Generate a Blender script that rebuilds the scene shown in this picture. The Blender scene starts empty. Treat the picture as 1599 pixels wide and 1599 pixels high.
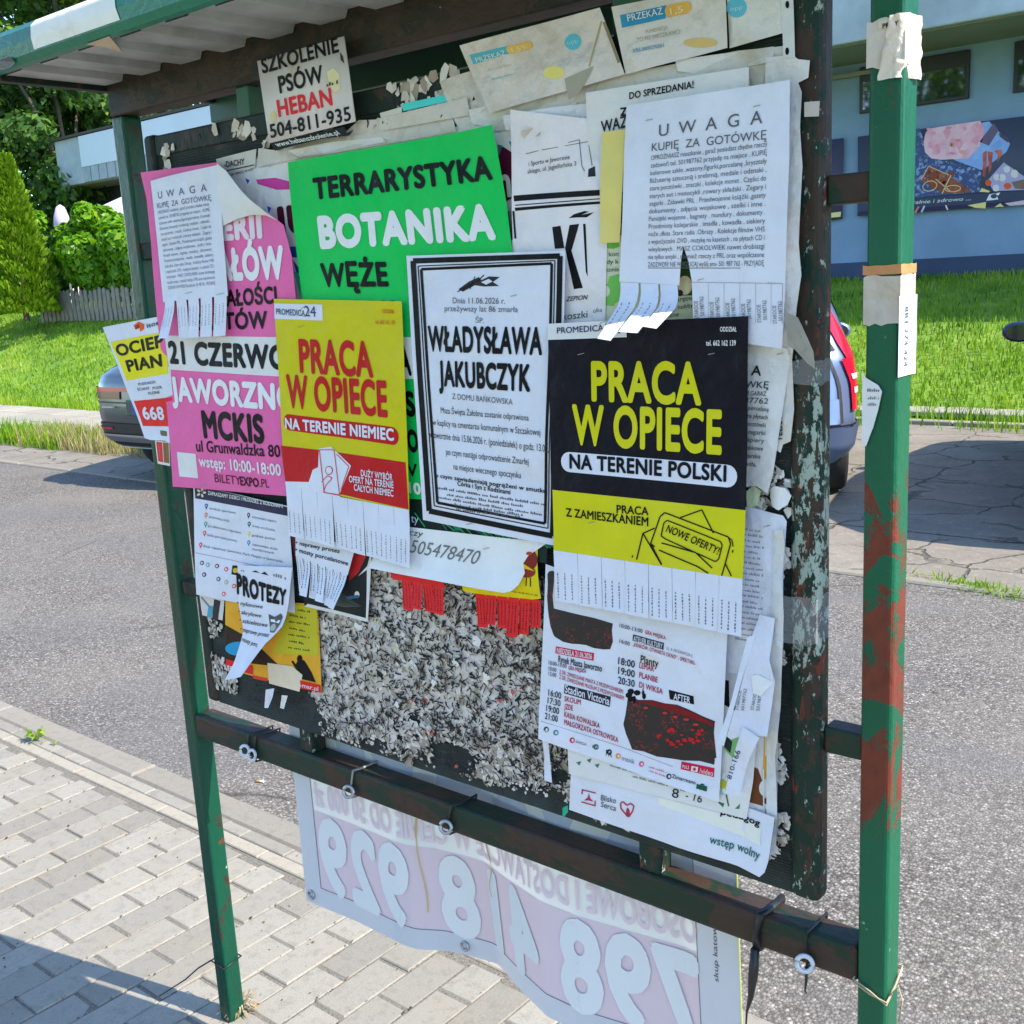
# ---------------------------------------------------------------- imports, scene
import bpy, bmesh, math, random
import numpy as np
from mathutils import Vector, Matrix, noise
from mathutils.geometry import delaunay_2d_cdt
random.seed(7); RNG = np.random.default_rng(7)
D = bpy.data; SC = bpy.context.scene; COL = SC.collection
R = math.radians
# ---------------------------------------------------------------- camera
CAM = np.array([1.93527751, -1.19859361, 1.55887425]); FPX = 1725.0
ROT = np.array([[0.769854129, 0.636019516, -0.052950875], [0.091817727, -0.192476917, -0.97699649], [-0.631580656, 0.747282953, -0.206577015]])
cd = D.cameras.new('camera'); cam = D.objects.new('camera', cd); COL.objects.link(cam)
cd.sensor_width = 36.0; cd.lens = 36.0 * FPX / 1599.0; cd.clip_start = 0.05; cd.clip_end = 2000.0
m = Matrix.Identity(4)
for i in range(3):
    m[i][0] = ROT[0][i]; m[i][1] = -ROT[1][i]; m[i][2] = -ROT[2][i]; m[i][3] = CAM[i]
cam.matrix_world = m; SC.camera = cam
# ---------------------------------------------------------------- sky, sun, exposure
SUN_EL, SUN_AZ = 46.0, 13.0                    # azimuth counted from +X towards +Y
w = D.worlds.new('World'); SC.world = w; w.use_nodes = True
nt = w.node_tree; bg = nt.nodes['Background']
sky = nt.nodes.new('ShaderNodeTexSky'); sky.sky_type = 'NISHITA'; sky.sun_disc = False
sky.sun_elevation = R(SUN_EL); sky.sun_rotation = R(90 - SUN_AZ); sky.air_density = 1.0; sky.dust_density = 0.3; sky.ozone_density = 4.0
nt.links.new(sky.outputs[0], bg.inputs[0]); bg.inputs[1].default_value = 0.15
sl = D.lights.new('sun', 'SUN'); sl.energy = 2.95; sl.angle = R(0.5); sl.color = (1.0, 0.91, 0.78)
so = D.objects.new('sun', sl); COL.objects.link(so)
sd = Vector((math.cos(R(SUN_EL)) * math.cos(R(SUN_AZ)), math.cos(R(SUN_EL)) * math.sin(R(SUN_AZ)), math.sin(R(SUN_EL))))
so.rotation_euler = sd.to_track_quat('Z', 'Y').to_euler(); so.location = sd * 50
SC.view_settings.view_transform = 'Standard'; SC.view_settings.look = 'None'
SC.view_settings.exposure = 1.62; SC.view_settings.gamma = 1.0
SC.cycles.max_bounces = 6; SC.cycles.diffuse_bounces = 3
# ---------------------------------------------------------------- geometry helpers
def ray(px, py): return ROT.T @ np.array([(px - 800.0) / FPX, (py - 800.0) / FPX, 1.0])
def on(px, py, ax, val):                       # the world point on an axis-aligned plane that a photo pixel sees
    d = ray(px, py); k = 'XYZ'.index(ax); return CAM + d * ((val - CAM[k]) / d[k])
def lin(c): return tuple((x / 255 / 12.92) if x <= 10.3 else ((x / 255 + 0.055) / 1.055) ** 2.4 for x in c)
ILL = (.51, .58, .715)
def S(r, g, b): return tuple(min(0.86, max(0.003, x * 0.8 / i)) for x, i in zip(lin((r, g, b)), ILL))   # reflectance of a thing seen in open shade
def tag(o, label=None, cat=None, group=None, kind=None):
    for k, v in (('label', label), ('category', cat), ('group', group), ('kind', kind)):
        if v: o[k] = v
    return o
def empty(name, loc, label, cat, group=None, rz=0.0):
    o = D.objects.new(name, None); COL.objects.link(o); o.location = loc; o.rotation_euler.z = rz
    o.empty_display_size = 0.1
    return tag(o, label, cat, group)
class MB:
    def __init__(s): s.v = []; s.f = []; s.m = []
    def add(s, vs, fs, mi=0):
        n = len(s.v); s.v += [tuple(v) for v in vs]; s.f += [tuple(i + n for i in f) for f in fs]; s.m += [mi] * len(fs)
    def box(s, x0, x1, y0, y1, z0, z1, mi=0):
        s.add([(x0,y0,z0),(x1,y0,z0),(x1,y1,z0),(x0,y1,z0),(x0,y0,z1),(x1,y0,z1),(x1,y1,z1),(x0,y1,z1)],
              [(0,3,2,1),(4,5,6,7),(0,1,5,4),(1,2,6,5),(2,3,7,6),(3,0,4,7)], mi)
    def tube(s, pts, r, n=8, mi=0, closed=False):
        pts = [Vector(p) for p in pts]; k = len(pts); vs = []; fs = []
        for i, p in enumerate(pts):
            a = pts[i - 1] if (i > 0 or closed) else p; b = pts[(i + 1) % k] if (i < k - 1 or closed) else p
            t = (b - a).normalized(); u = t.cross(Vector((0.13, 0.21, 0.97)))
            if u.length < 1e-3: u = t.cross(Vector((1, 0, 0)))
            u.normalize(); w_ = t.cross(u); rr = r[i] if isinstance(r, (list, tuple)) else r
            vs += [p + (u * math.cos(2*math.pi*j/n) + w_ * math.sin(2*math.pi*j/n)) * rr for j in range(n)]
        for i in range(k if closed else k - 1):
            for j in range(n):
                a = i*n + j; b = i*n + (j+1) % n; c = ((i+1) % k)*n
                fs.append((a, b, c + (j+1) % n, c + j))
        if not closed: fs += [tuple(range(n - 1, -1, -1)), tuple((k-1)*n + j for j in range(n))]
        s.add(vs, fs, mi)
    def grid(s, fn, nu, nv, mi=0, flip=False):
        vs = [fn(i / nu, j / nv) for j in range(nv + 1) for i in range(nu + 1)]; fs = []
        for j in range(nv):
            for i in range(nu):
                a = j*(nu+1) + i; q = (a, a + nu + 1, a + nu + 2, a + 1); fs.append(q[::-1] if flip else q)
        s.add(vs, fs, mi)
    def build(s, name, mats, parent=None, loc=(0, 0, 0), bevel=0.0, seg=2, smooth=False, weld=False):
        me = D.meshes.new(name); L = Vector(loc)
        me.from_pydata([Vector(v) - L for v in s.v], [], s.f)
        for mt in (mats if isinstance(mats, (list, tuple)) else [mats]): me.materials.append(mt)
        me.polygons.foreach_set('material_index', s.m)
        if bevel or weld:
            bm = bmesh.new(); bm.from_mesh(me)
            if weld: bmesh.ops.remove_doubles(bm, verts=bm.verts, dist=1e-4)
            if bevel: bmesh.ops.bevel(bm, geom=list(bm.edges), offset=bevel, segments=seg, affect='EDGES', profile=0.5)
            bm.to_mesh(me); bm.free()
        if smooth: me.polygons.foreach_set('use_smooth', [True] * len(me.polygons))
        o = D.objects.new(name, me); COL.objects.link(o)
        if parent is not None:
            o.parent = parent; o.location = L - parent.location if not parent.rotation_euler.z else L
        else: o.location = L
        return o
# ---------------------------------------------------------------- material helpers
def newmat(name):
    mt = D.materials.new(name); mt.use_nodes = True; n = mt.node_tree
    return mt, n, n.nodes['Principled BSDF']
def nd(n, typ, **kw):
    x = n.nodes.new(typ)
    for k, v in kw.items():
        if k.startswith('i_'):
            key = k[2:]; x.inputs[int(key) if key.isdigit() else key.replace('_', ' ')].default_value = v
        else: setattr(x, k, v)
    return x
def ramp(n, src, stops):
    r = n.nodes.new('ShaderNodeValToRGB'); n.links.new(src, r.inputs[0]); e = r.color_ramp.elements
    while len(e) < len(stops): e.new(0.5)
    for el, (p, c) in zip(e, stops): el.position = p; el.color = (*c, 1) if len(c) == 3 else c
    return r.outputs[0]
def mixc(n, fac, a, b, mode='MIX'):
    x = n.nodes.new('ShaderNodeMix'); x.data_type = 'RGBA'; x.blend_type = mode
    for sock, val in ((x.inputs[0], fac), (x.inputs[6], a), (x.inputs[7], b)):
        if hasattr(val, 'is_linked') or hasattr(val, 'links'): n.links.new(val, sock)
        else: sock.default_value = val if isinstance(val, (int, float)) else (*val[:3], 1)
    return x.outputs[2]
def coord(n, kind='Object', scale=None):
    t = n.nodes.new('ShaderNodeTexCoord').outputs[kind]
    if scale:
        mp = n.nodes.new('ShaderNodeMapping'); mp.inputs['Scale'].default_value = scale; n.links.new(t, mp.inputs[0]); t = mp.outputs[0]
    return t
def wpos(n, scale=None):
    t = n.nodes.new('ShaderNodeNewGeometry').outputs['Position']
    if scale:
        mp = n.nodes.new('ShaderNodeMapping'); mp.inputs['Scale'].default_value = scale; n.links.new(t, mp.inputs[0]); t = mp.outputs[0]
    return t
def noi(n, co, sc, det=4, rough=0.55, dist=0.0):
    x = nd(n, 'ShaderNodeTexNoise', i_Scale=sc, i_Detail=det, i_Roughness=rough, i_Distortion=dist); n.links.new(co, x.inputs['Vector']); return x.outputs['Fac']
def bump(n, b, h, st=0.3, dist=0.002):
    x = nd(n, 'ShaderNodeBump', i_Strength=st, i_Distance=dist); n.links.new(h, x.inputs['Height']); n.links.new(x.outputs[0], b.inputs['Normal'])
_pc = {}
def paper(c, rough=0.55, crease=0.25, dirt=0.0, name='paper'):
    key = (tuple(round(x, 3) for x in c), rough, crease, dirt)
    if key in _pc: return _pc[key]
    mt, n, b = newmat(name); co = wpos(n)
    a = noi(n, co, 22, 3); g = noi(n, co, 240, 2)
    col = mixc(n, ramp(n, a, [(0.3, (0, 0, 0)), (0.75, (1, 1, 1))]), tuple(x * 0.90 for x in c), c)
    fd = noi(n, co, 4.5, 5, 0.6, 0.5); col = mixc(n, ramp(n, fd, [(0.35, (0, 0, 0)), (0.75, (.16, .16, .16))]), col, tuple(x*.8 + .14*min(1, sum(c)) if sum(c) > .25 else x*1.15 for x in c))
    if dirt:
        st = noi(n, co, 9, 6, 0.65, 1.0)
        col = mixc(n, ramp(n, st, [(0.52 - 0.1*dirt, (0, 0, 0)), (0.78 - 0.1*dirt, (1, 1, 1))]), col, (c[0]*0.72, c[1]*0.66, c[2]*0.55))
    n.links.new(col, b.inputs['Base Color']); b.inputs['Roughness'].default_value = rough
    b.inputs['Specular IOR Level'].default_value = 0.14
    vz = nd(n, 'ShaderNodeTexNoise', i_Scale=11.0, i_Detail=3.0); vz.noise_type = 'RIDGED_MULTIFRACTAL' if False else 'FBM'
    n.links.new(co, vz.inputs['Vector'])
    mx = n.nodes.new('ShaderNodeMath'); mx.operation = 'MULTIPLY_ADD'; n.links.new(g, mx.inputs[0]); mx.inputs[1].default_value = 0.03; n.links.new(vz.outputs['Fac'], mx.inputs[2])
    bump(n, b, mx.outputs[0], min(1, crease * 1.5), 0.035)
    _pc[key] = mt; return mt
def flat(name, c, rough=0.5, metal=0.0, var=0.12, sc=30, bmp=0.0, spec=0.5):
    mt, n, b = newmat(name); co = coord(n)
    a = noi(n, co, sc, 4)
    n.links.new(mixc(n, a, tuple(x * (1 - var) for x in c), tuple(min(1, x * (1 + var)) for x in c)), b.inputs['Base Color'])
    b.inputs['Roughness'].default_value = rough; b.inputs['Metallic'].default_value = metal; b.inputs['Specular IOR Level'].default_value = spec
    if bmp: bump(n, b, noi(n, co, sc * 3, 4), bmp, 0.004)
    return mt
def npmesh(name, V, F, mats, tint=None, parent=None, loc=(0, 0, 0), mi=None, smooth=False):
    V = np.asarray(V, np.float32) - np.asarray(loc, np.float32); F = np.asarray(F, np.int32); k = F.shape[1]
    me = D.meshes.new(name); me.vertices.add(len(V)); me.vertices.foreach_set('co', V.ravel())
    me.loops.add(F.size); me.loops.foreach_set('vertex_index', F.ravel())
    me.polygons.add(len(F)); me.polygons.foreach_set('loop_start', np.arange(0, F.size, k, dtype=np.int32))
    for mt in (mats if isinstance(mats, (list, tuple)) else [mats]): me.materials.append(mt)
    if mi is not None: me.polygons.foreach_set('material_index', np.asarray(mi, np.int32))
    if smooth: me.polygons.foreach_set('use_smooth', np.ones(len(F), bool))
    me.update(calc_edges=True)
    if tint is not None:
        a = me.attributes.new('tint', 'FLOAT', 'FACE'); a.data.foreach_set('value', np.asarray(tint, np.float32))
    o = D.objects.new(name, me); COL.objects.link(o)
    if parent is not None: o.parent = parent; o.location = Vector(loc) - parent.location
    else: o.location = loc
    return o
def attr(n, name='tint'):
    x = n.nodes.new('ShaderNodeAttribute'); x.attribute_name = name; return x.outputs['Fac']
# ---------------------------------------------------------------- setting: ground
def m_asphalt():
    mt, n, b = newmat('asphalt'); co = wpos(n)
    v = nd(n, 'ShaderNodeTexVoronoi', i_Scale=125.0); n.links.new(co, v.inputs['Vector'])
    v2 = nd(n, 'ShaderNodeTexVoronoi', i_Scale=260.0); n.links.new(co, v2.inputs['Vector'])
    sep = n.nodes.new('ShaderNodeSeparateColor'); n.links.new(v.outputs['Color'], sep.inputs[0])
    st = ramp(n, sep.outputs[0], [(0.0, (.085, .08, .072)), (0.45, (.19, .178, .158)), (0.8, (.265, .246, .22)), (0.93, (.36, .33, .295)), (1.0, (.52, .48, .43))])
    gap = ramp(n, v.outputs['Distance'], [(0.25, (1, 1, 1)), (0.75, (0.42, 0.41, 0.40))])
    c = mixc(n, 1.0, st, gap, 'MULTIPLY')
    big = noi(n, co, 1.3, 5); c = mixc(n, ramp(n, big, [(0.3, (0, 0, 0)), (0.7, (1, 1, 1))]), c, mixc(n, 0.5, c, (.22, .203, .175)))
    c = mixc(n, ramp(n, noi(n, co, 0.5, 3), [(0.55, (0, 0, 0)), (0.62, (1, 1, 1))]), c, mixc(n, 0.35, c, (.14, .135, .135)))
    wp = nd(n, 'ShaderNodeTexNoise', i_Scale=2.2, i_Detail=6.0); n.links.new(co, wp.inputs['Vector']); ck = nd(n, 'ShaderNodeTexVoronoi', feature='DISTANCE_TO_EDGE', i_Scale=.55); n.links.new(mixc(n, .22, co, wp.outputs['Color']), ck.inputs['Vector'])
    cm = nd(n, 'ShaderNodeMath', operation='MULTIPLY'); n.links.new(ramp(n, ck.outputs['Distance'], [(0.0, (1, 1, 1)), (0.005, (0, 0, 0))]), cm.inputs[0]); n.links.new(ramp(n, noi(n, co, .9, 3), [(0.48, (0, 0, 0)), (0.56, (.8, .8, .8))]), cm.inputs[1]); c = mixc(n, cm.outputs[0], c, (.05, .046, .04))
    oil = noi(n, co, 1.1, 6, .65, .6); c = mixc(n, ramp(n, oil, [(0.60, (0, 0, 0)), (0.72, (.45, .45, .45))]), c, (.09, .085, .08))
    pt = noi(n, wpos(n, (.5, 1.6, 1)), .8, 3, .5); c = mixc(n, ramp(n, pt, [(0.56, (0, 0, 0)), (0.575, (.30, .30, .30))]), c, (.15, .145, .135))
    n.links.new(c, b.inputs['Base Color']); b.inputs['Roughness'].default_value = 0.95; b.inputs['Specular IOR Level'].default_value = 0.08
    ad = n.nodes.new('ShaderNodeMath'); ad.operation = 'MULTIPLY_ADD'; n.links.new(v2.outputs['Distance'], ad.inputs[0]); ad.inputs[1].default_value = 0.4; n.links.new(v.outputs['Distance'], ad.inputs[2])
    x = nd(n, 'ShaderNodeBump', i_Strength=0.7, i_Distance=0.004, invert=True); n.links.new(ad.outputs[0], x.inputs['Height']); n.links.new(x.outputs[0], b.inputs['Normal'])
    return mt
def m_conc(name, c, tv=0.16, stain=(0.30, 0.21, 0.10), warm=0.25):
    mt, n, b = newmat(name); co = wpos(n); t = attr(n)
    base = mixc(n, t, tuple(x * (1 - tv) for x in c), tuple(x * (1 + tv) for x in c))
    g = noi(n, co, 320, 3, 0.7); base = mixc(n, ramp(n, g, [(0.3, (0.70, 0.70, 0.70)), (0.55, (1, 1, 1)), (0.75, (1.2, 1.2, 1.2))]), (0, 0, 0), base, 'MULTIPLY') if False else mixc(n, 1.0, base, ramp(n, g, [(0.3, (0.68, 0.68, 0.68)), (0.5, (0.96, 0.96, 0.96)), (0.75, (1, 1, 1))]), 'MULTIPLY')
    s = noi(n, co, 5, 6, 0.6); base = mixc(n, ramp(n, s, [(0.50, (0, 0, 0)), (0.80, (warm, warm, warm))]), base, stain)
    d = noi(n, co, 30, 5, 0.7); base = mixc(n, ramp(n, d, [(0.30, (0.45, 0.45, 0.45)), (0.50, (0, 0, 0))]), base, tuple(x * 0.5 for x in c))
    n.links.new(base, b.inputs['Base Color']); b.inputs['Roughness'].default_value = 0.88; b.inputs['Specular IOR Level'].default_value = 0.25
    bump(n, b, noi(n, co, 260, 4, 0.7), 0.35, 0.003); return mt
def m_sand():
    mt, n, b = newmat('joint_sand'); co = wpos(n)
    n.links.new(ramp(n, noi(n, co, 170, 5, 0.7), [(0.3, (.08, .07, .055)), (0.55, (.19, .17, .135)), (0.8, (.30, .27, .22))]), b.inputs['Base Color'])
    b.inputs['Roughness'].default_value = 0.95; bump(n, b, noi(n, co, 200, 4, 0.7), 0.8, 0.004); return mt
def m_soil():
    mt, n, b = newmat('turf'); co = wpos(n)
    n.links.new(ramp(n, noi(n, co, 3.0, 8, 0.7), [(0.3, (.08, .16, .012)), (0.55, (.17, .30, .025)), (0.78, (.30, .36, .08))]), b.inputs['Base Color'])
    b.inputs['Roughness'].default_value = 0.95; bump(n, b, noi(n, co, 25, 5), 0.8, 0.03); return mt
def m_pad():
    mt, n, b = newmat('cracked_concrete'); co = wpos(n)
    wv = nd(n, 'ShaderNodeTexNoise', i_Scale=3.0, i_Detail=5.0); n.links.new(co, wv.inputs['Vector'])
    ms = mixc(n, 0.24, co, wv.outputs['Color'])
    v = nd(n, 'ShaderNodeTexVoronoi', feature='DISTANCE_TO_EDGE', i_Scale=2.5, i_Randomness=0.75); n.links.new(ms, v.inputs['Vector'])
    vc = nd(n, 'ShaderNodeTexVoronoi', i_Scale=2.5, i_Randomness=0.75); n.links.new(ms, vc.inputs['Vector'])
    sep = n.nodes.new('ShaderNodeSeparateColor'); n.links.new(vc.outputs['Color'], sep.inputs[0])
    base = mixc(n, sep.outputs[0], (.235, .205, .16), (.285, .25, .20))
    base = mixc(n, ramp(n, noi(n, co, 2.2, 7, 0.65), [(0.35, (0, 0, 0)), (0.7, (1, 1, 1))]), mixc(n, 0.6, base, (.15, .13, .10)), base)
    base = mixc(n, 1.0, base, ramp(n, noi(n, co, 90, 4, 0.7), [(0.3, (.72, .72, .72)), (0.6, (1, 1, 1))]), 'MULTIPLY')
    jag = nd(n, 'ShaderNodeMath', operation='MULTIPLY_ADD'); n.links.new(noi(n, co, 5.5, 5, 0.7), jag.inputs[0]); jag.inputs[1].default_value = -0.018; n.links.new(v.outputs['Distance'], jag.inputs[2])
    ck = ramp(n, jag.outputs[0], [(0.0, (.25, .25, .25)), (0.004, (0.35, 0.35, 0.35)), (0.014, (1, 1, 1))])
    ck = mixc(n, ramp(n, noi(n, co, 1.6, 4, .6), [(0.40, (1, 1, 1)), (0.52, (.12, .12, .12))]), ck, (1, 1, 1))
    base = mixc(n, ramp(n, noi(n, co, 7, 7, .75), [(0.5, (0, 0, 0)), (0.68, (.55, .55, .55))]), base, (.13, .115, .09)); base = mixc(n, ramp(n, noi(n, co, 34, 5, .7), [(0.55, (0, 0, 0)), (0.75, (.6, .6, .6))]), base, (.40, .37, .31))
    n.links.new(mixc(n, ck, (.035, .032, .022), base), b.inputs['Base Color']); b.inputs['Roughness'].default_value = 0.9
    bump(n, b, ck, 0.9, 0.02); return mt
M_ASPH = m_asphalt(); M_PAV = m_conc('paver_concrete', (.285, .264, .218)); M_KERB = m_conc('kerb_concrete', (.27, .245, .20), 0.08, warm=0.12); M_SAND = m_sand()
M_SOIL = m_soil(); M_PAD = m_pad(); M_STRIP = m_conc('pale_edging', (.345, .31, .245), 0.05, warm=0.1); M_PATH = m_conc('path_concrete', (.36, .33, .27), 0.1)
def sstep(t): t = np.clip(t, 0, 1); return t * t * (3 - 2 * t)
def terr(X, Y):
    X = np.asarray(X, float); Y = np.asarray(Y, float)
    k = np.clip((X + 13) / 8.0, 0, 1)                      # 0 left, 1 right
    y0 = 7.5 + k * 2.4; y1 = 11.6 + k * 4.2; zt = 1.52 - 0.25 * k
    t = np.clip((Y - y0) / (y1 - y0), 0, 1)
    return zt * (0.55 * t + 0.45 * sstep(t)) - 0.035 + 0.05 * np.sin(X * 1.7) * np.sin(Y * 2.1) * np.clip(t * 4, 0, 1) * np.clip((1 - t) * 4, 0, 1)
xs = np.unique(np.concatenate([np.linspace(-600, -60, 8), np.arange(-60, 30, 0.75), np.linspace(30, 600, 8)]))
ys = np.unique(np.concatenate([np.linspace(-600, -10, 6), np.linspace(-10, 4, 8), np.arange(4, 20, 0.4), np.linspace(20, 800, 10)]))
gx, gy = np.meshgrid(xs, ys); gz = terr(gx, gy)
V = np.stack([gx, gy, gz], -1).reshape(-1, 3); nx = len(xs)
F = [(j*nx + i, j*nx + i + 1, (j+1)*nx + i + 1, (j+1)*nx + i) for j in range(len(ys) - 1) for i in range(nx - 1)]
tag(npmesh('ground', V, F, M_SOIL, smooth=True), kind='structure')
def sheet_xy(name, x0, x1, y0, y1, z, mat, n=1):
    mb = MB(); mb.grid(lambda u, v: (x0 + (x1 - x0) * u, y0 + (y1 - y0) * v, z), n, 1); o = mb.build(name, mat); tag(o, kind='structure'); return o
sheet_xy('road', -80, 60, 0.67, 4.12, -0.018, M_ASPH)
sheet_xy('parking_bay', -80, 60, 4.10, 5.1, -0.014, M_PAD); sheet_xy('parking_bay', -8.6, 60, 5.09, 9.3, -0.0105, M_PAD)
sheet_xy('pavement_bed', -30, 30, -8, 0.60, -0.0045, M_SAND)
def slab(mb, x0, x1, y0, y1, z, b, tl=(0, 0)):
    h = 0.05; zz = lambda x, y: z + (x - x0) * tl[0] + (y - y0) * tl[1]
    T = [(x0 + b, y0 + b), (x1 - b, y0 + b), (x1 - b, y1 - b), (x0 + b, y1 - b)]; O = [(x0, y0), (x1, y0), (x1, y1), (x0, y1)]
    vs = [(x, y, zz(x, y)) for x, y in T] + [(x, y, zz(x, y) - b) for x, y in O] + [(x, y, z - h) for x, y in O]
    fs = [(0, 1, 2, 3)] + [(4+i, 4+(i+1) % 4, (i+1) % 4, i) for i in range(4)] + [(8+i, 8+(i+1) % 4, 4+(i+1) % 4, 4+i) for i in range(4)]
    mb.add(vs, fs)
def slabs(name, mat, cells, b=0.003):
    mb = MB(); tint = []
    for (x0, x1, y0, y1, z, tl) in cells:
        k = len(mb.f); slab(mb, x0, x1, y0, y1, z, b, tl); tint += [random.random()] * (len(mb.f) - k)
    o = mb.build(name, mat); a = o.data.attributes.new('tint', 'FLOAT', 'FACE'); a.data.foreach_set('value', tint); tag(o, kind='structure'); return o
cells = []
P, Lb = 0.0975, 0.2005
for i in range(-46, 46):
    x0 = -1.04 + i * P; ph = (0.16 if i % 2 == 0 else 0.26); k0 = int((-4.0 - ph) / Lb)
    y = ph + k0 * Lb + random.uniform(-.004, .004)
    while y < 0.478:
        y1 = min(y + Lb, 0.478)
        if y1 - y > 0.03:
            cells.append((x0 + random.uniform(.0008, .0025), x0 + P - random.uniform(.0008, .0025), y + random.uniform(.002, .004), y1 - random.uniform(.003, .007), random.uniform(-.003, .001), (random.uniform(-.012, .012), random.uniform(-.008, .008))))
        y += Lb
slabs('pavement', M_PAV, cells)
cells = []
x = -6.0
while x < 5: cells.append((x + .002, x + .498, .487, .531, random.uniform(-.001, .002), (0, 0))); x += .5
slabs('edging_strip', M_STRIP, cells)
cells = []; x = -6.0
while x < 5:
    w_ = random.choice((.098, .098, .2)); cells.append((x + .0015, x + w_ - .0015, .535, .579 + random.choice((0, 0, .004)), random.uniform(-.003, .001), (0, 0))); x += w_
slabs('kerb_setts', M_PAV, cells)
cells = []; x = -6.3
while x < 5: cells.append((x + .002, x + .998, .583, .683, random.uniform(.000, .003), (0, 0))); x += 1.0
slabs('kerb', M_KERB, cells, 0.008)
cells = []; x = -30.
while x < 12: cells.append((x + .004, x + .996, 4.06, 4.14, -.004, (0, 0))); x += 1.0
slabs('kerb', M_KERB, cells, 0.01)
cells = []; x = -30.
while x < -8.0:
    for k in range(3): cells.append((x + .005, x + .495, 5.45 + k*.55, 5.99 + k*.55, .03 + random.uniform(-.004, .004), (0, 0)))
    x += .5
slabs('footpath', M_PATH, cells, 0.006)
cells = []; x = -6.5
while x < 8: cells.append((x + .006, x + .994, 9.32, 9.40, .03 + random.uniform(-.01, .01), (0, 0))); cells.append((x + .006, x + .994, 9.86, 10.25, .035 + random.uniform(-.01, .01), (0, 0))); x += 1.0
slabs('kerb', M_PATH, cells, 0.01)
# ---------------------------------------------------------------- grass (nobody could count it)
def m_leaf(name, cs, tr=0.35, rough=0.5):
    mt, n, b = newmat(name); t = attr(n)
    c = ramp(n, t, [(i / (len(cs) - 1), x) for i, x in enumerate(cs)])
    n.links.new(c, b.inputs['Base Color']); b.inputs['Roughness'].default_value = rough; b.inputs['Specular IOR Level'].default_value = 0.3
    if tr:
        ts = n.nodes.new('ShaderNodeBsdfTranslucent'); n.links.new(mixc(n, 1.0, c, (1.0, 1.0, 0.45), 'MULTIPLY'), ts.inputs[0])
        ms = n.nodes.new('ShaderNodeMixShader'); ms.inputs[0].default_value = tr; out = n.nodes['Material Output']
        n.links.new(b.outputs[0], ms.inputs[1]); n.links.new(ts.outputs[0], ms.inputs[2]); n.links.new(ms.outputs[0], out.inputs[0])
    return mt
M_GRASS = m_leaf('grass_blade', [(.055, .13, .010), (.15, .31, .012), (.27, .43, .02), (.42, .43, .10)], 0.4)
M_DRYW = m_leaf('dry_weed', [(.20, .20, .06), (.36, .31, .14), (.45, .40, .22)], .3)
def blades(name, XY, h0, h1, wd, mat, lean=0.45, tv=None):
    n = len(XY); X, Y = XY[:, 0], XY[:, 1]; Z = terr(X, Y)
    h = RNG.uniform(h0, h1, n); a = RNG.uniform(0, 2*np.pi, n); l = RNG.uniform(0.05, lean, n) * h; b = RNG.uniform(0, 2*np.pi, n); w_ = RNG.uniform(.6, 1.3, n) * wd
    base = np.stack([X, Y, Z - .01], -1); wv = np.stack([np.cos(b), np.sin(b), np.zeros(n)], -1) * w_[:, None]
    ln = np.stack([np.cos(a) * l, np.sin(a) * l, h], -1); md = base + ln * np.array([.42, .42, .6]); tip = base + ln
    V = np.stack([base - wv/2, base + wv/2, md - wv*.42, md + wv*.42, tip], 1).reshape(-1, 3)
    i = np.arange(n)[:, None] * 5
    F = np.concatenate([i + [[0, 1, 3]], i + [[0, 3, 2]], i + [[2, 3, 4]]], 1).reshape(-1, 3)
    t = RNG.beta(2, 2.5, n)*.75 + .12 + .42*np.array([noise.fractal(Vector((q[0]*.9, q[1]*1.3, 7.0)), 1.0, 2.0, 4) for q in XY]) if tv is None else tv
    t = np.clip(t, 0, 1)
    return npmesh(name, V, F, mat, np.repeat(t, 3))
def scat(n, x0, x1, y0, y1, clump=0.0):
    p = np.stack([RNG.uniform(x0, x1, n), RNG.uniform(y0, y1, n)], -1)
    if clump:
        c = np.array([noise.noise(Vector((q[0]*clump, q[1]*clump, 3.0))) for q in p]); p = p[c > RNG.uniform(-.5, .12, n)]
    return p
def gr(name, parts, h0, h1, wd, **k):
    o = blades(name, np.concatenate(parts), h0, h1, wd, M_GRASS, **k); tag(o, 'green grass growing over the bank and verge', 'grass', kind='stuff'); return o
gr('grass', [scat(38000, -8.5, 3.0, 10.2, 16.2), scat(5200, -8.5, 2.0, 10.2, 12.5)], .03, .12, .014)
gr('grass', [scat(2400, -7, 3, 9.40, 9.86, 0.9), scat(1500, -7, 3, 9.0, 9.34, 0.9), scat(900, -7, 3, 10.0, 10.3, 0.9)], .06, .22, .012)
XY = scat(2600, -10.6, -7.9, 4.8, 5.45, 1.5); o = blades('dry_weeds', XY, .08, .32, .010, M_DRYW, tv=RNG.beta(2, 2, len(XY))); tag(o, 'dry straw coloured weeds beside the path behind the dark car', 'weeds', kind='stuff')
gr('grass', [scat(42000, -27, -9, 7.3, 12.2)], .035, .11, .018)
gr('grass', [scat(5200, -16, -9.6, 4.75, 5.45, 0.9), scat(1100, -11, -8.6, 4.9, 5.45, 0.9), scat(1200, -16, -8.5, 7.05, 7.4)], .08, .28, .013)
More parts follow.
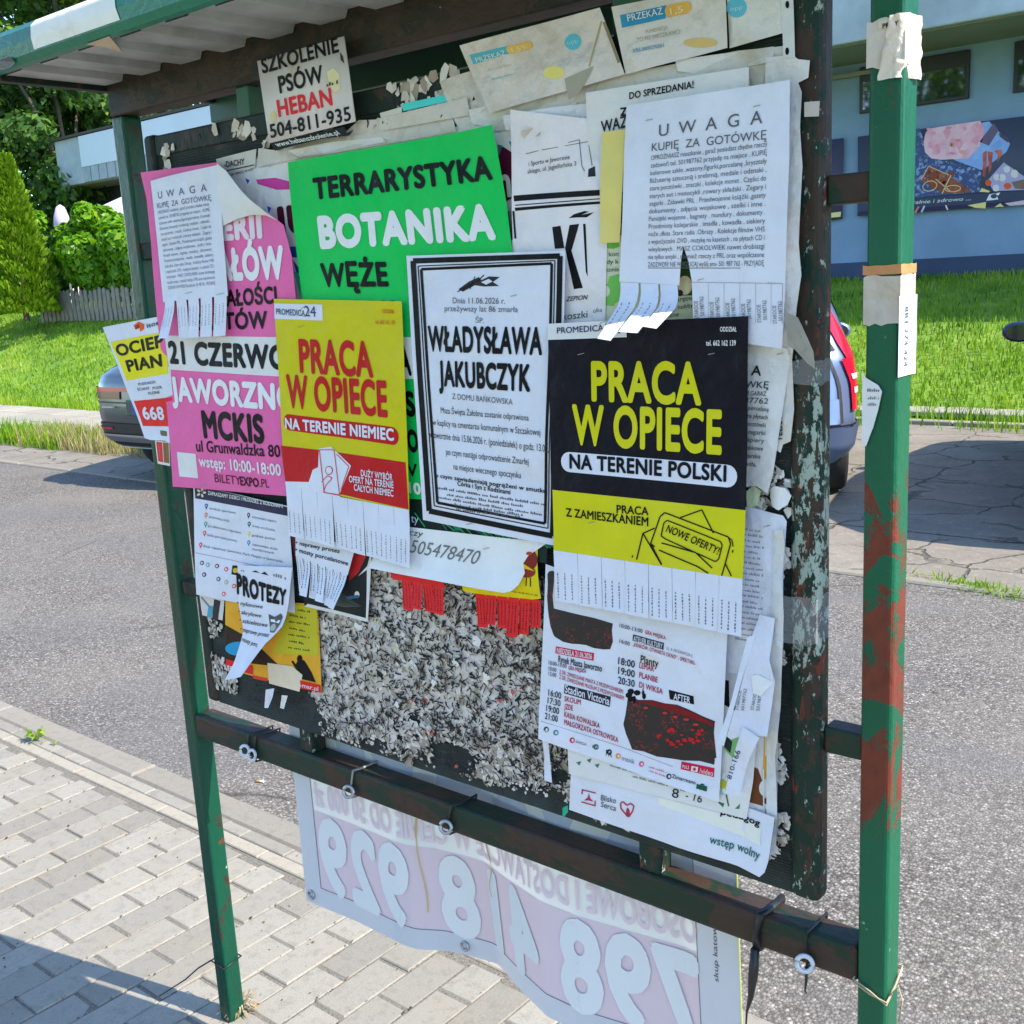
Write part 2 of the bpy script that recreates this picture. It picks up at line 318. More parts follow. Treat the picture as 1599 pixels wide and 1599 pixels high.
# ---------------------------------------------------------------- small plants in the paving
def leafquads(C, N, size, asp=0.55):
    n = len(C); r = RNG.normal(size=(n, 3)); N = N / np.linalg.norm(N, axis=1, keepdims=True)
    u = np.cross(N, r); u /= np.linalg.norm(u, axis=1, keepdims=True) + 1e-9; v = np.cross(N, u); s = np.asarray(size).reshape(-1, 1)
    V = np.stack([C - u*s, C + v*s*asp + N*s*.15, C + u*s, C - v*s*asp + N*s*.15], 1).reshape(-1, 3)
    return V, np.arange(n)[:, None]*4 + np.array([[0, 1, 2, 3]])
def weed(name, x, y, z, n, r, h, label, mat, thin=1.0):
    mb = MB()
    for k in range(n):
        a = random.uniform(0, 6.28); l = random.uniform(.5, 1) * r; hh = random.uniform(.3, 1) * h; wd = random.uniform(.10, .2) * l * thin + .0008
        u = Vector((math.cos(a), math.sin(a), 0)); p = Vector((x, y, z)) + u * random.uniform(0, .15) * r; q = p + u*l*.55 + Vector((0, 0, hh)); e = p + u*l + Vector((0, 0, hh*.75)); s = Vector((-u.y, u.x, 0)) * wd
        mb.add([p - s*.2, p + s*.2, q + s, q - s, e], [(0, 1, 2, 3), (3, 2, 4)])
    o = mb.build(name, mat, loc=(x, y, z)); a = o.data.attributes.new('tint', 'FLOAT', 'FACE'); a.data.foreach_set('value', [random.random() for _ in mb.f]); tag(o, label, 'plant'); return o
p = on(58, 1155, 'Z', 0); weed('weed', p[0], p[1], 0, 16, .055, .05, 'small bright green weed sprouting from the pale kerb joint at left', M_GRASS)
p = on(86, 1163, 'Z', 0); weed('weed', p[0], p[1], 0, 7, .02, .015, 'tiny green sprig beside the larger weed in the kerb joint', M_GRASS)
mb = None
p = on(1530, 915, 'Z', 0); XY = np.stack([p[0] + RNG.normal(0, .16, 420), p[1] + RNG.normal(0, .035, 420)], -1); XY[:, 1] -= (XY[:, 0] - p[0]) * .22
o = blades('grass_tuft', XY, .03, .085, .009, M_GRASS, 0.9); tag(o, 'low tuft of grass growing in a crack of the concrete bay near the road', 'grass tuft')
M_DRY = m_leaf('dry_grass', [(.30, .23, .12), (.42, .34, .2)], 0.2)
p = on(372, 1574, 'Z', 0); weed('dry_tuft', p[0] + .01, p[1], 0, 60, .055, .03, 'dry straw coloured grass tuft at the foot of the left post', M_DRY, .22)
# loose grit along the joints and over the stones
mb = MB()
for i in range(2600):
    if i % 3: x, y = random.uniform(-2.6, 1.2), random.uniform(-.9, .48); k = round((x + 1.04)/P); x = -1.04 + k*P + random.gauss(0, .004)
    else: x, y = random.uniform(-2.6, 1.2), random.uniform(-.9, .7)
    r_ = abs(random.gauss(0, .0014)) + .0007; c = Vector((x, y, r_*.4)); a = random.uniform(0, 6.28)
    vs = [c + Vector((math.cos(a + q*1.571)*r_*random.uniform(.6, 1.3), math.sin(a + q*1.571)*r_*random.uniform(.6, 1.3), 0)) for q in range(4)] + [c + Vector((0, 0, r_*.8)), c - Vector((0, 0, r_))]
    mb.add(vs, [(0, 1, 4), (1, 2, 4), (2, 3, 4), (3, 0, 4)], random.choice((0, 0, 1, 2)))
def plain(name, c):
    mt, n, b = newmat(name); b.inputs['Base Color'].default_value = (*c, 1); b.inputs['Roughness'].default_value = .9; return mt
tag(mb.build('grit', [plain('grit_brown', (.10, .08, .055)), plain('grit_grey', (.22, .2, .17)), plain('grit_dark', (.04, .035, .028))]), 'loose grit and crumbs scattered over the paving', 'grit', kind='stuff')
p = on(402, 1222, 'Z', -.018); mb = MB(); mb.tube([(p[0], p[1], -.013), (p[0] + .012, p[1] + .004, -.013)], .004, 8, 0); mb.tube([(p[0] + .012, p[1] + .004, -.013), (p[0] + .024, p[1] + .008, -.013)], .0039, 8, 1)
tag(mb.build('cigarette_end', [plain('filter_orange', (.50, .24, .06)), plain('ash_white', (.6, .58, .54))], None, tuple(p)), 'orange cigarette end lying on the asphalt beside the kerb', 'cigarette end')
# ---------------------------------------------------------------- painted steel of the notice board
def m_peel(name, green, red=0.5, pale=0.62, dark=0.72, rs=7.0, stretch=(1, 1, .55), low=None, rough=0.32, zone=None, zdark=None):
    """old gloss paint; red oxide primer, pale flakes and dark rust show where the noise passes a level (higher level, less of it)"""
    mt, n, b = newmat(name); co = wpos(n, stretch)
    a = noi(n, co, rs, 9, 0.70, 0.9); sm = noi(n, co, rs * 4, 7, 0.70); fine = noi(n, co, 70, 4, 0.65)
    g2 = mixc(n, ramp(n, noi(n, co, 3.0, 4), [(0.35, (0, 0, 0)), (0.7, (1, 1, 1))]), tuple(x * .72 for x in green), tuple(min(1, x * 1.12) for x in green))
    if low is not None:                                    # more bare primer along one stretch of the height
        sp = nd(n, 'ShaderNodeSeparateXYZ'); n.links.new(wpos(n, (1, 1, .25)), sp.inputs[0]); l0, l1 = low[0]*.25, low[1]*.25
        mr = ramp(n, sp.outputs[2], [(l0, (0, 0, 0)), (l0 + .04, (1, 1, 1)), (l1 - .03, (1, 1, 1)), (l1, (0, 0, 0))])
        ad = nd(n, 'ShaderNodeMath', operation='MULTIPLY_ADD'); n.links.new(mr, ad.inputs[0]); ad.inputs[1].default_value = low[2]; n.links.new(a, ad.inputs[2]); a = ad.outputs[0]
    def push(src, q):
        sp = nd(n, 'ShaderNodeSeparateXYZ'); n.links.new(wpos(n, (1, 1, .25)), sp.inputs[0]); q0, q1 = q[0]*.25, q[1]*.25
        mr = ramp(n, sp.outputs[2], [(q0, (0, 0, 0)), (q0 + .03, (1, 1, 1)), (q1 - .03, (1, 1, 1)), (q1, (0, 0, 0))]); ad = nd(n, 'ShaderNodeMath', operation='MULTIPLY_ADD'); n.links.new(mr, ad.inputs[0]); ad.inputs[1].default_value = q[2]; n.links.new(src, ad.inputs[2]); return ad.outputs[0]
    dk = noi(n, co, rs * 2.2, 6, 0.7, 0.6)
    if zone: sm = push(sm, zone)
    if zdark: dk = push(dk, zdark)
    c = mixc(n, ramp(n, a, [(red, (0, 0, 0)), (red + .018, (1, 1, 1))]), g2, mixc(n, fine, (.085, .018, .012), (.22, .048, .026)))
    c = mixc(n, ramp(n, sm, [(pale, (0, 0, 0)), (pale + .02, (1, 1, 1))]), c, mixc(n, fine, (.26, .34, .27), (.42, .46, .40)))
    c = mixc(n, ramp(n, dk, [(dark, (0, 0, 0)), (dark + .03, (1, 1, 1))]), c, mixc(n, fine, (.018, .014, .012), (.07, .04, .026)))
    n.links.new(c, b.inputs['Base Color']); b.inputs['Roughness'].default_value = rough; b.inputs['Specular IOR Level'].default_value = 0.28
    bw = nd(n, 'ShaderNodeMath', operation='MULTIPLY_ADD'); n.links.new(ramp(n, a, [(red, (0, 0, 0)), (red + .012, (1, 1, 1))]), bw.inputs[0]); bw.inputs[1].default_value = -.8; n.links.new(fine, bw.inputs[2])
    ad = nd(n, 'ShaderNodeMath', operation='ADD'); n.links.new(sm, ad.inputs[0]); n.links.new(bw.outputs[0], ad.inputs[1]); bump(n, b, ad.outputs[0], 0.4, 0.004); return mt
GREEN = (.006, .105, .050)
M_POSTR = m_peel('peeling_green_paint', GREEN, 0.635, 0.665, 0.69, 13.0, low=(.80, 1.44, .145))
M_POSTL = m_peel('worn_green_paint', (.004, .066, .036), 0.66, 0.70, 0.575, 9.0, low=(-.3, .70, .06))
M_RAIL = m_peel('rusty_dark_paint', (.012, .032, .020), 0.60, 0.72, 0.46, 5.0, (.5, 1, 1), rough=0.5)
M_BEAM = m_peel('rusty_beam_paint', (.022, .020, .015), 0.655, 0.72, 0.47, 8.0, (.6, 1, 1), rough=0.6)
M_FRMR = m_peel('flaking_frame_paint', (.006, .030, .020), 0.575, 0.605, 0.515, 19.0, (1.2, 1, .55), rough=0.5, zone=(1.02, 1.46, .12), zdark=(1.36, 2.2, .05))
M_FRMD = m_peel('dark_frame_paint', (.010, .022, .018), 0.66, 0.66, 0.52, 9.0, rough=0.6)
M_FASC = m_peel('roof_edge_paint', (.006, .15, .09), 0.70, 0.74, 0.70, 6.0, (.5, 1, 1))
M_FASB = flat('dark_green_steel', (.012, .085, .045), 0.5)
M_BLK = flat('black_plastic', (.012, .012, .014), 0.45)
M_STEEL = flat('galvanised_steel', (.42, .43, .45), 0.35, 0.8)
board = empty('notice_board', (.74, .02, 0), 'large green roofed notice board on two posts, its panel covered with layers of posters', 'notice board')
def bpart(name, x0, x1, y0, y1, z0, z1, mat, bev=.005):
    mb = MB(); mb.box(x0, x1, y0, y1, z0, z1); return mb.build(name, mat, board, ((x0+x1)/2, (y0+y1)/2, (z0+z1)/2), bevel=bev, seg=3, smooth=False)
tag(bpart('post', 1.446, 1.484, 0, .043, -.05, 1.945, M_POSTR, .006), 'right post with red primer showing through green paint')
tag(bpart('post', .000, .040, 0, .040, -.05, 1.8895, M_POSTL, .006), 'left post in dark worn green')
bpart('rail', .040, 1.446, 0, .045, .669, .720, M_RAIL, .007)
bpart('beam', -.001, 1.4455, -.001, .045, 1.890, 1.9595, M_BEAM, .004)
for x0, x1, z0, z1, mt in ((1.398, 1.447, 1.620, 1.652, M_RAIL), (1.398, 1.447, .968, 1.002, M_RAIL), (.039, .101, .975, 1.003, M_FRMD), (.039, .101, 1.63, 1.66, M_FRMD)):
    bpart('bracket', x0, x1, .006, .036, z0, z1, mt, .003)
for x in (.37, 1.12): bpart('strut', x, x + .034, .006, .04, .7195, .772, M_FRMR, .003); bpart('strut', x, x + .034, .006, .04, 1.838, 1.8905, M_FASB, .003)
for nm, x0, x1, y0, y1, z0, z1, mt in (('frame_bar', 1.358, 1.398, -.006, .026, .765, 1.845, M_FRMR), ('frame_bar', .100, .132, -.004, .026, .765, 1.845, M_FRMD)):
    bpart(nm, x0, x1, y0, y1, z0, z1, mt, .009)
bpart('frame_bar', .131, 1.359, .0, .026, 1.806, 1.842, M_FRMD, .004)
mt, n, b = newmat('ribbed_panel'); co = wpos(n)
n.links.new(ramp(n, noi(n, co, 14, 6, 0.65), [(0.3, (.008, .012, .011)), (0.55, (.020, .034, .030)), (0.68, (.045, .05, .045)), (0.8, (.16, .16, .15))]), b.inputs['Base Color']); b.inputs['Roughness'].default_value = 0.7
wv = nd(n, 'ShaderNodeTexWave', wave_type='BANDS', bands_direction='Z', i_Scale=75.0, i_Distortion=0.6); n.links.new(co, wv.inputs['Vector']); bump(n, b, wv.outputs['Fac'], .55, .004)
bpart('panel', .131, 1.359, .003, .022, .765, 1.807, mt, .0)
# roof: trapezoidal sheet under a green rolled edge
mt, n, b = newmat('roof_sheet'); co = wpos(n)
c = mixc(n, ramp(n, noi(n, co, 11, 6, 0.65), [(0.4, (0, 0, 0)), (0.75, (1, 1, 1))]), (.44, .45, .45), (.28, .28, .26)); n.links.new(c, b.inputs['Base Color']); b.inputs['Roughness'].default_value = 0.45; b.inputs['Metallic'].default_value = 0.15
M_ROOF = mt
mb = MB(); xx = -.0; prof = []
while xx < 1.50: prof += [(xx, 0), (xx + .056, 0), (xx + .062, .011), (xx + .114, .011)]; xx += .120
for y0, y1 in ((-.19, -.002), (.047, .240)):
    vs = [(x, y, 1.9455 + z) for x, z in prof for y in (y0, y1)]; mb.add(vs, [(2*i, 2*i+1, 2*i+3, 2*i+2) for i in range(len(prof) - 1)])
    vs = [(x, y, 1.9475 + z) for x, z in prof for y in (y0, y1)]; mb.add(vs, [(2*i+2, 2*i+3, 2*i+1, 2*i) for i in range(len(prof) - 1)])
mb.build('roof_sheet', M_ROOF, board, (.74, .05, 1.95))
mb = MB(); mb.box(-.02, 1.52, -.20, .252, 1.975, 1.981); mb.build('roof_deck', M_FASB, board, (.74, .05, 1.978))
def fascia(y, sgn, mat):
    pr = [(y, 1.944), (y - sgn*.010, 1.946), (y - sgn*.018, 1.956), (y - sgn*.021, 1.975), (y - sgn*.019, 1.994), (y - sgn*.010, 2.004), (y + sgn*.003, 2.006), (y + sgn*.003, 1.952), (y, 1.948)]
    mb = MB(); k = len(pr); N = 2; vs = []
    for i in range(N): vs += [(-.028 + i * 1.56, a, z) for a, z in pr]
    fs = [(j, (j+1) % k, k + (j+1) % k, k + j) if sgn < 0 else (k + j, k + (j+1) % k, (j+1) % k, j) for j in range(k)] + [tuple(range(k)), tuple(range(2*k - 1, k - 1, -1))]
    mb.add(vs, fs); return mb.build('roof_edge', mat, board, (.74, y, 1.975))
fascia(-.20, 1, M_FASC)
bpart('roof_edge', -.025, 1.525, .241, .254, 1.900, 1.99, M_FASB, .002)
bpart('roof_edge', -.024, -.002, -.199, .242, 1.936, 1.992, M_FRMD, .002); bpart('roof_edge', 1.500, 1.522, -.199, .242, 1.944, 1.992, M_FRMD, .002)
# ---------------------------------------------------------------- font lettering as meshes
_ft = {}
SPEC = {'Ż': ('Z', 0), 'Ź': ('Z', 1), 'Ą': ('A', 2), 'ę': ('e', 2)}     # accents the built-in font fills badly are put on by hand
def glyphs(s, bold=0.0, res=4):
    k = (s, round(bold, 4), res)
    if k in _ft: return _ft[k]
    sp = [(i, SPEC[ch]) for i, ch in enumerate(s) if ch in SPEC]; b_ = ''.join(SPEC[ch][0] if ch in SPEC else ch for ch in s)
    c = D.curves.new('t', 'FONT'); c.body = b_; c.space_character = 1.0 + max(0.0, bold)*1.8; c.resolution_u = res; c.fill_mode = 'FRONT'
    o = D.objects.new('t', c); COL.objects.link(o); dg = bpy.context.evaluated_depsgraph_get()
    me = D.meshes.new_from_object(o.evaluated_get(dg)); V = np.array([v.co[:2] for v in me.vertices]).reshape(-1, 2); F = [tuple(p.vertices) for p in me.polygons]
    D.objects.remove(o); D.curves.remove(c); D.meshes.remove(me)
    for i, (base, kind) in sp:
        r_ = glyphs(b_[:i + 1], bold, res)[0][:, 0].max(); g = glyphs(base, bold, res)[0]; w_ = g[:, 0].max() - g[:, 0].min(); m_ = r_ - w_/2
        if kind == 0: P = [(m_ + .062*math.cos(a*.628), .80 + .062*math.sin(a*.628)) for a in range(10)]
        elif kind == 1: P = [(m_ - .05, .74), (m_ + .03, .74), (m_ + .13, .90), (m_ + .01, .90)]
        else: q = r_ - (.10 if base == 'A' else .16); P = [(q - .02, .01), (q + .06, .01), (q + .0, -.07), (q + .02, -.12), (q + .09, -.12), (q + .09, -.18), (q - .01, -.19), (q - .08, -.14), (q - .08, -.07)]
        n_ = len(V); V = np.concatenate([V, np.array(P)]); F = F + [tuple(range(n_, n_ + len(P)))]
    _ft[k] = (V, F); return V, F
# ---------------------------------------------------------------- sheets: four photo corners set the sheet's place and size on its plane
class Sheet:
    def __init__(s, name, label, cat, q, lay, col, curl=None, outline=None, holes=None, nu=18, nv=24, group=None, Y=None, und=1.0, mat=None, crease=.25, dirt=0.0, thick=0.0, rough=.55, parent=None):
        s.Y = -(.004 + .0024 * lay) if Y is None else Y; s.und = und; s.curl = curl
        s.q = [s.P(*p) for p in q]; s.name = name; s.pr = {}; s.mats = []; s.lv = .00035
        W = (s.q[1] - s.q[0]).length; H = (s.q[3] - s.q[0]).length; s.W, s.H = W, H
        s.rp = (random.uniform(0, 6.28), random.uniform(0, 3.14), random.uniform(28, 52), random.uniform(-1, 1)) if und and Y is None else None
        s.col = col; s.mat = mat or paper(col, rough, crease, dirt); mb = MB(); s.nu, s.nv = nu, nv
        if outline is None: mb.grid(lambda u, v: s.f(u, v), nu, nv, flip=False)
        else: s.poly(mb, [s.uv(*p) for p in outline], 0, max(W, H) / 28)
        c = s.f(.5, .5); s.loc = c; s.o = mb.build(name, s.mat, parent, c, smooth=True); s.par = parent
        if thick: md = s.o.modifiers.new('thick', 'SOLIDIFY'); md.thickness = thick; md.offset = -1 if thick > 0 else 1
        if parent is None: tag(s.o, label, cat, group)
        elif label: tag(s.o, label)
    def P(s, px, py):
        p = on(px, py, 'Y', s.Y); return Vector((p[0], p[2]))
    def xz(s, u, v):
        a, b, c, d = s.q; return (a*(1-u) + b*u)*(1-v) + (d*(1-u) + c*u)*v
    def f(s, u, v, off=0.0):
        p = s.xz(u, v); X, Z = p
        y = .0030 * math.sin(8.5*X + 2.1*Z + 1) * math.sin(6.2*Z - 2.7*X) + .0019 * math.sin(13*Z + 9*X)
        if s.rp: a_, b_, k_, _ = s.rp; t_ = (X*math.cos(b_) + Z*math.sin(b_))*k_; y += .0006*(1 + math.sin(t_ + a_ + 1.3*math.sin(t_*.37 + 2*a_ + X*6))) + .0005*(1 + math.sin(t_*.6 - Z*22 + a_))
        if s.curl: y += s.curl(u, v)
        return Vector((X, s.Y - y * s.und - off, Z))
    def uv(s, px, py):
        t = s.P(px, py); u = v = .5
        for _ in range(12):
            e = s.xz(u, v) - t
            a, b, c, d = s.q; du = (b - a)*(1-v) + (c - d)*v; dv = (d - a)*(1-u) + (c - b)*u
            det = du.x*dv.y - du.y*dv.x
            u -= (e.x*dv.y - e.y*dv.x)/det; v -= (du.x*e.y - du.y*e.x)/det
        return u, v
    def poly(s, mb, P, off, step, mi=0):
        P = [(p[0]*s.W, p[1]*s.H) for p in P]; pts = []
        for i, a in enumerate(P):
            b = P[(i+1) % len(P)]; k = max(1, int(math.dist(a, b) / step))
            pts += [Vector((a[0] + (b[0]-a[0])*j/k, a[1] + (b[1]-a[1])*j/k)) for j in range(k)]
        n = len(pts); x0, x1 = min(p.x for p in pts), max(p.x for p in pts); y0, y1 = min(p.y for p in pts), max(p.y for p in pts)
        ins = []; yy = y0 + step*.5
        while yy < y1:
            xx = x0 + step*.5
            while xx < x1: ins.append(Vector((xx + random.uniform(-.1, .1)*step, yy + random.uniform(-.1, .1)*step))); xx += step
            yy += step
        vs, es, fs, *_ = delaunay_2d_cdt(pts + ins, [(i, (i+1) % n) for i in range(n)], [list(range(n))], 1, 1e-6)
        used = sorted({i for f in fs for i in f}); mp = {k: i for i, k in enumerate(used)}
        out = []
        for f in fs:
            a = sum((vs[f[i]].x*vs[f[(i+1) % len(f)]].y - vs[f[(i+1) % len(f)]].x*vs[f[i]].y) for i in range(len(f)))
            f = tuple(mp[i] for i in f); out.append(f if a < 0 else f[::-1])
        out = [f[::-1] for f in out]
        mb.add([s.f(vs[k].x/s.W, vs[k].y/s.H, off) for k in used], out, mi)
    def slot(s, col, mat=None):
        mt = mat or paper(col, .5, .2)
        if mt not in s.mats: s.mats.append(mt)
        return s.mats.index(mt)
    def ink(s):
        if not hasattr(s, 'mb'): s.mb = MB()
        return s.mb
    def fill(s, pts, col, lv=1, mat=None, uvs=False):
        P = pts if uvs else [s.uv(*p) for p in pts]; s.poly(s.ink(), P, s.lv * lv, max(.012, max(s.W, s.H)/14), s.slot(col, mat)); return s
    def rnd(s, a, b, h, col, lv=1):                       # stadium bar along a centre line
        A = s.uv(*a); B = s.uv(*b); dv = abs(s.uv(a[0], a[1]-h/2)[1] - s.uv(a[0], a[1]+h/2)[1])/2; k = dv*s.H/s.W; P = []
        for i in range(9): t = math.pi/2 + math.pi*i/8; P.append((A[0] + math.cos(t)*k, A[1] - math.sin(t)*dv))
        for i in range(9): t = -math.pi/2 + math.pi*i/8; P.append((B[0] + math.cos(t)*k, B[1] - math.sin(t)*dv))
        return s.fill(P, col, lv, uvs=True)
    def ell(s, c, rx, ry, col, lv=1, n=20, rot=0):
        cr, sr = math.cos(rot), math.sin(rot)
        return s.fill([(c[0] + rx*math.cos(2*math.pi*i/n)*cr - ry*math.sin(2*math.pi*i/n)*sr, c[1] + rx*math.cos(2*math.pi*i/n)*sr + ry*math.sin(2*math.pi*i/n)*cr) for i in range(n)], col, lv)
    def line(s, pts, w_, col, lv=2):
        mb = s.ink(); mi = s.slot(col)
        for a, b in zip(pts, pts[1:]):
            d = Vector((b[0]-a[0], b[1]-a[1])); L = d.length
            if L < 1e-6: continue
            nn = Vector((-d.y, d.x)) / L * w_/2; k = max(1, int(L / 45)); d /= k
            for j in range(k):
                p = (a[0] + d.x*j, a[1] + d.y*j); q = (p[0] + d.x, p[1] + d.y)
                c = [s.uv(p[0]+nn.x, p[1]+nn.y), s.uv(p[0]-nn.x, p[1]-nn.y), s.uv(q[0]-nn.x, q[1]-nn.y), s.uv(q[0]+nn.x, q[1]+nn.y)]
                mb.add([s.f(*x, s.lv*lv) for x in c], [(0, 1, 2, 3)], mi)
        return s
    def text(s, t, x0, y0, x1, y1, h, col, bold=0.0, lv=2.6, ital=0.0, perp=False, mir=False):
        V, F = glyphs(t, bold, 6 if h > 20 else (4 if h > 9 else 3)); mb = s.ink(); mi = s.slot(col); ex = max(0.0, bold)
        if ex:                                              # heavier strokes: the outline drawn again round a small circle
            V0, F0, n0 = V, F, len(V); V = np.concatenate([V0 + ex*np.array([math.cos(q*math.pi/4), math.sin(q*math.pi/4)]) for q in range(8)] + [V0]); F = [tuple(i + n0*q for i in f) for q in range(9) for f in F0]
        a, b = V[:, 0].min(), V[:, 0].max(); p0, p1 = s.uv(x0, y0), s.uv(x1, y1)
        if perp:
            dx, dy = x1 - x0, y1 - y0; L = math.hypot(dx, dy); up = s.uv(x0 + dy/L*h, y0 - dx/L*h); up = (up[0]-p0[0], up[1]-p0[1])
        else: up = (0.0, -abs(s.uv(x0, y0 - h)[1] - p0[1]))
        vs = []
        for q_, (x, y) in enumerate(V):
            yy = y / .682; k = (x - a) / (b - a) + ital * yy * h / max(1, math.hypot(x1-x0, y1-y0))
            vs.append(s.f(p0[0] + (p1[0]-p0[0])*k + up[0]*yy, p0[1] + (p1[1]-p0[1])*k + up[1]*yy, s.lv*lv + (.00002*(q_ // n0) if ex else 0)))
        flip = (p1[0]-p0[0])*up[1] - (p1[1]-p0[1])*up[0] > 0
        mb.add(vs, [f[::-1] if flip else f for f in F], mi); return s
    def greek(s, x0, y0, x1, y1, h, col, dens=.8, lv=2):  # print too small to read in the photo: word-sized dashes
        L = math.hypot(x1-x0, y1-y0); t = 0.0; mb = s.ink(); mi = s.slot(col)
        while t < 1:
            w_ = random.uniform(1.2, 5) * h / L; e = min(1, t + w_)
            y_ = random.uniform(.75, 1.0) * h
            p = (x0 + (x1-x0)*t, y0 + (y1-y0)*t); q = (x0 + (x1-x0)*e, y0 + (y1-y0)*e); n_ = max(1, int((e-t)*L/(h*.55)))
            for j in range(n_):
                a = (p[0] + (q[0]-p[0])*j/n_, p[1] + (q[1]-p[1])*j/n_); c = (p[0] + (q[0]-p[0])*(j+.62)/n_, p[1] + (q[1]-p[1])*(j+.62)/n_); hh = y_*random.choice((.6, .6, .95))
                k = [s.uv(*a), s.uv(*c), s.uv(c[0], c[1]-hh), s.uv(a[0], a[1]-hh)]
                mb.add([s.f(*z, s.lv*lv) for z in k], [(3, 2, 1, 0)], mi)
            t = e + h*.55/L
        return s
    def done(s):
        if hasattr(s, 'mb') and s.mb.f:
            if s.par is None: s.mb.build('print', s.mats, s.o, s.loc)
            else:
                o = s.mb.build('print', s.mats, None, s.loc); o.parent = s.o; o.location = (0, 0, 0)
        return s
    def staple(s, *pts):
        mb = MB()
        for x, y in pts:
            a = s.f(*s.uv(x - 5, y + 1.2), .0008); b = s.f(*s.uv(x + 5, y - 1.2), .0008); mb.tube([a, b], .0005, 5)
        mb.build('staple', M_STEEL, s.o, s.loc); return s
    def tear(s, x0, x1, ang, z_len, top, n, gap=.0, lean=0.0, mat=None, jag=0.0, ink=None):
        """tear-off strips: hang from the px line top[0]-top[1], each bent out by its own angle; ink = (colour, rows, first, last, dash) prints lines up each strip"""
        for k in range(n):
            t0, t1 = k / n + gap/2/n, (k + 1) / n - gap/2/n; A, B = top
            a = s.uv(A[0] + (B[0]-A[0])*t0, A[1] + (B[1]-A[1])*t0); b = s.uv(A[0] + (B[0]-A[0])*t1, A[1] + (B[1]-A[1])*t1)
            pa, pb = s.f(*a, .0004), s.f(*b, .0004); g = ang[k] if isinstance(ang, (list, tuple)) else ang; ln = lean[k] if isinstance(lean, (list, tuple)) else lean
            L = z_len * (1 - random.uniform(0, jag)); N = 9; mb = MB(); tw = random.uniform(-.15, .15); path = [(0.0, 0.0)]
            for q in range(N): th = g * min(1, (q + 1) / 4.0); path.append((path[-1][0] - math.sin(th)*L/N, path[-1][1] - math.cos(th)*L/N))
            def fn(u, v, o_=0.0):
                p = pa.lerp(pb, u); w_ = min(N - 1e-6, max(0, v*N)); q = int(w_); r_ = w_ - q; y = path[q][0]*(1-r_) + path[q+1][0]*r_; z = path[q][1]*(1-r_) + path[q+1][1]*r_
                return Vector((p.x + ln*v*L, p.y + y*(1 + tw*(u - .5)) - o_, p.z + z))
            mb.grid(lambda u, v: fn(u, v), 2, N); ms = [mat or s.mat]
            if ink:
                ms.append(paper(ink[0], .5, .2)); W_ = (pb - pa).length
                for r_ in range(ink[1]):
                    u0 = (r_ + .55)/(ink[1] + .35); hu = min(.22, .0019/W_); v = ink[3] - random.uniform(0, .05)
                    while v > ink[2]:
                        e = max(ink[2], v - random.uniform(.5, 1)*ink[4]/L); hh = hu*random.choice((.7, .7, 1.0))
                        mb.add([fn(u0, v, .0003), fn(u0, e, .0003), fn(u0 - hh, e, .0003), fn(u0 - hh, v, .0003)], [(0, 1, 2, 3)], 1); v = e - random.uniform(.25, .7)*ink[4]/L
            mb.build('tear_off_strip', ms, s.o, s.loc, smooth=True)
        return s
W0 = (.765, .775, .86); W1 = S(188, 197, 214); W2 = S(178, 182, 190); BLK = (.005, .005, .007)
# ---------------------------------------------------------------- residue of years of posters: torn flakes and curled slivers on the panel
M_FLK = [paper(S(174, 175, 182), .8, .5, .12), paper(S(186, 188, 198), .8, .5, .1), paper(S(140, 138, 138), .8, .5, .15), paper(S(198, 201, 212), .8, .4)]
M_CUR = flat('curl_shadow_sliver', (.013, .012, .012), .8); M_BRN = flat('brown_sliver', (.05, .03, .018), .8)  # near-black: curled paper bits with their cast shadows put into the colour
M_BIT = [paper(S(*c)) for c in ((105, 150, 185), (110, 180, 160), (175, 80, 80), (180, 200, 130), (195, 165, 200))]
def inside(p, poly):
    c = False; j = len(poly) - 1
    for i in range(len(poly)):
        a, b = poly[i], poly[j]
        if (a[1] > p[1]) != (b[1] > p[1]) and p[0] < (b[0]-a[0])*(p[1]-a[1])/(b[1]-a[1]) + a[0]: c = not c
        j = i
    return c
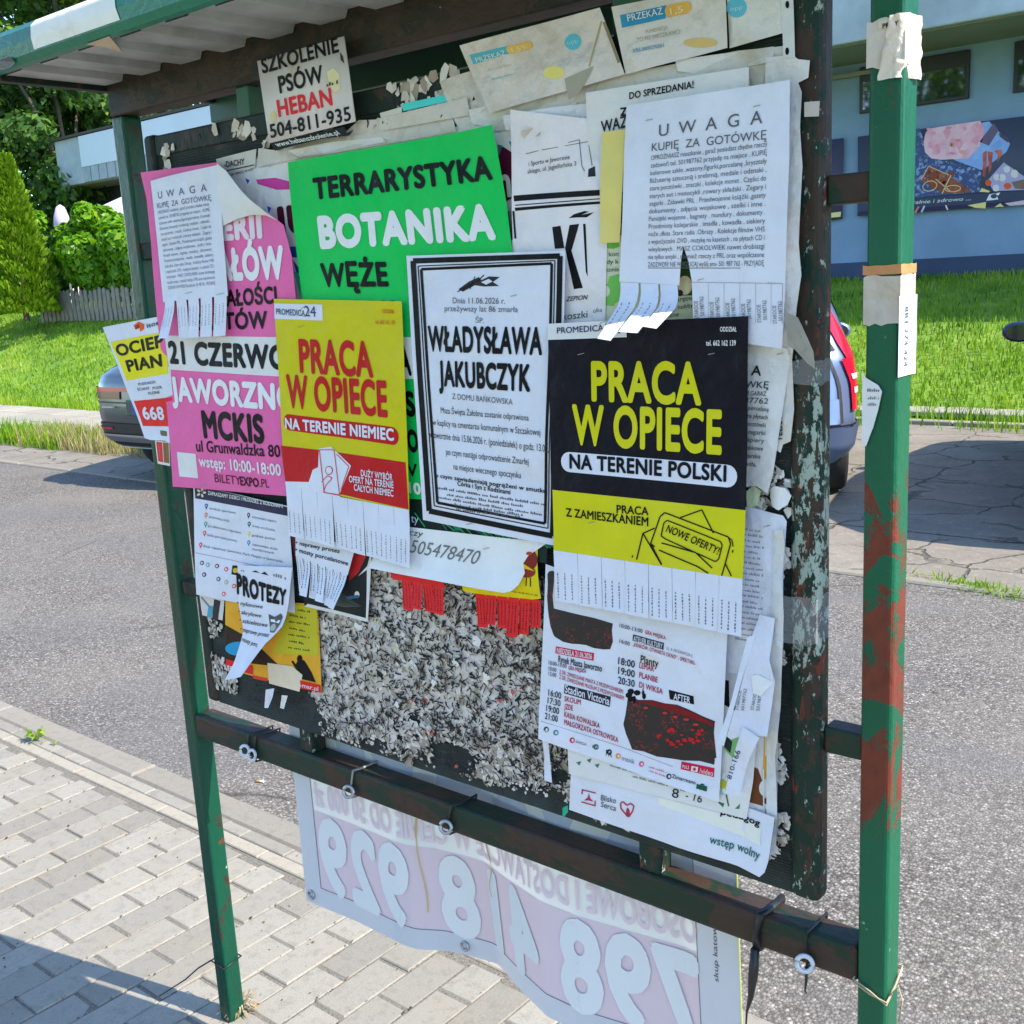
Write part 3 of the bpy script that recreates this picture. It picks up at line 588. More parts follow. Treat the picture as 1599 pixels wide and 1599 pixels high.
def scraps():
    mb = MB()
    def flake(px, py, r, y, mi, tilt=.3):
        c = Vector(on(px, py, 'Y', -.001 - y)); n = random.randint(5, 7); t1, t2 = random.uniform(-tilt, tilt), random.uniform(-tilt, tilt); a0 = random.uniform(0, 6.28); vs = [c - Vector((0, .001, 0))]
        for i in range(n):
            a = a0 + 6.283*i/n; rr = r * random.uniform(.45, 1.15); dx, dz = math.cos(a)*rr, math.sin(a)*rr
            vs.append(Vector((c.x + dx, min(.001, c.y + dx*t1 + dz*t2), c.z + dz)))
        mb.add(vs, [(0, 1 + i, 1 + (i+1) % n) for i in range(n)], mi)
    def sliver(px, py, L, mi, wd=.0012):
        c = Vector(on(px, py, 'Y', -.0045)); a = random.uniform(0, 6.28); bnd = random.uniform(-2.2, 2.2); p = c.copy(); pts = []
        for i in range(4): pts.append(p.copy()); p = p + Vector((math.cos(a), random.uniform(-.5, .1), math.sin(a))) * L/3; a += bnd/3
        vs = []; 
        for q in pts: vs += [q + Vector((-math.sin(a)*wd, 0, math.cos(a)*wd)), q - Vector((-math.sin(a)*wd, -.0005, math.cos(a)*wd))]
        mb.add(vs, [(2*i, 2*i+1, 2*i+3, 2*i+2) for i in range(3)], mi)
    main = [(495, 900), (590, 870), (860, 905), (880, 1090), (890, 1190), (845, 1210), (790, 1160), (740, 1170), (640, 1110), (560, 1155), (500, 1110)]
    low = [(490, 1090), (560, 1120), (640, 1080), (760, 1150), (900, 1180), (900, 1255), (800, 1235), (640, 1190), (500, 1150)]
    left = [(325, 930), (360, 930), (365, 1035), (500, 1085), (500, 1125), (420, 1105), (330, 1070)]
    right = [(1165, 700), (1232, 640), (1232, 1360), (1170, 1352), (1120, 1335), (1010, 1305), (890, 1265), (900, 1240), (1200, 1330), (1215, 1100)]
    top = [(255, 225), (350, 200), (560, 150), (720, 105), (720, 200), (430, 250), (260, 285)]
    def run(poly, n, r0, r1, prob, cols, tilt=.25):
        xs = [p[0] for p in poly]; ys = [p[1] for p in poly]; k = 0
        while k < n:
            x, y = random.uniform(min(xs), max(xs)), random.uniform(min(ys), max(ys)); k += 1
            if not inside((x, y), poly): continue
            nz = noise.noise(Vector((x*.018, y*.018, 1.7)))
            if nz + prob < 0: continue
            flake(x, y, random.uniform(r0, r1), random.uniform(0, .0012) if r1 < .009 else random.uniform(0, .0009), random.choice(cols), tilt)
    run(main, 2600, .010, .020, .8, (0, 0, 0, 1, 1, 2), .014); run(main, 3000, .003, .008, .6, (0, 0, 1, 1, 2, 3), .05); run(low, 2600, .004, .010, -.10, (0, 1, 2, 2), .05); run(low, 1800, .002, .005, .12, (0, 1, 2, 3), .3); run(left, 2600, .003, .008, .05, (0, 2, 2, 1)); run(right, 5200, .003, .009, .02, (0, 1, 3, 2)); run(top, 700, .005, .014, .02, (0, 1, 3, 2))
    for poly, n in ((main, 4300), (low, 1500), (left, 400), (right, 700), (top, 60)):
        xs = [p[0] for p in poly]; ys = [p[1] for p in poly]
        for _ in range(n):
            x, y = random.uniform(min(xs), max(xs)), random.uniform(min(ys), max(ys))
            if inside((x, y), poly): sliver(x, y, random.uniform(.005, .015), random.choice((4, 4, 4, 5)), random.uniform(.0008, .0019))
    for px_, py_, r_ in ((712, 1036, .012), (681, 1050, .009), (678, 1068, .007), (716, 1078, .008), (600, 1050, .010), (520, 1055, .011), (640, 960, .009), (760, 1060, .011), (800, 1110, .010), (560, 980, .010), (700, 930, .009), (745, 1000, .012), (830, 1060, .011), (620, 1100, .009), (850, 1130, .012)): flake(px_, py_, r_, .0035, random.choice((1, 3, 3)), .12)
    for _ in range(34):
        x, y = random.uniform(500, 880), random.uniform(900, 1200)
        if inside((x, y), main) or inside((x, y), low): flake(x, y, random.uniform(.003, .0065), .003, random.randint(6, 10), .6)
    o = mb.build('paper_scraps', M_FLK + [M_CUR, M_BRN] + M_BIT, None, (.75, 0, .95)); tag(o, 'torn scraps and stubs of old posters stuck all over the panel', 'paper scraps', kind='stuff')
scraps()
# ---------------------------------------------------------------- old layers at the back
s = Sheet('torn_poster', 'old white poster with maroon letters, mostly hidden behind the green poster', 'poster', [(345, 258), (850, 176), (880, 560), (380, 500)], 0, W1, crease=.5, dirt=.2)
s.fill([(402, 281), (432, 278), (460, 285), (470, 296), (435, 297), (405, 288)], S(175, 50, 150)).fill([(385, 279), (392, 282), (389, 288)], S(50, 60, 180)).fill([(420, 322), (427, 325), (423, 334)], S(50, 60, 180))
s.fill([(455, 386), (485, 384), (492, 470), (480, 470), (470, 440), (462, 410)], S(25, 70, 150)).fill([(458, 402), (488, 404), (488, 414), (470, 418)], S(205, 212, 235), 2).fill([(470, 432), (488, 436), (489, 452), (476, 450)], S(40, 34, 40), 2).fill([(462, 424), (474, 428), (486, 466), (474, 466)], S(60, 160, 150), 2)
s.text('IU', 441, 366, 492, 362, 40, S(62, 12, 38), .05); s.fill([(778, 243), (786, 229), (800, 238), (822, 235), (830, 290), (812, 305), (797, 312), (784, 318)], S(72, 18, 48)).fill([(778, 226), (786, 228), (780, 245)], S(30, 110, 125), 2).fill([(796, 222), (810, 221), (810, 231), (800, 229)], S(30, 130, 190), 2).text('n', 781, 308, 800, 306, 48, S(190, 195, 210), .03, lv=3); s.done()
s = Sheet('torn_leaflet', 'narrow white leaflet reading DACHY beside the folded pink corner', 'leaflet', [(338, 249), (402, 233), (400, 262), (345, 276)], 1, W2, crease=.5, dirt=.2)
s.text('-DACHY', 353, 262, 384, 257, 9, (.03, .03, .04), .02).line([(356, 267), (399, 258)], 1.6, S(40, 50, 80)).greek(362, 275, 398, 266, 3, (.1, .1, .12)).done()
s = Sheet('torn_paper', 'strip of grey white torn paper under the dog training plate', 'torn paper', [(405, 225), (700, 165), (710, 205), (410, 262)], 1, W2, crease=.9, dirt=.4, outline=[(405, 232), (440, 236), (470, 214), (540, 207), (560, 188), (620, 186), (700, 160), (712, 206), (600, 226), (452, 252), (404, 262)]); s.done()
s = Sheet('torn_paper', 'pale torn paper with a turquoise strip above the green poster', 'torn paper', [(585, 178), (730, 145), (735, 182), (590, 205)], 2, W2, crease=.9, dirt=.3, outline=[(590, 185), (628, 176), (680, 164), (730, 152), (735, 180), (592, 205)])
s.fill([(627, 163), (708, 146), (709, 157), (629, 174)], S(60, 190, 205)).fill([(594, 184), (592, 177), (627, 167), (627, 176)], S(175, 185, 190)); s.done()
s = Sheet('plastic_film', 'wrinkled grey plastic film across the top of the board', 'plastic film', [(700, 160), (1240, 50), (1243, 150), (720, 215)], 1, S(178, 184, 196), crease=1.8, dirt=.25, outline=[(700, 172), (760, 150), (850, 152), (960, 120), (1060, 100), (1150, 80), (1242, 70), (1243, 150), (1100, 160), (900, 190), (722, 212)], rough=.25); s.done()
for lb, pts, cc, ly in (('white torn ribbon of paper right of the turquoise strip', [(735, 172), (800, 160), (870, 150), (905, 156), (900, 176), (830, 184), (760, 198), (738, 194)], W1, 2), ('pale torn sheet edge above the old obituary fragment', [(790, 182), (870, 168), (940, 160), (985, 152), (984, 178), (900, 196), (850, 200), (792, 204)], W0, 3), ('small square of grey torn paper above the jaworznie address line', [(818, 205), (843, 199), (846, 210), (840, 214), (820, 217)], W2, 5),
                        ('white torn flap between the binder strip and the foil', [(1060, 96), (1130, 84), (1205, 72), (1208, 96), (1150, 108), (1090, 116), (1062, 112)], W1, 2), ('grey crumpled paper left of the faded tax leaflet', [(690, 128), (742, 110), (768, 168), (752, 178), (738, 150), (728, 180), (706, 176)], W2, 2), ('long white torn sliver under the dog training plate address', [(455, 236), (520, 222), (590, 214), (600, 222), (540, 232), (470, 246)], W1, 3)):
    xs_ = [p[0] for p in pts]; ys_ = [p[1] for p in pts]; Sheet('torn_paper', lb, 'torn paper', [(min(xs_), min(ys_)), (max(xs_), min(ys_)), (max(xs_), max(ys_)), (min(xs_), max(ys_))], ly, cc, crease=1.2, dirt=.15, outline=pts, curl=lambda u, v: .004*math.sin(5*u + 3*v)).done()
s = Sheet('plastic_sleeve', 'stained clear sleeve holding the left faded 1.5% tax leaflet', 'leaflet', [(720, 72), (940, 13), (985, 118), (770, 178)], 3, S(184, 186, 196), crease=.9, dirt=.3, curl=lambda u, v: .006*v, rough=.3)
s.fill([(737, 87), (800, 72), (803, 84), (744, 102)], S(70, 160, 190)).text('PRZEKAŻ', 750, 99, 796, 87, 8, S(190, 210, 220), 0, 3).rnd((802, 79), (830, 72), 14, S(200, 165, 90), 2).text('1,5%', 806, 83, 830, 77, 7, S(215, 205, 180), 0, 4).ell((901, 67), 13, 13, S(80, 170, 205)).text('opp', 893, 72, 910, 68, 7, S(150, 200, 220), 0, 3)
s.ell((873, 115), 17, 10, S(205, 195, 120)).greek(772, 127, 812, 117, 4, S(110, 165, 190)).greek(768, 112, 806, 103, 4, S(170, 172, 160)).line([(944, 35), (928, 105)], 2.5, S(150, 140, 110)).line([(948, 36), (975, 100)], 4, S(120, 112, 95)).fill([(890, 125), (935, 105), (925, 128), (912, 150), (898, 158)], S(140, 142, 138), 3); s.done()
s = Sheet('plastic_sleeve', 'faded 1.5% tax leaflet in a sleeve with holes, right of the first', 'leaflet', [(958, 12), (1132, -26), (1140, 76), (985, 118)], 3, S(184, 189, 200), crease=.9, dirt=.3, curl=lambda u, v: .005*v, rough=.3)
s.fill([(972, 25), (1043, 9), (1043, 30), (976, 45)], S(40, 130, 185)).text('PRZEKAŻ', 985, 35, 1039, 23, 11, S(205, 220, 235), .005, 3).rnd((1050, 18), (1072, 13), 20, S(205, 160, 80), 2).text('1,5', 1051, 24, 1070, 20, 10, S(220, 215, 190), 0, 4)
s.text('FUNDACJA', 1014, 54, 1048, 47, 6, S(150, 152, 140)).text('„TO MY MIESZKAŃCI', 998, 68, 1066, 54, 7, S(140, 145, 140)).text('KRS 0000270261', 996, 84, 1043, 75, 6, S(70, 140, 190), .01).ell((1098, 68), 26, 8, S(185, 165, 115)); s.done()
s = Sheet('plastic_sleeve', 'torn pale sleeve with a blue disc in the top right corner of the panel', 'leaflet', [(1133, -30), (1216, -48), (1222, 52), (1140, 76)], 3, S(186, 195, 208), crease=.9, dirt=.25, rough=.3)
s.ell((1150, 12), 16, 16, S(80, 165, 205)).text('opp', 1141, 18, 1160, 14, 7, S(150, 205, 225), 0, 3); s.done()
s = Sheet('plastic_strip', 'white perforated binder strip along the top of the right frame bar', 'plastic strip', [(1217, -30), (1236, -30), (1240, 90), (1222, 90)], 4, S(178, 190, 205), crease=.6)
for y in (7, 80): s.ell((1228, y), 3, 6, BLK, n=12)
s.done()
s = Sheet('torn_paper', 'large crumpled white paper edge showing right of the cash buying notice', 'torn paper', [(1195, 88), (1268, 84), (1262, 560), (1190, 560)], 2, W1, crease=1.2, dirt=.15, curl=lambda u, v: .004*u,
          outline=[(1195, 90), (1238, 86), (1247, 93), (1266, 95), (1264, 122), (1248, 130), (1254, 145), (1252, 200), (1257, 260), (1252, 380), (1256, 430), (1248, 480), (1240, 560), (1190, 560)]); s.done()
s = Sheet('old_notice', 'white notice headed do sprzedania in black, cut off by the cash notice', 'notice', [(920, 146), (1170, 105), (1175, 300), (925, 300)], 4, W1, crease=.4)
s.text('DO SPRZEDANIA!', 988, 156, 1086, 138, 10, BLK, .02).text('Z', 974, 182, 985, 181, 12, BLK, .03).text('WAŻ', 944, 208, 985, 199, 17, S(30, 32, 60), .02); s.done()
s = Sheet('old_obituary', 'older black bordered obituary fragment with a huge cut off K, right of the newer one', 'notice', [(800, 172), (955, 190), (945, 505), (800, 520)], 4, S(196, 201, 222), crease=.4)
s.fill([(803, 306), (940, 297), (940, 306), (804, 315)], BLK).line([(806, 321), (940, 311)], 1.5, BLK).fill([(805, 325), (940, 315), (940, 319), (806, 330)], BLK).line([(793, 330), (797, 375)], 6, BLK).line([(803, 330), (806, 373)], 3, BLK).line([(799, 330), (801, 375)], 1.2, BLK)
s.fill([(864, 355), (877, 353), (883, 388), (868, 389)], BLK).fill([(891, 352), (906, 350), (894, 392), (911, 450), (897, 452), (884, 388)], BLK).fill([(912, 350), (916, 350), (919, 432), (916, 425)], BLK)
s.text('i Sportu w Jaworznie', 828, 260, 894, 249, 7, (.05, .05, .06)).text('skiego, ul. Jagiellońska 3', 826, 272, 904, 259, 7, (.05, .05, .06)).line([(824, 241), (909, 219), (913, 260), (917, 268)], 1, (.1, .1, .1)).line([(850, 235), (923, 222), (929, 260)], 1, (.1, .1, .1)).fill([(923, 265), (933, 260), (934, 276), (922, 277)], S(35, 38, 52))
s.fill([(898, 335), (915, 330), (922, 331), (910, 336), (930, 332), (918, 340), (904, 340), (890, 341)], BLK).text('ZEPION', 885, 471, 917, 468, 7, (.04, .04, .05), .01, ital=.3).text('koszki', 880, 500, 918, 496, 11, (.06, .06, .07)); s.done()
s = Sheet('old_leaflet', 'torn pale green horse riding leaflet beside the yellow strip', 'leaflet', [(930, 365), (1090, 375), (1088, 505), (925, 505)], 3, S(176, 190, 178), crease=.4)
s.fill([(943, 379), (969, 379), (969, 386), (960, 389), (946, 388)], S(85, 160, 60)).fill([(953, 432), (969, 428), (969, 470), (955, 478), (930, 475), (930, 445), (950, 444)], S(95, 170, 85)).rnd((930, 455), (946, 455), 19, S(176, 190, 178), 2).fill([(930, 466), (962, 464), (960, 478), (930, 476)], S(95, 170, 85)).rnd((925, 486), (940, 485), 16, S(176, 190, 178), 3)
for t, x0, x1, y in (('łanie kon', 930, 968, 402), ('a jazdy k', 930, 968, 414), ('zy o konia', 930, 968, 426), ('wane', 930, 946, 437)): s.text(t, x0, y, x1, y - 2, 7, (.05, .06, .05))
s.text('mi', 930, 391, 937, 390, 7, (.05, .06, .05)).text('ność', 930, 459, 948, 457, 7, (.05, .06, .05), lv=4).text('olka', 928, 489, 942, 487, 7, (.05, .06, .05), lv=4)
s.fill([(1060, 385), (1081, 385), (1081, 462), (1056, 462)], S(45, 75, 35)).ell((1070, 446), 11, 15, S(196, 190, 165), 2).ell((1073, 448), 4, 10, S(225, 215, 185), 3).ell((1062, 458), 5, 5, S(50, 40, 45), 3).text('na skrętne', 1042, 474, 1083, 469, 8, (.05, .06, .05), lv=4).text('angi hobby', 1040, 487, 1083, 480, 7, (.05, .06, .05), lv=4).text('oczne', 1035, 497, 1060, 494, 7, (.05, .06, .05), lv=4); s.done()
# ---------------------------------------------------------------- green poster
GRN = (.001, .60, .10)
s = Sheet('poster', 'large bright green reptile and plant fair poster with black and white capitals', 'poster', [(452, 254), (777, 196), (848, 790), (505, 772)], 5, GRN, crease=.25, curl=lambda u, v: .010*max(0, u - .85)*6*max(0, .2 - v)*5)
s.text('TERRARYSTYKA', 494, 311, 772, 279, 31, BLK, .045).text('BOTANIKA', 503, 386, 776, 371, 45, S(200, 208, 235), .06).text('WĘŻE', 506, 447, 608, 446, 34, BLK, .04).text('GADY', 530, 476, 618, 476, 6, BLK, .03)
s.fill([(486, 526), (660, 527), (668, 592), (490, 592)], S(195, 205, 228)).text('21 CZERWCA', 500, 582, 644, 584, 44, BLK, .05, 3).text('MCKIS', 560, 646, 650, 649, 34, BLK, .05).text('JAWORZNO', 540, 700, 655, 705, 30, BLK, .05).text('ul W', 600, 741, 654, 744, 18, BLK, .02).text('10', 640, 769, 660, 772, 16, S(200, 208, 235), .04); s.done()
# green-black ribbon of a poster below it
s = Sheet('torn_poster', 'dark poster with green leaves peeping out under the obituary', 'poster', [(640, 745), (860, 760), (856, 880), (640, 840)], 4, (.012, .03, .022), crease=.4)
for i in range(26): x = random.uniform(645, 850); s.line([(x, 800 + (x-645)*.2), (x + random.uniform(10, 30), 822 + (x-645)*.17)], 1.6, S(30, random.randint(110, 170), 110))
s.text('ty', 644, 815, 656, 817, 12, W0, .01); s.done()
# ---------------------------------------------------------------- yellow and red barbecue tickets, number sheet
s = Sheet('ticket_sheet', 'yellow and red barbecue flyer with a kettle grill drawing and red strips', 'flyer', [(815, 838), (852, 846), (850, 985), (724, 905)], 5, S(205, 185, 0), outline=[(722, 900), (815, 838), (842, 850), (846, 935), (726, 922)], crease=.3)
s.ell((827, 872), 14, 18, S(110, 32, 30), rot=-.3).ell((825, 893), 13, 9, S(125, 36, 32), 2).fill([(814, 876), (838, 892), (815, 886)], S(215, 170, 0), 3).line([(824, 902), (823, 915)], 1.5, BLK).line([(830, 902), (830, 916)], 1.5, BLK).line([(816, 902), (806, 918)], 1.5, BLK).ell((829, 864), 5, 3, S(150, 60, 50), 3).greek(735, 913, 842, 931, 2.5, (.12, .1, .01))
RED = S(205, 32, 38)
s.tear(0, 1, [.12, .3, .2, .25, .15, .1], .062, ((745, 926), (846, 938)), 6, .06, mat=paper(RED), jag=.35, ink=((.07, .008, .010), 3, .12, .92, .0028), lean=[.12, .1, .1, .05, .0, .0]); s.done()
s = Sheet('ticket_sheet', 'small red flyer with four short strips hanging under the phone number sheet', 'flyer', [(610, 892), (695, 908), (700, 918), (615, 905)], 5, RED, crease=.3)
s.tear(0, 1, [.2, .35, .15, .25], .05, ((627, 902), (695, 916)), 4, .08, mat=paper(RED), lean=.18, jag=.2, ink=((.07, .008, .010), 3, .12, .92, .0028)); s.done()
s = Sheet('phone_notice', 'plain white sheet with a thin grey nine digit number', 'notice', [(600, 818), (856, 848), (812, 925), (583, 885)], 6, S(196, 207, 226), curl=lambda u, v: .010*max(0, v-.6)*2.5, outline=[(600, 818), (856, 848), (826, 868), (818, 880), (821, 895), (815, 912), (806, 921), (795, 923), (583, 885)])
s.text('505478470', 642, 862, 747, 881, 20, S(95, 105, 120), -.012).text('czy', 641, 835, 662, 838, 9, (.05, .05, .06)).staple((762, 856)); s.done()
# ---------------------------------------------------------------- lower left papers
s = Sheet('photo_poster', 'orange and lime poster with a black drummer silhouette and a torn off patch', 'poster', [(355, 936), (494, 944), (503, 1083), (357, 1043)], 2, S(205, 150, 40), crease=.35, dirt=.1)
s.fill([(452, 945), (493, 948), (497, 1025), (430, 1020)], S(165, 165, 40)).fill([(356, 975), (400, 1000), (440, 1040), (357, 1030)], S(40, 30, 28)).fill([(360, 955), (390, 960), (392, 985), (372, 972)], S(205, 145, 35), 2).ell((378, 1012), 22, 11, S(25, 135, 195), 2).fill([(357, 1028), (400, 1038), (400, 1052), (357, 1042)], S(190, 30, 30), 3).text('tel 5', 359, 1043, 381, 1047, 7, W0, .02, 4)
for i in range(7): s.greek(452 + i % 2, 952 + i*10, 484 - (i*7) % 14, 958 + i*10, 4, (.03, .03, .02))
s.fill([(462, 1040), (468, 1028), (476, 1032), (487, 1050), (494, 1066), (470, 1060)], BLK, 2).ell((469, 1029), 4, 6, BLK, 2, 12).line([(458, 1032), (464, 1042)], 3, BLK).fill([(422, 1034), (458, 1040), (474, 1054), (470, 1080), (425, 1066)], S(190, 186, 178), 3).fill([(470, 1062), (501, 1070), (503, 1082), (472, 1075)], S(190, 30, 30), 3).text('-mar.pl', 471, 1072, 499, 1079, 6, W0, .01, 5).fill([(400, 1053), (422, 1058), (422, 1063), (400, 1058)], S(190, 50, 40), 2); s.done()
s = Sheet('torn_poster', 'small scrap with blue and black print at the left edge under the family day poster', 'poster', [(314, 925), (354, 934), (352, 968), (320, 960)], 2, W2, crease=.5)
s.fill([(338, 935), (348, 938), (345, 968), (336, 966)], S(40, 40, 45)).fill([(330, 945), (337, 946), (335, 964), (328, 962)], S(60, 140, 180), 2).line([(318, 932), (334, 950), (328, 965)], 2, S(90, 110, 130)); s.done()
s = Sheet('photo_poster', 'dark photo poster with red guitar shape and white torn border under the denture notice', 'poster', [(455, 838), (582, 868), (573, 972), (474, 948)], 4, S(28, 32, 38), crease=.4)
s.fill([(455, 838), (480, 843), (474, 900), (462, 880)], S(75, 18, 45)).fill([(555, 862), (575, 866), (560, 895), (545, 908), (546, 888)], S(160, 30, 38)).fill([(560, 900), (575, 884), (580, 866), (582, 869), (574, 972), (571, 968), (574, 890)], W1, 2).fill([(474, 948), (479, 944), (571, 966), (573, 972)], W1, 2).ell((557, 929), 4, 5, W1, 2, 12)
for i in range(12): s.line([(490 + i*4, 940 + i*.8), (530 + i*3, 925 + i*2)], 1, S(70, 85, 90))
s.line([(540, 935), (560, 932)], 5, S(45, 90, 130)); s.done()
NOTE = W0
s = Sheet('family_notice', 'white family day programme with navy heading band, coloured pins and sponsor logos', 'poster', [(300, 758), (452, 790), (460, 958), (310, 928)], 3, W0, crease=.3)
NAVY = S(40, 40, 72)
s.fill([(302, 758), (452, 792), (453, 806), (304, 779)], NAVY).text('ZAPRASZAMY DZIECI I MŁODZIEŻ Z RODZINAMI', 324, 773, 445, 793, 5.5, S(215, 220, 235), .02, 3)
for a in range(5): s.ell((313 + 5*math.cos(a*1.25), 770 + 5*math.sin(a*1.25)), 3, 1.8, S(215, 190, 185), 2, 8, a*1.25)
pins = [((321, 792), S(60, 60, 140)), ((321, 806), S(215, 120, 80)), ((321, 820), S(70, 150, 140)), ((320, 834), S(200, 80, 90)), ((315, 852), S(190, 60, 90)), ((388, 806), S(80, 50, 90)), ((389, 820), S(50, 90, 80)), ((389, 835), S(190, 200, 60)), ((389, 849), S(50, 130, 200))]
for (x, y), c in pins: s.ell((x, y - 1.5), 2.6, 3.4, c, 1, 10).fill([(x - 1.8, y), (x + 1.8, y), (x, y + 5)], c).ell((x, y - 1.5), 1.1, 1.3, W0, 2, 8)
GR = S(75, 78, 95)
for t, x0, y0, x1, y1 in (('atrakcje sportowe', 326, 796, 368, 803), ('prezentacja służb', 326, 809, 358, 816), ('gry plenerowe z nagrodami', 325, 823, 377, 834), ('nauka pierwszej pomocy', 324, 837, 371, 847), ('akcja rejestracji: Jaworzno, Park Miejski w Jaworznie', 319, 854, 441, 879), ('stanowisko sapera', 394, 809, 433, 816), ('wozy strażackie', 394, 823, 431, 830), ('pokaz psów', 394, 838, 431, 844), ('stanowiska służb', 395, 852, 434, 860), ('mundurowych', 395, 859, 428, 866)): s.text(t, x0, y0, x1, y1, 3.6, GR)
s.line([(308, 863), (458, 896)], .7, S(150, 110, 150))
for x, y, c in ((318, 879, GR), (327, 882, S(100, 150, 160)), (341, 884, S(130, 40, 50)), (355, 889, S(195, 60, 80)), (322, 897, (.03, .03, .03)), (344, 904, GR), (356, 909, S(150, 160, 130)), (368, 915, S(190, 70, 60)), (353, 927, S(200, 90, 80))): s.ell((x, y), 3.2, 3.6, c, 1, 10).ell((x, y), 1.6, 1.8, W0, 2, 8)
s.fill([(364, 883), (376, 884), (374, 899), (363, 897)], BLK).ell((369, 891), 4, 4, S(180, 160, 40), 2, 10).staple((316, 766)); s.done()
def denture(s, x, y, k=1.0):
    s.fill([(x-14*k, y-8*k), (x-4*k, y-3*k), (x+8*k, y-9*k), (x+12*k, y-4*k), (x+10*k, y+8*k), (x+2*k, y+22*k), (x-6*k, y+22*k), (x-11*k, y+8*k)], S(70, 72, 80), 2).fill([(x-10*k, y+1*k), (x+9*k, y+2*k), (x+7*k, y+7*k), (x-9*k, y+5*k)], S(215, 220, 235), 3).ell((x-2*k, y+14*k), 6*k, 6*k, S(150, 154, 165), 3, 12)
s = Sheet('denture_notice', 'curled white denture repair notice with its lower corner rolled up', 'notice', [(374, 884), (461, 888), (455, 1012), (384, 1052)], 6, W0, curl=lambda u, v: .006 + .035*max(0, v-.55)**1.5*3 + .012*max(0, u-.75)*4*v, outline=[(376, 882), (460, 886), (457, 940), (452, 975), (444, 985), (430, 1000), (410, 1045), (380, 1052), (386, 1030), (388, 985), (380, 945)], crease=.3)
s.text('PROTEZY', 377, 924, 452, 943, 29, BLK, .055).greek(431, 899, 452, 905, 6, S(110, 112, 130)).greek(382, 891, 388, 892, 4, S(110, 112, 130)).fill([(398, 892), (404, 890), (411, 894)], BLK).fill([(412, 895), (418, 892), (424, 898)], BLK)
for i, (t, x1) in enumerate((('• nylonowe', 415), ('• akrylowe', 413), ('• szkieletowe', 424), ('• naprawy protez', 431), ('• mosty porc.', 418))): s.text(t, 377 + i*2, 942 + i*13.5, x1, 949 + i*14, 6.5, (.05, .05, .06), .008, ital=.25)
denture(s, 437, 965, .9); s.done()
s = Sheet('denture_notice', 'white strip sheet on naprawy protez, fringe of phone strips hanging over the dark photo poster', 'notice', [(462, 825), (556, 858), (546, 898), (464, 868)], 7, W0, curl=lambda u, v: .004*v, crease=.3)
s.text('• naprawy protez', 464, 850, 532, 864, 6, (.05, .05, .06), .02).text('• mosty porcelanowe', 464, 861, 546, 883, 6.5, (.05, .05, .06), .02)
s.tear(0, 1, [.10, .42, .2, .35, .22, .3, .4], .062, ((464, 868), (546, 897)), 7, .12, lean=[.1, .12, .0, .08, -.1, -.22, -.3], ink=((.06, .06, .07), 2, .05, .8, .0032))
s.done()
# ---------------------------------------------------------------- pink poster and the notices round it
s = Sheet('insulation_sheet', 'white, yellow and red foam insulation flyer folded over the left post', 'flyer', [(168, 511), (268, 492), (278, 690), (231, 685)], 4, W0, crease=.3, outline=[(168, 511), (268, 492), (280, 697), (262, 688), (240, 687), (231, 684)], curl=lambda u, v: .008)
s.fill([(179, 534), (268, 517), (270, 583), (204, 594)], S(205, 195, 15)).fill([(214, 626), (275, 620), (277, 666), (228, 665)], RED)
s.text('OCIEP', 191, 556, 264, 541, 17, BLK, .035, 3).text('PIAN', 207, 580, 261, 571, 17, BLK, .035, 3).text('668', 230, 654, 262, 655, 18, W0, .035, 3).text('PODDASZA', 223, 602, 250, 598, 4, GR, .01).text('ŚCIANY', 221, 610, 240, 608, 4, GR, .01).text('PODŁ', 245, 608, 260, 606, 4, GR, .01).text('KLEINE', 238, 616, 256, 614, 4, GR, .01)
OR_ = S(195, 80, 40)
s.fill([(217, 508), (225, 502), (234, 506), (233, 514), (227, 518), (226, 512), (220, 515)], OR_, 2).fill([(220, 509), (226, 505), (226, 512), (220, 514)], S(120, 45, 25), 3).text('isos', 238, 512, 256, 507, 7, (.05, .05, .06), .015, 3).rnd((256, 676), (264, 677), 8, S(90, 90, 70)); s.done()
s = Sheet('ticket_sheet', 'small red and brown card tucked under the insulation flyer on the post', 'card', [(245, 688), (266, 690), (268, 728), (250, 724)], 3, W1, curl=lambda u, v: .006)
s.fill([(247, 690), (256, 691), (258, 722), (251, 720)], S(185, 45, 50)).fill([(257, 691), (265, 692), (267, 724), (259, 722)], S(120, 90, 60)).greek(254, 718, 251, 694, 3, W0).greek(263, 720, 260, 695, 3, (.05, .04, .03)); s.done()
PK = (.86, .145, .40)
s = Sheet('poster', 'large pink mineral fair poster with black and white capitals and a folded corner', 'poster', [(223, 270), (430, 238), (462, 776), (272, 760)], 6, PK, crease=.25, outline=[(223, 270), (346, 254), (348, 345), (395, 336), (430, 336), (450, 352), (462, 400), (470, 500), (476, 776), (272, 760), (256, 560), (240, 380), (232, 310)], curl=lambda u, v: .004)
LT = (.80, .30, .58)
s.text('ERII', 351, 374, 417, 370, 34, S(225, 190, 215), .06).text('AŁÓW', 343, 436, 452, 433, 44, S(220, 205, 232), .06).text('AŁOŚCI', 358, 478, 439, 473, 24, BLK, .035).text('ERYTÓW', 312, 515, 424, 512, 24, BLK, .035)
s.fill([(262, 524), (480, 527), (482, 590), (268, 577)], W1).text('21 CZERWCA', 270, 566, 478, 577, 32, BLK, .045, 3).text('JAWORZNO', 272, 624, 470, 640, 34, S(205, 215, 240), .05).text('MCKIS', 321, 682, 421, 690, 39, BLK, .045).text('ul Grunwaldzka 80', 309, 705, 445, 713, 17, BLK, .015).text('wstęp: 10:00-18:00', 313, 728, 446, 742, 16, S(230, 195, 220), .03)
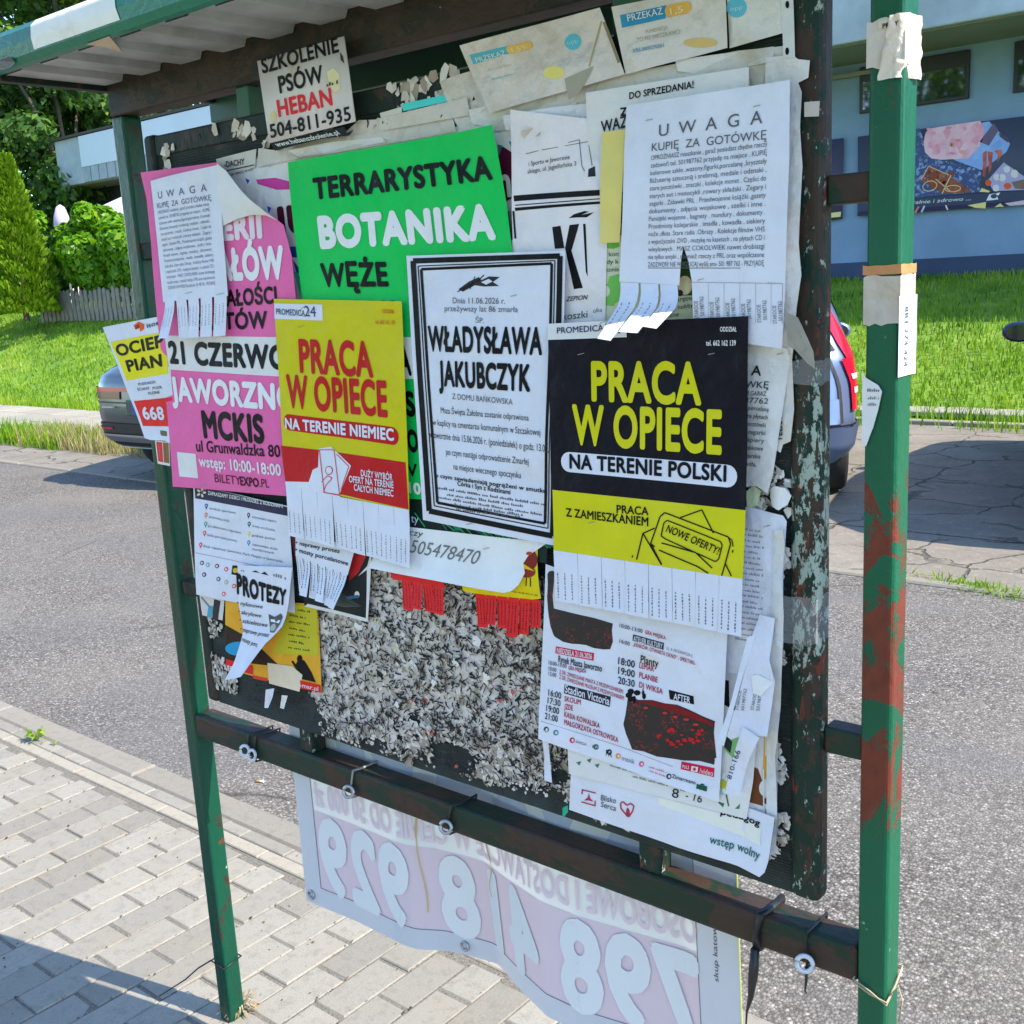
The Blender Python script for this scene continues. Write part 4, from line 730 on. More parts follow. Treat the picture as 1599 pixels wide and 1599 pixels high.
s.text('BILETY', 338, 753, 381, 757, 13, S(75, 20, 50), -.008).text('EXPO', 380, 757, 410, 760, 13, S(60, 10, 40), .03).text('.PL', 411, 760, 426, 761, 13, S(75, 20, 50), -.008).fill([(278, 706), (307, 709), (311, 747), (282, 744)], W1).staple((318, 758), (391, 763)); s.done()
s = Sheet('folded_corner', None, None, [(340, 250), (445, 250), (455, 350), (345, 358)], 7, W1, outline=[(345, 256), (362, 268), (395, 298), (428, 325), (446, 345), (432, 337), (408, 336), (380, 342), (347, 356)], curl=lambda u, v: .006 + .030*math.sin(math.pi*min(1, max(0, v)))*u, crease=.15)
pk = [o for o in D.objects if o.get('label', '').startswith('large pink mineral')][0]; s.o.parent = pk; s.o.location = s.loc - pk.location; tag(s.o, 'folded white back of the corner')
UW = ['OPRÓŻNIASZ mieszkanie , garaż posiadasz zbędne rzeczy', 'zadzwoń tel. 501987762 przyjadę na miejsce . KUPIĘ', 'kolorowe szkło ,wazony,figurki,porcelanę ,kryształy', 'Biżuterię sztuczną i srebrną, medale i odznaki ,', 'stare pocztówki , znaczki , kolekcje monet . Części do', 'starych aut i motocykli ,rowery składaki . Zegary i', 'zegarki . Zabawki PRL . Przedwojenne książki ,gazety', 'dokumenty , zdjęcia wojskowe , szelki i inne .', 'Pamiątki wojenne , bagnety , mundury , dokumenty .', 'Przedmioty kolejarskie . imadła , kowadła , siekiery', 'noże ,dłuta .Stare radia .Obrazy . Kolekcje filmów VHS', 'z wypożyczalni ,DVD , muzykę na kasetach , na płytach CD i', 'winylowych . MASZ COKOLWIEK nawet drobiazgi', 'nie tylko antyki , również rzeczy z PRL oraz współczesne', 'ZADZWOŃ! NIE WYRZUCAJ wyślij sms- 501 987 762 - PRZYJADĘ']
INK = (.11, .11, .14)
def uwaga(s, A, B, hs, l0, l1, title, sub, col=INK, ls=UW):
    (x0, y0, x1, y1), h = title; s.text('U  W  A  G  A', x0, y0, x1, y1, h, col, -.005)
    (x0, y0, x1, y1), h = sub; s.text('KUPIĘ  ZA  GOTÓWKĘ', x0, y0, x1, y1, h, col, -.004)
    for i, t in enumerate(ls):
        k = i / (len(ls) - 1); s.text(t, A[0] + (l0[0]-A[0])*k, A[1] + (l0[1]-A[1])*k, B[0] + (l1[0]-B[0])*k, B[1] + (l1[1]-B[1])*k, hs, col, 0)
s = Sheet('cash_notice', 'narrow white cash for antiques notice stuck on the pink poster, strips curling', 'notice', [(236, 283), (342, 258), (361, 462), (261, 472)], 9, W0, crease=.3, curl=lambda u, v: .006*math.sin(3.1*u) + .006*v)
uwaga(s, (250, 335), (331, 321), 4.6, (270, 452), (344, 444), ((251, 311, 327, 299), 11), ((249, 326, 334, 313), 8), S(85, 88, 120)); s.staple((304, 457), (351, 459))
s.tear(0, 1, [.35, .1, .16, .12, .12], .068, ((263, 471), (361, 461)), 5, .16, lean=[-.06, .04, .0, -.06, -.08], ink=(S(110, 114, 150), 3, .18, .72, .003))
s.done()
# ---------------------------------------------------------------- plate
s = Sheet('training_plate', 'white dog training plate with black and red capitals hung from the beam', 'sign', [(402, 96), (537, 57), (555, 190), (421, 224)], 9, S(186, 191, 208), und=0, mat=paper(S(186, 191, 208), .4, .08, .15), thick=.002, nu=2, nv=2)
s.text('SZKOLENIE', 411, 115, 531, 81, 23, BLK, .028).text('PSÓW', 438, 146, 507, 128, 26, BLK, .028).text('HEBAN', 436, 183, 521, 164, 26, S(200, 30, 50), .03).text('504-811-935', 424, 216, 550, 188, 21, BLK, .02).fill([(512, 113), (522, 107), (531, 116), (533, 140), (524, 146), (516, 135)], S(205, 200, 175), 4).greek(512, 136, 531, 131, 6, (.06, .05, .04), lv=6).ell((427, 183), 5, 9, S(190, 185, 150), 1, 10).fill([(532, 82), (537, 88), (539, 100), (533, 94)], S(60, 55, 52), 3).greek(415, 120, 417, 142, 3, S(110, 100, 95)); s.done()
s = Sheet('web_strip', 'black strip with a white web address just under the dog training plate', 'sign', [(420, 222), (540, 196), (552, 206), (432, 234)], 8, (.014, .014, .016), dirt=.2, outline=[(424, 224), (537, 198), (541, 208), (552, 203), (545, 212), (500, 218), (432, 236)])
s.text('www.hebanszkolenie.pl', 436, 230, 532, 210, 8, S(205, 208, 215), .015); s.done()
# ---------------------------------------------------------------- obituary
s = Sheet('obituary', 'white obituary notice with a triple black border and two large lines of capitals', 'notice', [(634, 400), (884, 392), (872, 853), (662, 812)], 8, W0, crease=.35)
for w_, pad in ((9, 8), (1.8, 16), (4.5, 21)):
    q = [(634 + pad + 3, 400 + pad), (884 - pad, 392 + pad*.9 + 1), (872 - pad*.9, 853 - pad*1.5 - 4), (662 + pad + 2, 812 - pad*1.0 - 6)]
    s.line(q + [q[0]], w_ * .95, BLK)
q = [(717, 452), (733, 440), (748, 433), (752, 438), (764, 432), (781, 433), (770, 441), (780, 447), (757, 448), (742, 446), (724, 456)]
s.fill(q, S(40, 40, 50)).fill([(752, 441), (764, 436), (770, 440), (760, 445)], W0, 3).line([(716, 456), (748, 438), (756, 430)], 1.6, BLK).line([(735, 452), (742, 432)], 1.2, BLK)
s.text('Dnia 11.06.2026 r.', 709, 474, 790, 475, 9, INK, -.004).text('przeżywszy lat 86 zmarła', 696, 486, 810, 488, 8.5, INK, -.004).text('ŚP.', 745, 504, 758, 505, 8, INK).text('WŁADYSŁAWA', 671, 547, 848, 553, 36, BLK, .04).text('JAKUBCZYK', 688, 601, 831, 610, 36, BLK, .04).text('Z DOMU BAŃKOWSKA', 709, 623, 804, 632, 8.5, INK)
for t, x0, y0, x1, y1, h in (('Msza Święta Żałobna zostanie odprawiona', 691, 645, 829, 657, 9), ('w kaplicy na cmentarzu komunalnym w Szczakowej', 678, 664, 847, 680, 9.5), ('w Jaworznie dnia 15.06.2026 r. (poniedziałek) o godz. 13.00,', 671, 683, 860, 706, 10), ('po czym nastąpi odprowadzenie Zmarłej', 699, 710, 828, 726, 9.5), ('na miejsce wiecznego spoczynku', 711, 733, 816, 747, 9.5)): s.text(t, x0, y0, x1, y1, h, (.04, .04, .05))
s.text('o czym zawiadamiają pogrążeni w smutku', 682, 745, 855, 770, 6, BLK, .02).text('Córka i Syn z Rodzinami', 717, 758, 800, 772, 7, BLK, .02)
for x0, y0, x1, y1 in ((682, 763, 856, 790), (700, 774, 820, 792), (686, 778, 852, 806), (712, 790, 820, 806), (715, 797, 815, 809)): s.greek(x0, y0, x1, y1, 4.6, S(70, 72, 85))
s.staple((803, 462), (735, 818)); s.done()
# ---------------------------------------------------------------- yellow jobs poster
YEL = (.66, .58, .001); RD2 = (.56, .006, .010)
s = Sheet('jobs_poster', 'yellow and red care jobs poster with tear off strips, money and hand drawing', 'poster', [(430, 467), (628, 471), (643, 798), (452, 755)], 9, YEL, crease=.3, curl=lambda u, v: .004*v)
s.fill([(431, 474), (505, 476), (506, 501), (432, 498)], W0).text('PROMEDICA', 435, 491, 480, 494, 9, S(55, 58, 110), .01, 3).text('24', 479, 494, 496, 495, 16, S(55, 58, 110), -.005, 3).ell((479, 487), 7, 8, S(120, 150, 130), 2, 16).ell((479, 487), 5.6, 6.6, W0, 2.5, 16)
s.text('ODDZIAŁ', 599, 489, 617, 490, 6, S(190, 90, 20), .01).text('tel. 662 162 139', 588, 506, 618, 507, 6, S(190, 90, 20), .01)
s.text('PRACA', 472, 580, 584, 588, 48, RD2, .036).text('W OPIECE', 454, 634, 607, 650, 47, RD2, .036).rnd((457, 659), (615, 681), 25, RD2).text('NA TERENIE NIEMIEC', 452, 668, 618, 688, 15.5, W0, .036, 3)
s.fill([(445, 695), (510, 703), (636, 722), (642, 795), (452, 752)], RD2).fill([(452, 751), (488, 752), (494, 733), (502, 729), (503, 700), (521, 697), (552, 727), (536, 770), (536, 775), (643, 796), (643, 799), (452, 757)], W0, 2)
RL = S(180, 40, 55)
s.line([(504, 702), (526, 702), (536, 772), (512, 768), (504, 702)], 1.2, RL, 4).line([(530, 709), (549, 728), (538, 764)], 1.2, RL, 4).ell((519, 734), 6, 7, RL, 3, 14).ell((519, 734), 4.6, 5.6, W0, 4, 14).line([(508, 752), (517, 742), (524, 746), (514, 758), (511, 768), (537, 773)], 1.2, RL, 4)
for t, x0, y0, x1, y1 in (('DUŻY WYBÓR', 568, 743, 617, 750), ('OFERT NA TERENIE', 550, 752, 619, 762), ('CAŁYCH NIEMIEC', 558, 765, 619, 775)): s.text(t, x0, y0, x1, y1, 9.5, W0, .02, 3)
s.tear(0, 1, [.05, .03, .06, .02, .05, .03, .08, .10], .088, ((452, 756), (643, 799)), 8, .015, mat=paper(W0), ink=(S(95, 97, 125), 3, .5, .95, .0032))
s.staple((473, 510)); s.done()
s = Sheet('sticky_strip', 'plain pale yellow strip of paper left of the white cash notice', 'paper strip', [(945, 207), (983, 203), (969, 379), (938, 380)], 7, S(190, 186, 118), crease=.15); s.done()
# ---------------------------------------------------------------- cash notices on the right
s = Sheet('cash_notice', 'older cash notice half hidden to the right of the black jobs poster', 'notice', [(1040, 520), (1236, 548), (1200, 790), (1030, 770)], 4, W1, crease=.4, outline=[(1040, 520), (1230, 545), (1234, 560), (1222, 640), (1206, 740), (1198, 772), (1180, 760), (1030, 770)])
s.text('U W A G A', 1080, 583, 1188, 587, 15, (.02, .02, .03), .02).text('KUPIĘ ZA GOTÓWKĘ', 1050, 601, 1200, 607, 10, (.04, .04, .05), .008)
for i, (t, x1) in enumerate((('OPRÓŻNIASZ DOM GARAŻ', 1196), ('tel. 501987762', 1199), ('porcelanę', 1200), ('na płytach', 1198), ('pocztówki', 1195), ('i zegarki', 1194), ('papiery', 1192), ('wojskowe', 1190), ('kolejarskie', 1186), ('kowadła,', 1180))): s.text(t, x1 - 32 if i > 1 else x1 - 90, 616 + i*12.3, x1, 619 + i*12.3, 7 if i != 1 else 9, INK, .004)
s.staple((1218, 553)); s.done()
s = Sheet('torn_paper', 'torn vertical strip reading TEL beside the older cash notice', 'torn paper', [(1205, 560), (1240, 555), (1236, 700), (1205, 720)], 3, W2, crease=1.0, outline=[(1212, 560), (1238, 552), (1240, 640), (1234, 690), (1222, 695), (1218, 708), (1206, 700), (1210, 640)])
s.text('TEL/50', 1221, 690, 1221, 650, 8, (.04, .04, .05), .02, perp=True); s.done()
s = Sheet('torn_paper', 'round crumpled stub of white paper near the right frame bar', 'torn paper', [(1202, 758), (1234, 758), (1234, 797), (1202, 797)], 3, W1, crease=1.2, curl=lambda u, v: .008*math.sin(3.1*u), outline=[(1205, 763), (1215, 758), (1228, 762), (1235, 775), (1231, 788), (1220, 796), (1208, 790), (1202, 776)]); s.done()
s = Sheet('torn_paper', 'pale green torn corner below the older cash notice', 'torn paper', [(1165, 760), (1188, 758), (1190, 795), (1165, 795)], 3, S(178, 196, 170), crease=.8, outline=[(1165, 768), (1176, 758), (1188, 768), (1182, 790), (1166, 795)]); s.done()
s = Sheet('cash_notice', 'large white cash for antiques notice, its lower left strips curled out into the sun', 'notice', [(983, 166), (1233, 125), (1225, 545), (972, 512)], 9, W0, crease=.3, outline=[(983, 166), (1233, 125), (1234, 250), (1228, 440), (1222, 545), (1083, 526), (1082, 440), (1077, 408), (1070, 385), (1066, 405), (1062, 446), (967, 440), (975, 330)])
uwaga(s, (1021, 251), (1200, 229), 7, (1013, 417), (1195, 415), ((1033, 214, 1192, 193), 18), ((1022, 237, 1199, 218), 12))
s.line([(1013, 419), (1158, 419)], 1, INK).line([(1083, 441), (1223, 443)], .8, S(120, 122, 150)).line([(1200, 442), (1224, 443), (1223, 506)], .8, S(120, 122, 150))
for i in range(6):
    x = 1092 + i*24.5; y = 490 + i*1.5; s.text('STAROCIE', x, y + 8, x - 1, y - 20, 6, INK, perp=True).text('501987762', x + 9, y + 4, x + 8, y - 27, 6, INK, perp=True).line([(x + 16, 443), (x + 15, 505)], .6, S(140, 142, 170))
s.staple((1096, 437), (1018, 188), (1183, 166))
s.tear(0, 1, [1.05, 1.2, 1.3], .105, ((968, 441), (1061, 446)), 3, .10, lean=[.12, .22, .26], ink=(S(110, 112, 140), 2, .25, .7, .006))
s.done()
# ---------------------------------------------------------------- right lower stack
s = Sheet('typed_notice', 'white typed notice with dense small print right of the black poster strips', 'notice', [(1130, 790), (1228, 812), (1222, 1075), (1120, 1060)], 3, W0, crease=.4, outline=[(1130, 790), (1172, 793), (1205, 802), (1222, 806), (1228, 815), (1224, 900), (1226, 1000), (1222, 1075), (1120, 1060)])
for i in range(21): s.greek(1150, 826 + i*8.6, 1192 + random.uniform(-6, 4), 832 + i*8.6, 4, S(120, 122, 145))
s.fill([(1139, 1050), (1160, 1052), (1165, 1064), (1155, 1105), (1140, 1100)], S(170, 176, 200)).staple((1198, 822)); s.done()
s = Sheet('torn_paper', 'crumpled white edge of several sheets pressed under the clear tape', 'torn paper', [(1205, 825), (1230, 830), (1228, 1360), (1195, 1330)], 4, W1, crease=1.0, curl=lambda u, v: .007*u, outline=[(1210, 828), (1226, 826), (1230, 850), (1226, 900), (1230, 960), (1224, 1100), (1214, 1180), (1218, 1260), (1214, 1330), (1200, 1335), (1198, 1100), (1208, 950)]); s.done()
s = Sheet('photo_poster', 'poster strip with brown horse, chick and wooden floor photos at lower right', 'poster', [(1168, 1140), (1216, 1145), (1214, 1330), (1160, 1300)], 3, W1, crease=.35)
s.fill([(1172, 1195), (1185, 1200), (1194, 1225), (1193, 1258), (1172, 1252)], S(95, 58, 38)).fill([(1195, 1148), (1212, 1150), (1211, 1218), (1192, 1215)], S(190, 150, 70)).fill([(1196, 1148), (1211, 1150), (1211, 1180), (1196, 1180)], S(200, 195, 170), 2).fill([(1197, 1262), (1211, 1264), (1213, 1312), (1198, 1308)], S(170, 140, 95)).line([(1197, 1275), (1212, 1278)], 1, S(120, 95, 60)).line([(1197, 1290), (1212, 1293)], 1, S(120, 95, 60)).ell((1199, 1230), 12, 14, W1, 2).ell((1201, 1250), 8, 5, S(70, 48, 35), 3).fill([(1197, 1254), (1210, 1260), (1206, 1266), (1198, 1262)], W0, 4).line([(1194, 1200), (1196, 1310)], 2, W1, 4); s.done()
s = Sheet('chamomile_leaflet', 'white leaflet with a daisy drawing, green leaves and opening hours 8-16', 'leaflet', [(888, 1150), (1180, 1225), (1168, 1278), (890, 1210)], 5, W1, crease=.3, outline=[(888, 1165), (1130, 1100), (1185, 1130), (1178, 1220), (1168, 1278), (1040, 1246), (890, 1208)])
s.fill([(1132, 1140), (1160, 1133), (1158, 1160), (1147, 1185), (1132, 1170)], S(110, 165, 115)).fill([(1136, 1150), (1145, 1158), (1142, 1176), (1132, 1166)], (.02, .04, .03), 2).ell((1130, 1224), 8, 7, S(165, 170, 50), 3)
for a in range(9): s.ell((1130 + 11*math.cos(a*.7), 1222 + 11*math.sin(a*.7)), 6, 2.6, S(215, 222, 232), 2, 10, a*.7)
s.fill([(1120, 1250), (1133, 1254), (1131, 1260)], S(20, 100, 80)).fill([(1150, 1262), (1158, 1254), (1157, 1262)], S(20, 120, 90)).line([(1136, 1240), (1140, 1258)], 2, S(25, 90, 75)).ell((1130, 1236), 13, 4, S(130, 175, 190), 2)
for x, y in ((902, 1190), (918, 1186), (930, 1194)): s.fill([(x, y), (x + 8, y - 2), (x + 5, y + 5)], S(50, 110, 100))
s.greek(955, 1196, 1045, 1222, 3.6, S(110, 112, 130)).greek(990, 1213, 1045, 1228, 3.6, S(110, 112, 130)).text('8', 1051, 1244, 1061, 1246, 14, BLK, 0).text('00', 1064, 1234, 1072, 1236, 4, BLK, 0).text('- 16', 1072, 1246, 1097, 1253, 12, BLK, 0, ital=.1); s.done()
s = Sheet('welcome_leaflet', 'long white leaflet at the bottom edge with a red heart logo, reading wstęp wolny', 'leaflet', [(893, 1205), (1222, 1280), (1206, 1364), (889, 1265)], 4, W0, crease=.3, outline=[(893, 1203), (1218, 1270), (1210, 1336), (1204, 1354), (1195, 1362), (1060, 1322), (889, 1265)], curl=lambda u, v: .016*max(0, u-.85)*6)
s.fill([(1030, 1244), (1195, 1286), (1194, 1316), (1030, 1256)], S(196, 206, 214))
s.text('pedagog', 1128, 1270, 1192, 1286, 9, BLK, .02, 3).text('wstęp wolny', 1111, 1314, 1193, 1336, 12.5, S(20, 95, 100), .012, 3).text('Blisko', 940, 1249, 964, 1254, 8.5, S(60, 80, 100), .004).text('Serca', 940, 1259, 964, 1266, 8.5, S(60, 80, 100), .004)
RR = S(150, 45, 70)
s.line([(910, 1233), (932, 1238)], 2, RR).line([(909, 1252), (931, 1258)], 2, RR).line([(911, 1232), (910, 1240)], 2, RR).line([(931, 1250), (931, 1258)], 2, RR).fill([(921, 1238), (923, 1246), (928, 1252), (921, 1250), (913, 1250), (919, 1245)], RR)
hp = [(981, 1273), (972, 1262), (971, 1254), (975, 1251), (981, 1257), (987, 1254), (992, 1258), (990, 1266), (984, 1275)]; s.line(hp + [hp[0]], 2.2, RR).fill([(979, 1274), (980, 1263), (982, 1260), (985, 1264), (986, 1274)], RR); s.done()
# concert poster
s = Sheet('concert_poster', 'white concert programme poster with two dark red crowd photos and torn edges', 'poster', [(856, 880), (1140, 985), (1126, 1251), (845, 1152)], 6, W0, crease=.35, curl=lambda u, v: .004)
def blot(pts, k=3, j=4):
    o = []
    for i, a in enumerate(pts):
        b = pts[(i+1) % len(pts)]
        for t in range(k): o.append((a[0] + (b[0]-a[0])*t/k + random.uniform(-j, j)*.5, a[1] + (b[1]-a[1])*t/k + random.uniform(-j, j)*.5))
    return o
mt, n, b = newmat('crowd_photo'); co = wpos(n); v = nd(n, 'ShaderNodeTexVoronoi', i_Scale=260.0); n.links.new(co, v.inputs['Vector'])
c = mixc(n, ramp(n, v.outputs['Distance'], [(0.2, (1, 1, 1)), (0.5, (0, 0, 0))]), (.010, .006, .007), mixc(n, ramp(n, noi(n, co, 32, 4), [(0.48, (0, 0, 0)), (0.62, (1, 1, 1))]), (.014, .008, .009), (.30, .008, .012))); n.links.new(c, b.inputs['Base Color']); M_CROWD = mt
s.fill(blot([(858, 895), (870, 890), (868, 950), (960, 972), (957, 1014), (920, 1008), (885, 1000), (866, 990), (858, 950)]), 0, 1, M_CROWD)
s.fill(blot([(982, 1085), (1000, 1090), (1060, 1098), (1119, 1125), (1120, 1180), (1117, 1192), (1050, 1182), (990, 1168), (978, 1130)]), 0, 1, M_CROWD).fill([(995, 1094), (1022, 1092), (1060, 1102), (1090, 1113), (1118, 1128), (1117, 1133), (1060, 1112), (1015, 1098)], S(105, 25, 30), 2)
for x, y, r in ((1012, 1104, 4), (1042, 1112, 4), (1058, 1118, 4), (1075, 1122, 5), (1090, 1130, 5)): s.ell((x, y), r, 2, S(170, 40, 40), 3, 8)
for i in range(26): s.ell((random.uniform(1030, 1100), random.uniform(1135, 1165)), random.uniform(2, 5), random.uniform(1, 3), S(160, 25, 32), 3, 7)
for i in range(10): s.ell((random.uniform(985, 1010), random.uniform(1078, 1100)), random.uniform(2, 6), random.uniform(2, 5), BLK, 2, 7)
DR = S(150, 30, 62)
s.fill([(872, 1008), (931, 1019), (930, 1031), (871, 1019)], S(185, 25, 62)).text('NIEDZIELA 21.06.2026', 874, 1018, 928, 1028, 8, W0, .02, 3)
s.text('Rynek Miasta Jaworzno', 876, 1032, 943, 1048, 10, S(50, 50, 60), .02).text('10:00-13:00', 861, 1036, 889, 1042, 6, INK, .01).text('GRA MIEJSKA', 892, 1044, 919, 1050, 6, DR, .01).text('10:00', 861, 1045, 873, 1048, 6, INK, .01).text('Z DR. ZWIEDZANIE MIASTA Z PRZEWODNIKIEM', 878, 1050, 976, 1082, 6, DR, .005).text('12:00', 861, 1053, 873, 1056, 6, INK, .01).text('Z DR. ZWIEDZANIE MUZEUM Z PRZEWODNIKIEM', 878, 1058, 977, 1092, 6, DR, .005)
s.fill([(886, 1067), (957, 1087), (955, 1103), (885, 1081)], S(40, 40, 48)).text('Stadion Victoria', 887, 1079, 955, 1100, 12, W0, .015, 3)
for t, u_, y, n_, x1, y1 in (('16:00', 861, 1084, 'SKOLIM', 911, 1099), ('17:30', 860, 1096, 'JZDE', 899, 1108), ('19:00', 858, 1108, 'KASIA KOWALSKA', 940, 1136), ('21:00', 856, 1120, 'MAŁGORZATA OSTROWSKA', 969, 1158)): s.text(t, u_, y, u_ + 20, y + 5.5, 9.5, (.04, .04, .05), .015).text(n_, 886, y + 9, x1, y1, 8, DR, .015)
s.text('10:00-13:00', 970, 979, 1006, 988, 6, INK, .01).text('GRA MIEJSKA', 1010, 989, 1043, 998, 6, DR, .01).text('16:00', 970, 1003, 986, 1008, 6, INK, .01).fill([(991, 990), (1040, 1003), (1039, 1014), (990, 1000)], S(45, 45, 55)).text('ATELIER KULTURY', 992, 1000, 1038, 1012, 8, W0, .015, 3).text('UL. A. MICKIEWICZA 2', 1044, 1013, 1085, 1025, 4.5, INK).text('„KRAKÓW. OTWARTA OKNO” - SPEKTAKL', 991, 1008, 1089, 1037, 6, DR, .01)
s.fill([(1003, 1019), (1032, 1027), (1031, 1043), (1001, 1036)], S(190, 192, 205)).text('Planty', 1003, 1034, 1031, 1041, 12, (.03, .03, .04), .015, 3)
for t, y, n_, x1, dy in (('18:00', 1036, 'LEMAR', 1024, 12), ('19:00', 1051, 'PLANBE', 1030, 14), ('20:30', 1066, 'DJ WIKSA', 1038, 17)): s.text(t, 968, y, 994, y + 6, 10.5, (.04, .04, .05), .018).text(n_, 1001, y + 6, x1, y + dy, 8.5, DR, .015)
s.fill([(1047, 1076), (1086, 1086), (1087, 1099), (1049, 1091)], BLK).text('AFTER', 1055, 1091, 1081, 1097, 10, W0, .015, 3).line([(850, 1124), (975, 1165), (1055, 1195)], .7, S(130, 130, 150))
for x, y, c in ((858, 1137, S(30, 70, 70)), (873, 1142, S(60, 120, 140)), (898, 1154, S(180, 40, 60)), (934, 1165, S(50, 100, 110)), (955, 1173, (.03, .03, .03)), (969, 1179, S(210, 130, 50)), (1006, 1191, S(200, 80, 110)), (1049, 1210, S(60, 62, 80)), (1100, 1226, S(20, 70, 60))): s.ell((x, y), 4.2, 4.6, c, 1, 10).ell((x + 1, y), 1.8, 2.2, W0, 2, 8)
s.text('m', 856, 1141, 861, 1142, 5, W0, .02, 3).text('mznk', 975, 1185, 995, 1191, 7, S(95, 98, 115), 0).text('AMIGA', 903, 1158, 920, 1163, 4, GR).text('ml', 929, 1166, 938, 1168, 6, S(40, 90, 100), .01).text('PA', 950, 1178, 959, 1181, 9, BLK, .01).greek(1018, 1196, 1046, 1205, 3, S(190, 80, 110)).greek(1018, 1202, 1044, 1211, 3, S(190, 80, 110)).text('Zimermann', 1054, 1212, 1090, 1223, 6, S(40, 42, 60), .01).fill([(1092, 1222), (1108, 1226), (1107, 1234), (1091, 1229)], S(20, 75, 65), 2)
s.fill([(1068, 1187), (1119, 1198), (1118, 1212), (1067, 1199)], S(175, 20, 65)).text('PULS', 1070, 1197, 1080, 1199, 5, W0, .01, 3).text('/video', 1096, 1205, 1117, 1210, 8, S(225, 200, 215), 0, 3).fill([(1084, 1194), (1094, 1196), (1093, 1204), (1083, 1202)], S(225, 200, 215), 3).ell((1088.5, 1199), 2.4, 2.6, S(175, 20, 65), 4, 10).done()
# loose strips sticking out at the right
s = Sheet('strip_notice', 'white notice end with loose hanging strips, one with a sunlit fold painted paler', 'notice', [(1150, 950), (1212, 960), (1206, 1150), (1135, 1140)], 7, W0, crease=.4, outline=[(1188, 960), (1212, 965), (1206, 1028), (1216, 1062), (1206, 1145), (1172, 1142), (1150, 1150), (1143, 1145), (1168, 1050), (1178, 990)], curl=lambda u, v: .012*v)
for x in (1160, 1184): s.text('STAROCIE', x, 1105, x + 5, 1075, 5, INK, perp=True).text('501987762', x + 9, 1106, x + 13, 1072, 5, INK, perp=True)
s.fill([(1180, 1052), (1190, 1050), (1215, 1062), (1205, 1072), (1195, 1083), (1183, 1078)], S(205, 214, 235), 4); s.done()  # paler patch: sunlight on the folded strip put into the colour
s = Sheet('torn_strip', 'slanted narrow strip with a handwritten phone number ending 166', 'paper strip', [(1148, 1128), (1196, 1145), (1170, 1245), (1140, 1235)], 8, W0, crease=.4, outline=[(1168, 1130), (1194, 1147), (1176, 1185), (1162, 1240), (1140, 1234), (1152, 1180)], curl=lambda u, v: .010)
s.text('810-166', 1150, 1212, 1165, 1168, 7, (.04, .04, .06), .0, perp=True).greek(1144, 1215, 1155, 1170, 4, INK); s.done()
s = Sheet('torn_strip', 'long thin white strip leaning out left of the hanging strips', 'paper strip', [(1176, 990), (1190, 985), (1154, 1150), (1140, 1150)], 8, W0, outline=[(1178, 990), (1190, 985), (1172, 1060), (1152, 1150), (1141, 1149), (1160, 1080)], curl=lambda u, v: .014 + .02*v); s.done()
# ---------------------------------------------------------------- black jobs poster
s = Sheet('jobs_poster', 'black and yellow care jobs poster with an envelope drawing and tear off strips', 'poster', [(857, 508), (1169, 494), (1164, 902), (869, 857)], 11, (.006, .005, .012), crease=.35, curl=lambda u, v: .004*v, rough=.45)
YL2 = (.70, .65, .002)
s.fill([(857, 506), (978, 500), (979, 527), (858, 531)], W1).text('PROMEDICA', 872, 521, 944, 517, 9, S(45, 48, 95), .012, 3).text('24', 946, 523, 971, 521, 18, S(40, 42, 120), -.004, 3).ell((945, 511), 9, 9, S(120, 150, 140), 2, 16).ell((945, 511), 7.6, 7.6, W1, 2.5, 16)
s.text('ODDZIAŁ', 1125, 518, 1151, 518, 7, S(200, 205, 225), .02).text('tel. 662 162 139', 1103, 540, 1150, 540, 8, S(200, 205, 225), .02)
s.text('PRACA', 926, 624, 1095, 631, 57, YL2, .036).text('W OPIECE', 898, 691, 1127, 708, 57, YL2, .036).rnd((893, 721), (1136, 744), 31, W0).text('NA TERENIE POLSKI', 894, 730, 1135, 752, 21, (.006, .005, .012), .034, 3)
s.fill([(868, 764), (1166, 797), (1164, 903), (869, 858)], YL2)
s.text('PRACA', 967, 800, 1016, 804, 12, BLK, .018, 3).text('Z ZAMIESZKANIEM', 889, 805, 1016, 821, 12.5, BLK, .018, 3)
E_ = 2.0
s.line([(1041, 800), (1140, 838), (1144, 848), (1136, 880), (1131, 898)], E_, BLK, 3).line([(1041, 800), (1034, 806), (1020, 848), (1026, 853)], E_, BLK, 3).line([(1045, 812), (1128, 845), (1131, 851), (1126, 872), (1121, 876), (1043, 841), (1036, 836), (1040, 816), (1045, 812)], E_*.9, BLK, 3).text('NOWE OFERTY!', 1043, 829, 1124, 865, 11, BLK, .012, 4, perp=True)
s.line([(1020, 848), (1037, 880)], E_, BLK, 3).line([(1037, 847), (1090, 862), (1116, 886)], E_, BLK, 3).line([(1033, 858), (1094, 884), (1110, 894)], E_, BLK, 3).line([(1026, 824), (1008, 832), (998, 873)], E_, BLK, 3).line([(1008, 832), (1037, 881)], E_, BLK, 3).line([(1065, 808), (1098, 796), (1117, 832)], E_, BLK, 3).line([(1136, 878), (1146, 898)], E_, BLK, 3).line([(1137, 836), (1146, 843), (1148, 853)], E_*.8, BLK, 3)
s.line([(1148, 858), (1147, 862)], E_, BLK, 3).line([(992, 866), (991, 870)], E_*.8, BLK, 3)
s.tear(0, 1, [.02, .03, .02, .05, .03, .02, .04, .08], .072, ((868.5, 858), (1163.5, 903)), 8, .012, mat=paper(W0), ink=(S(85, 87, 115), 3, .42, .95, .0034))
s.staple((909, 553), (1111, 553), (928, 815)); s.done()
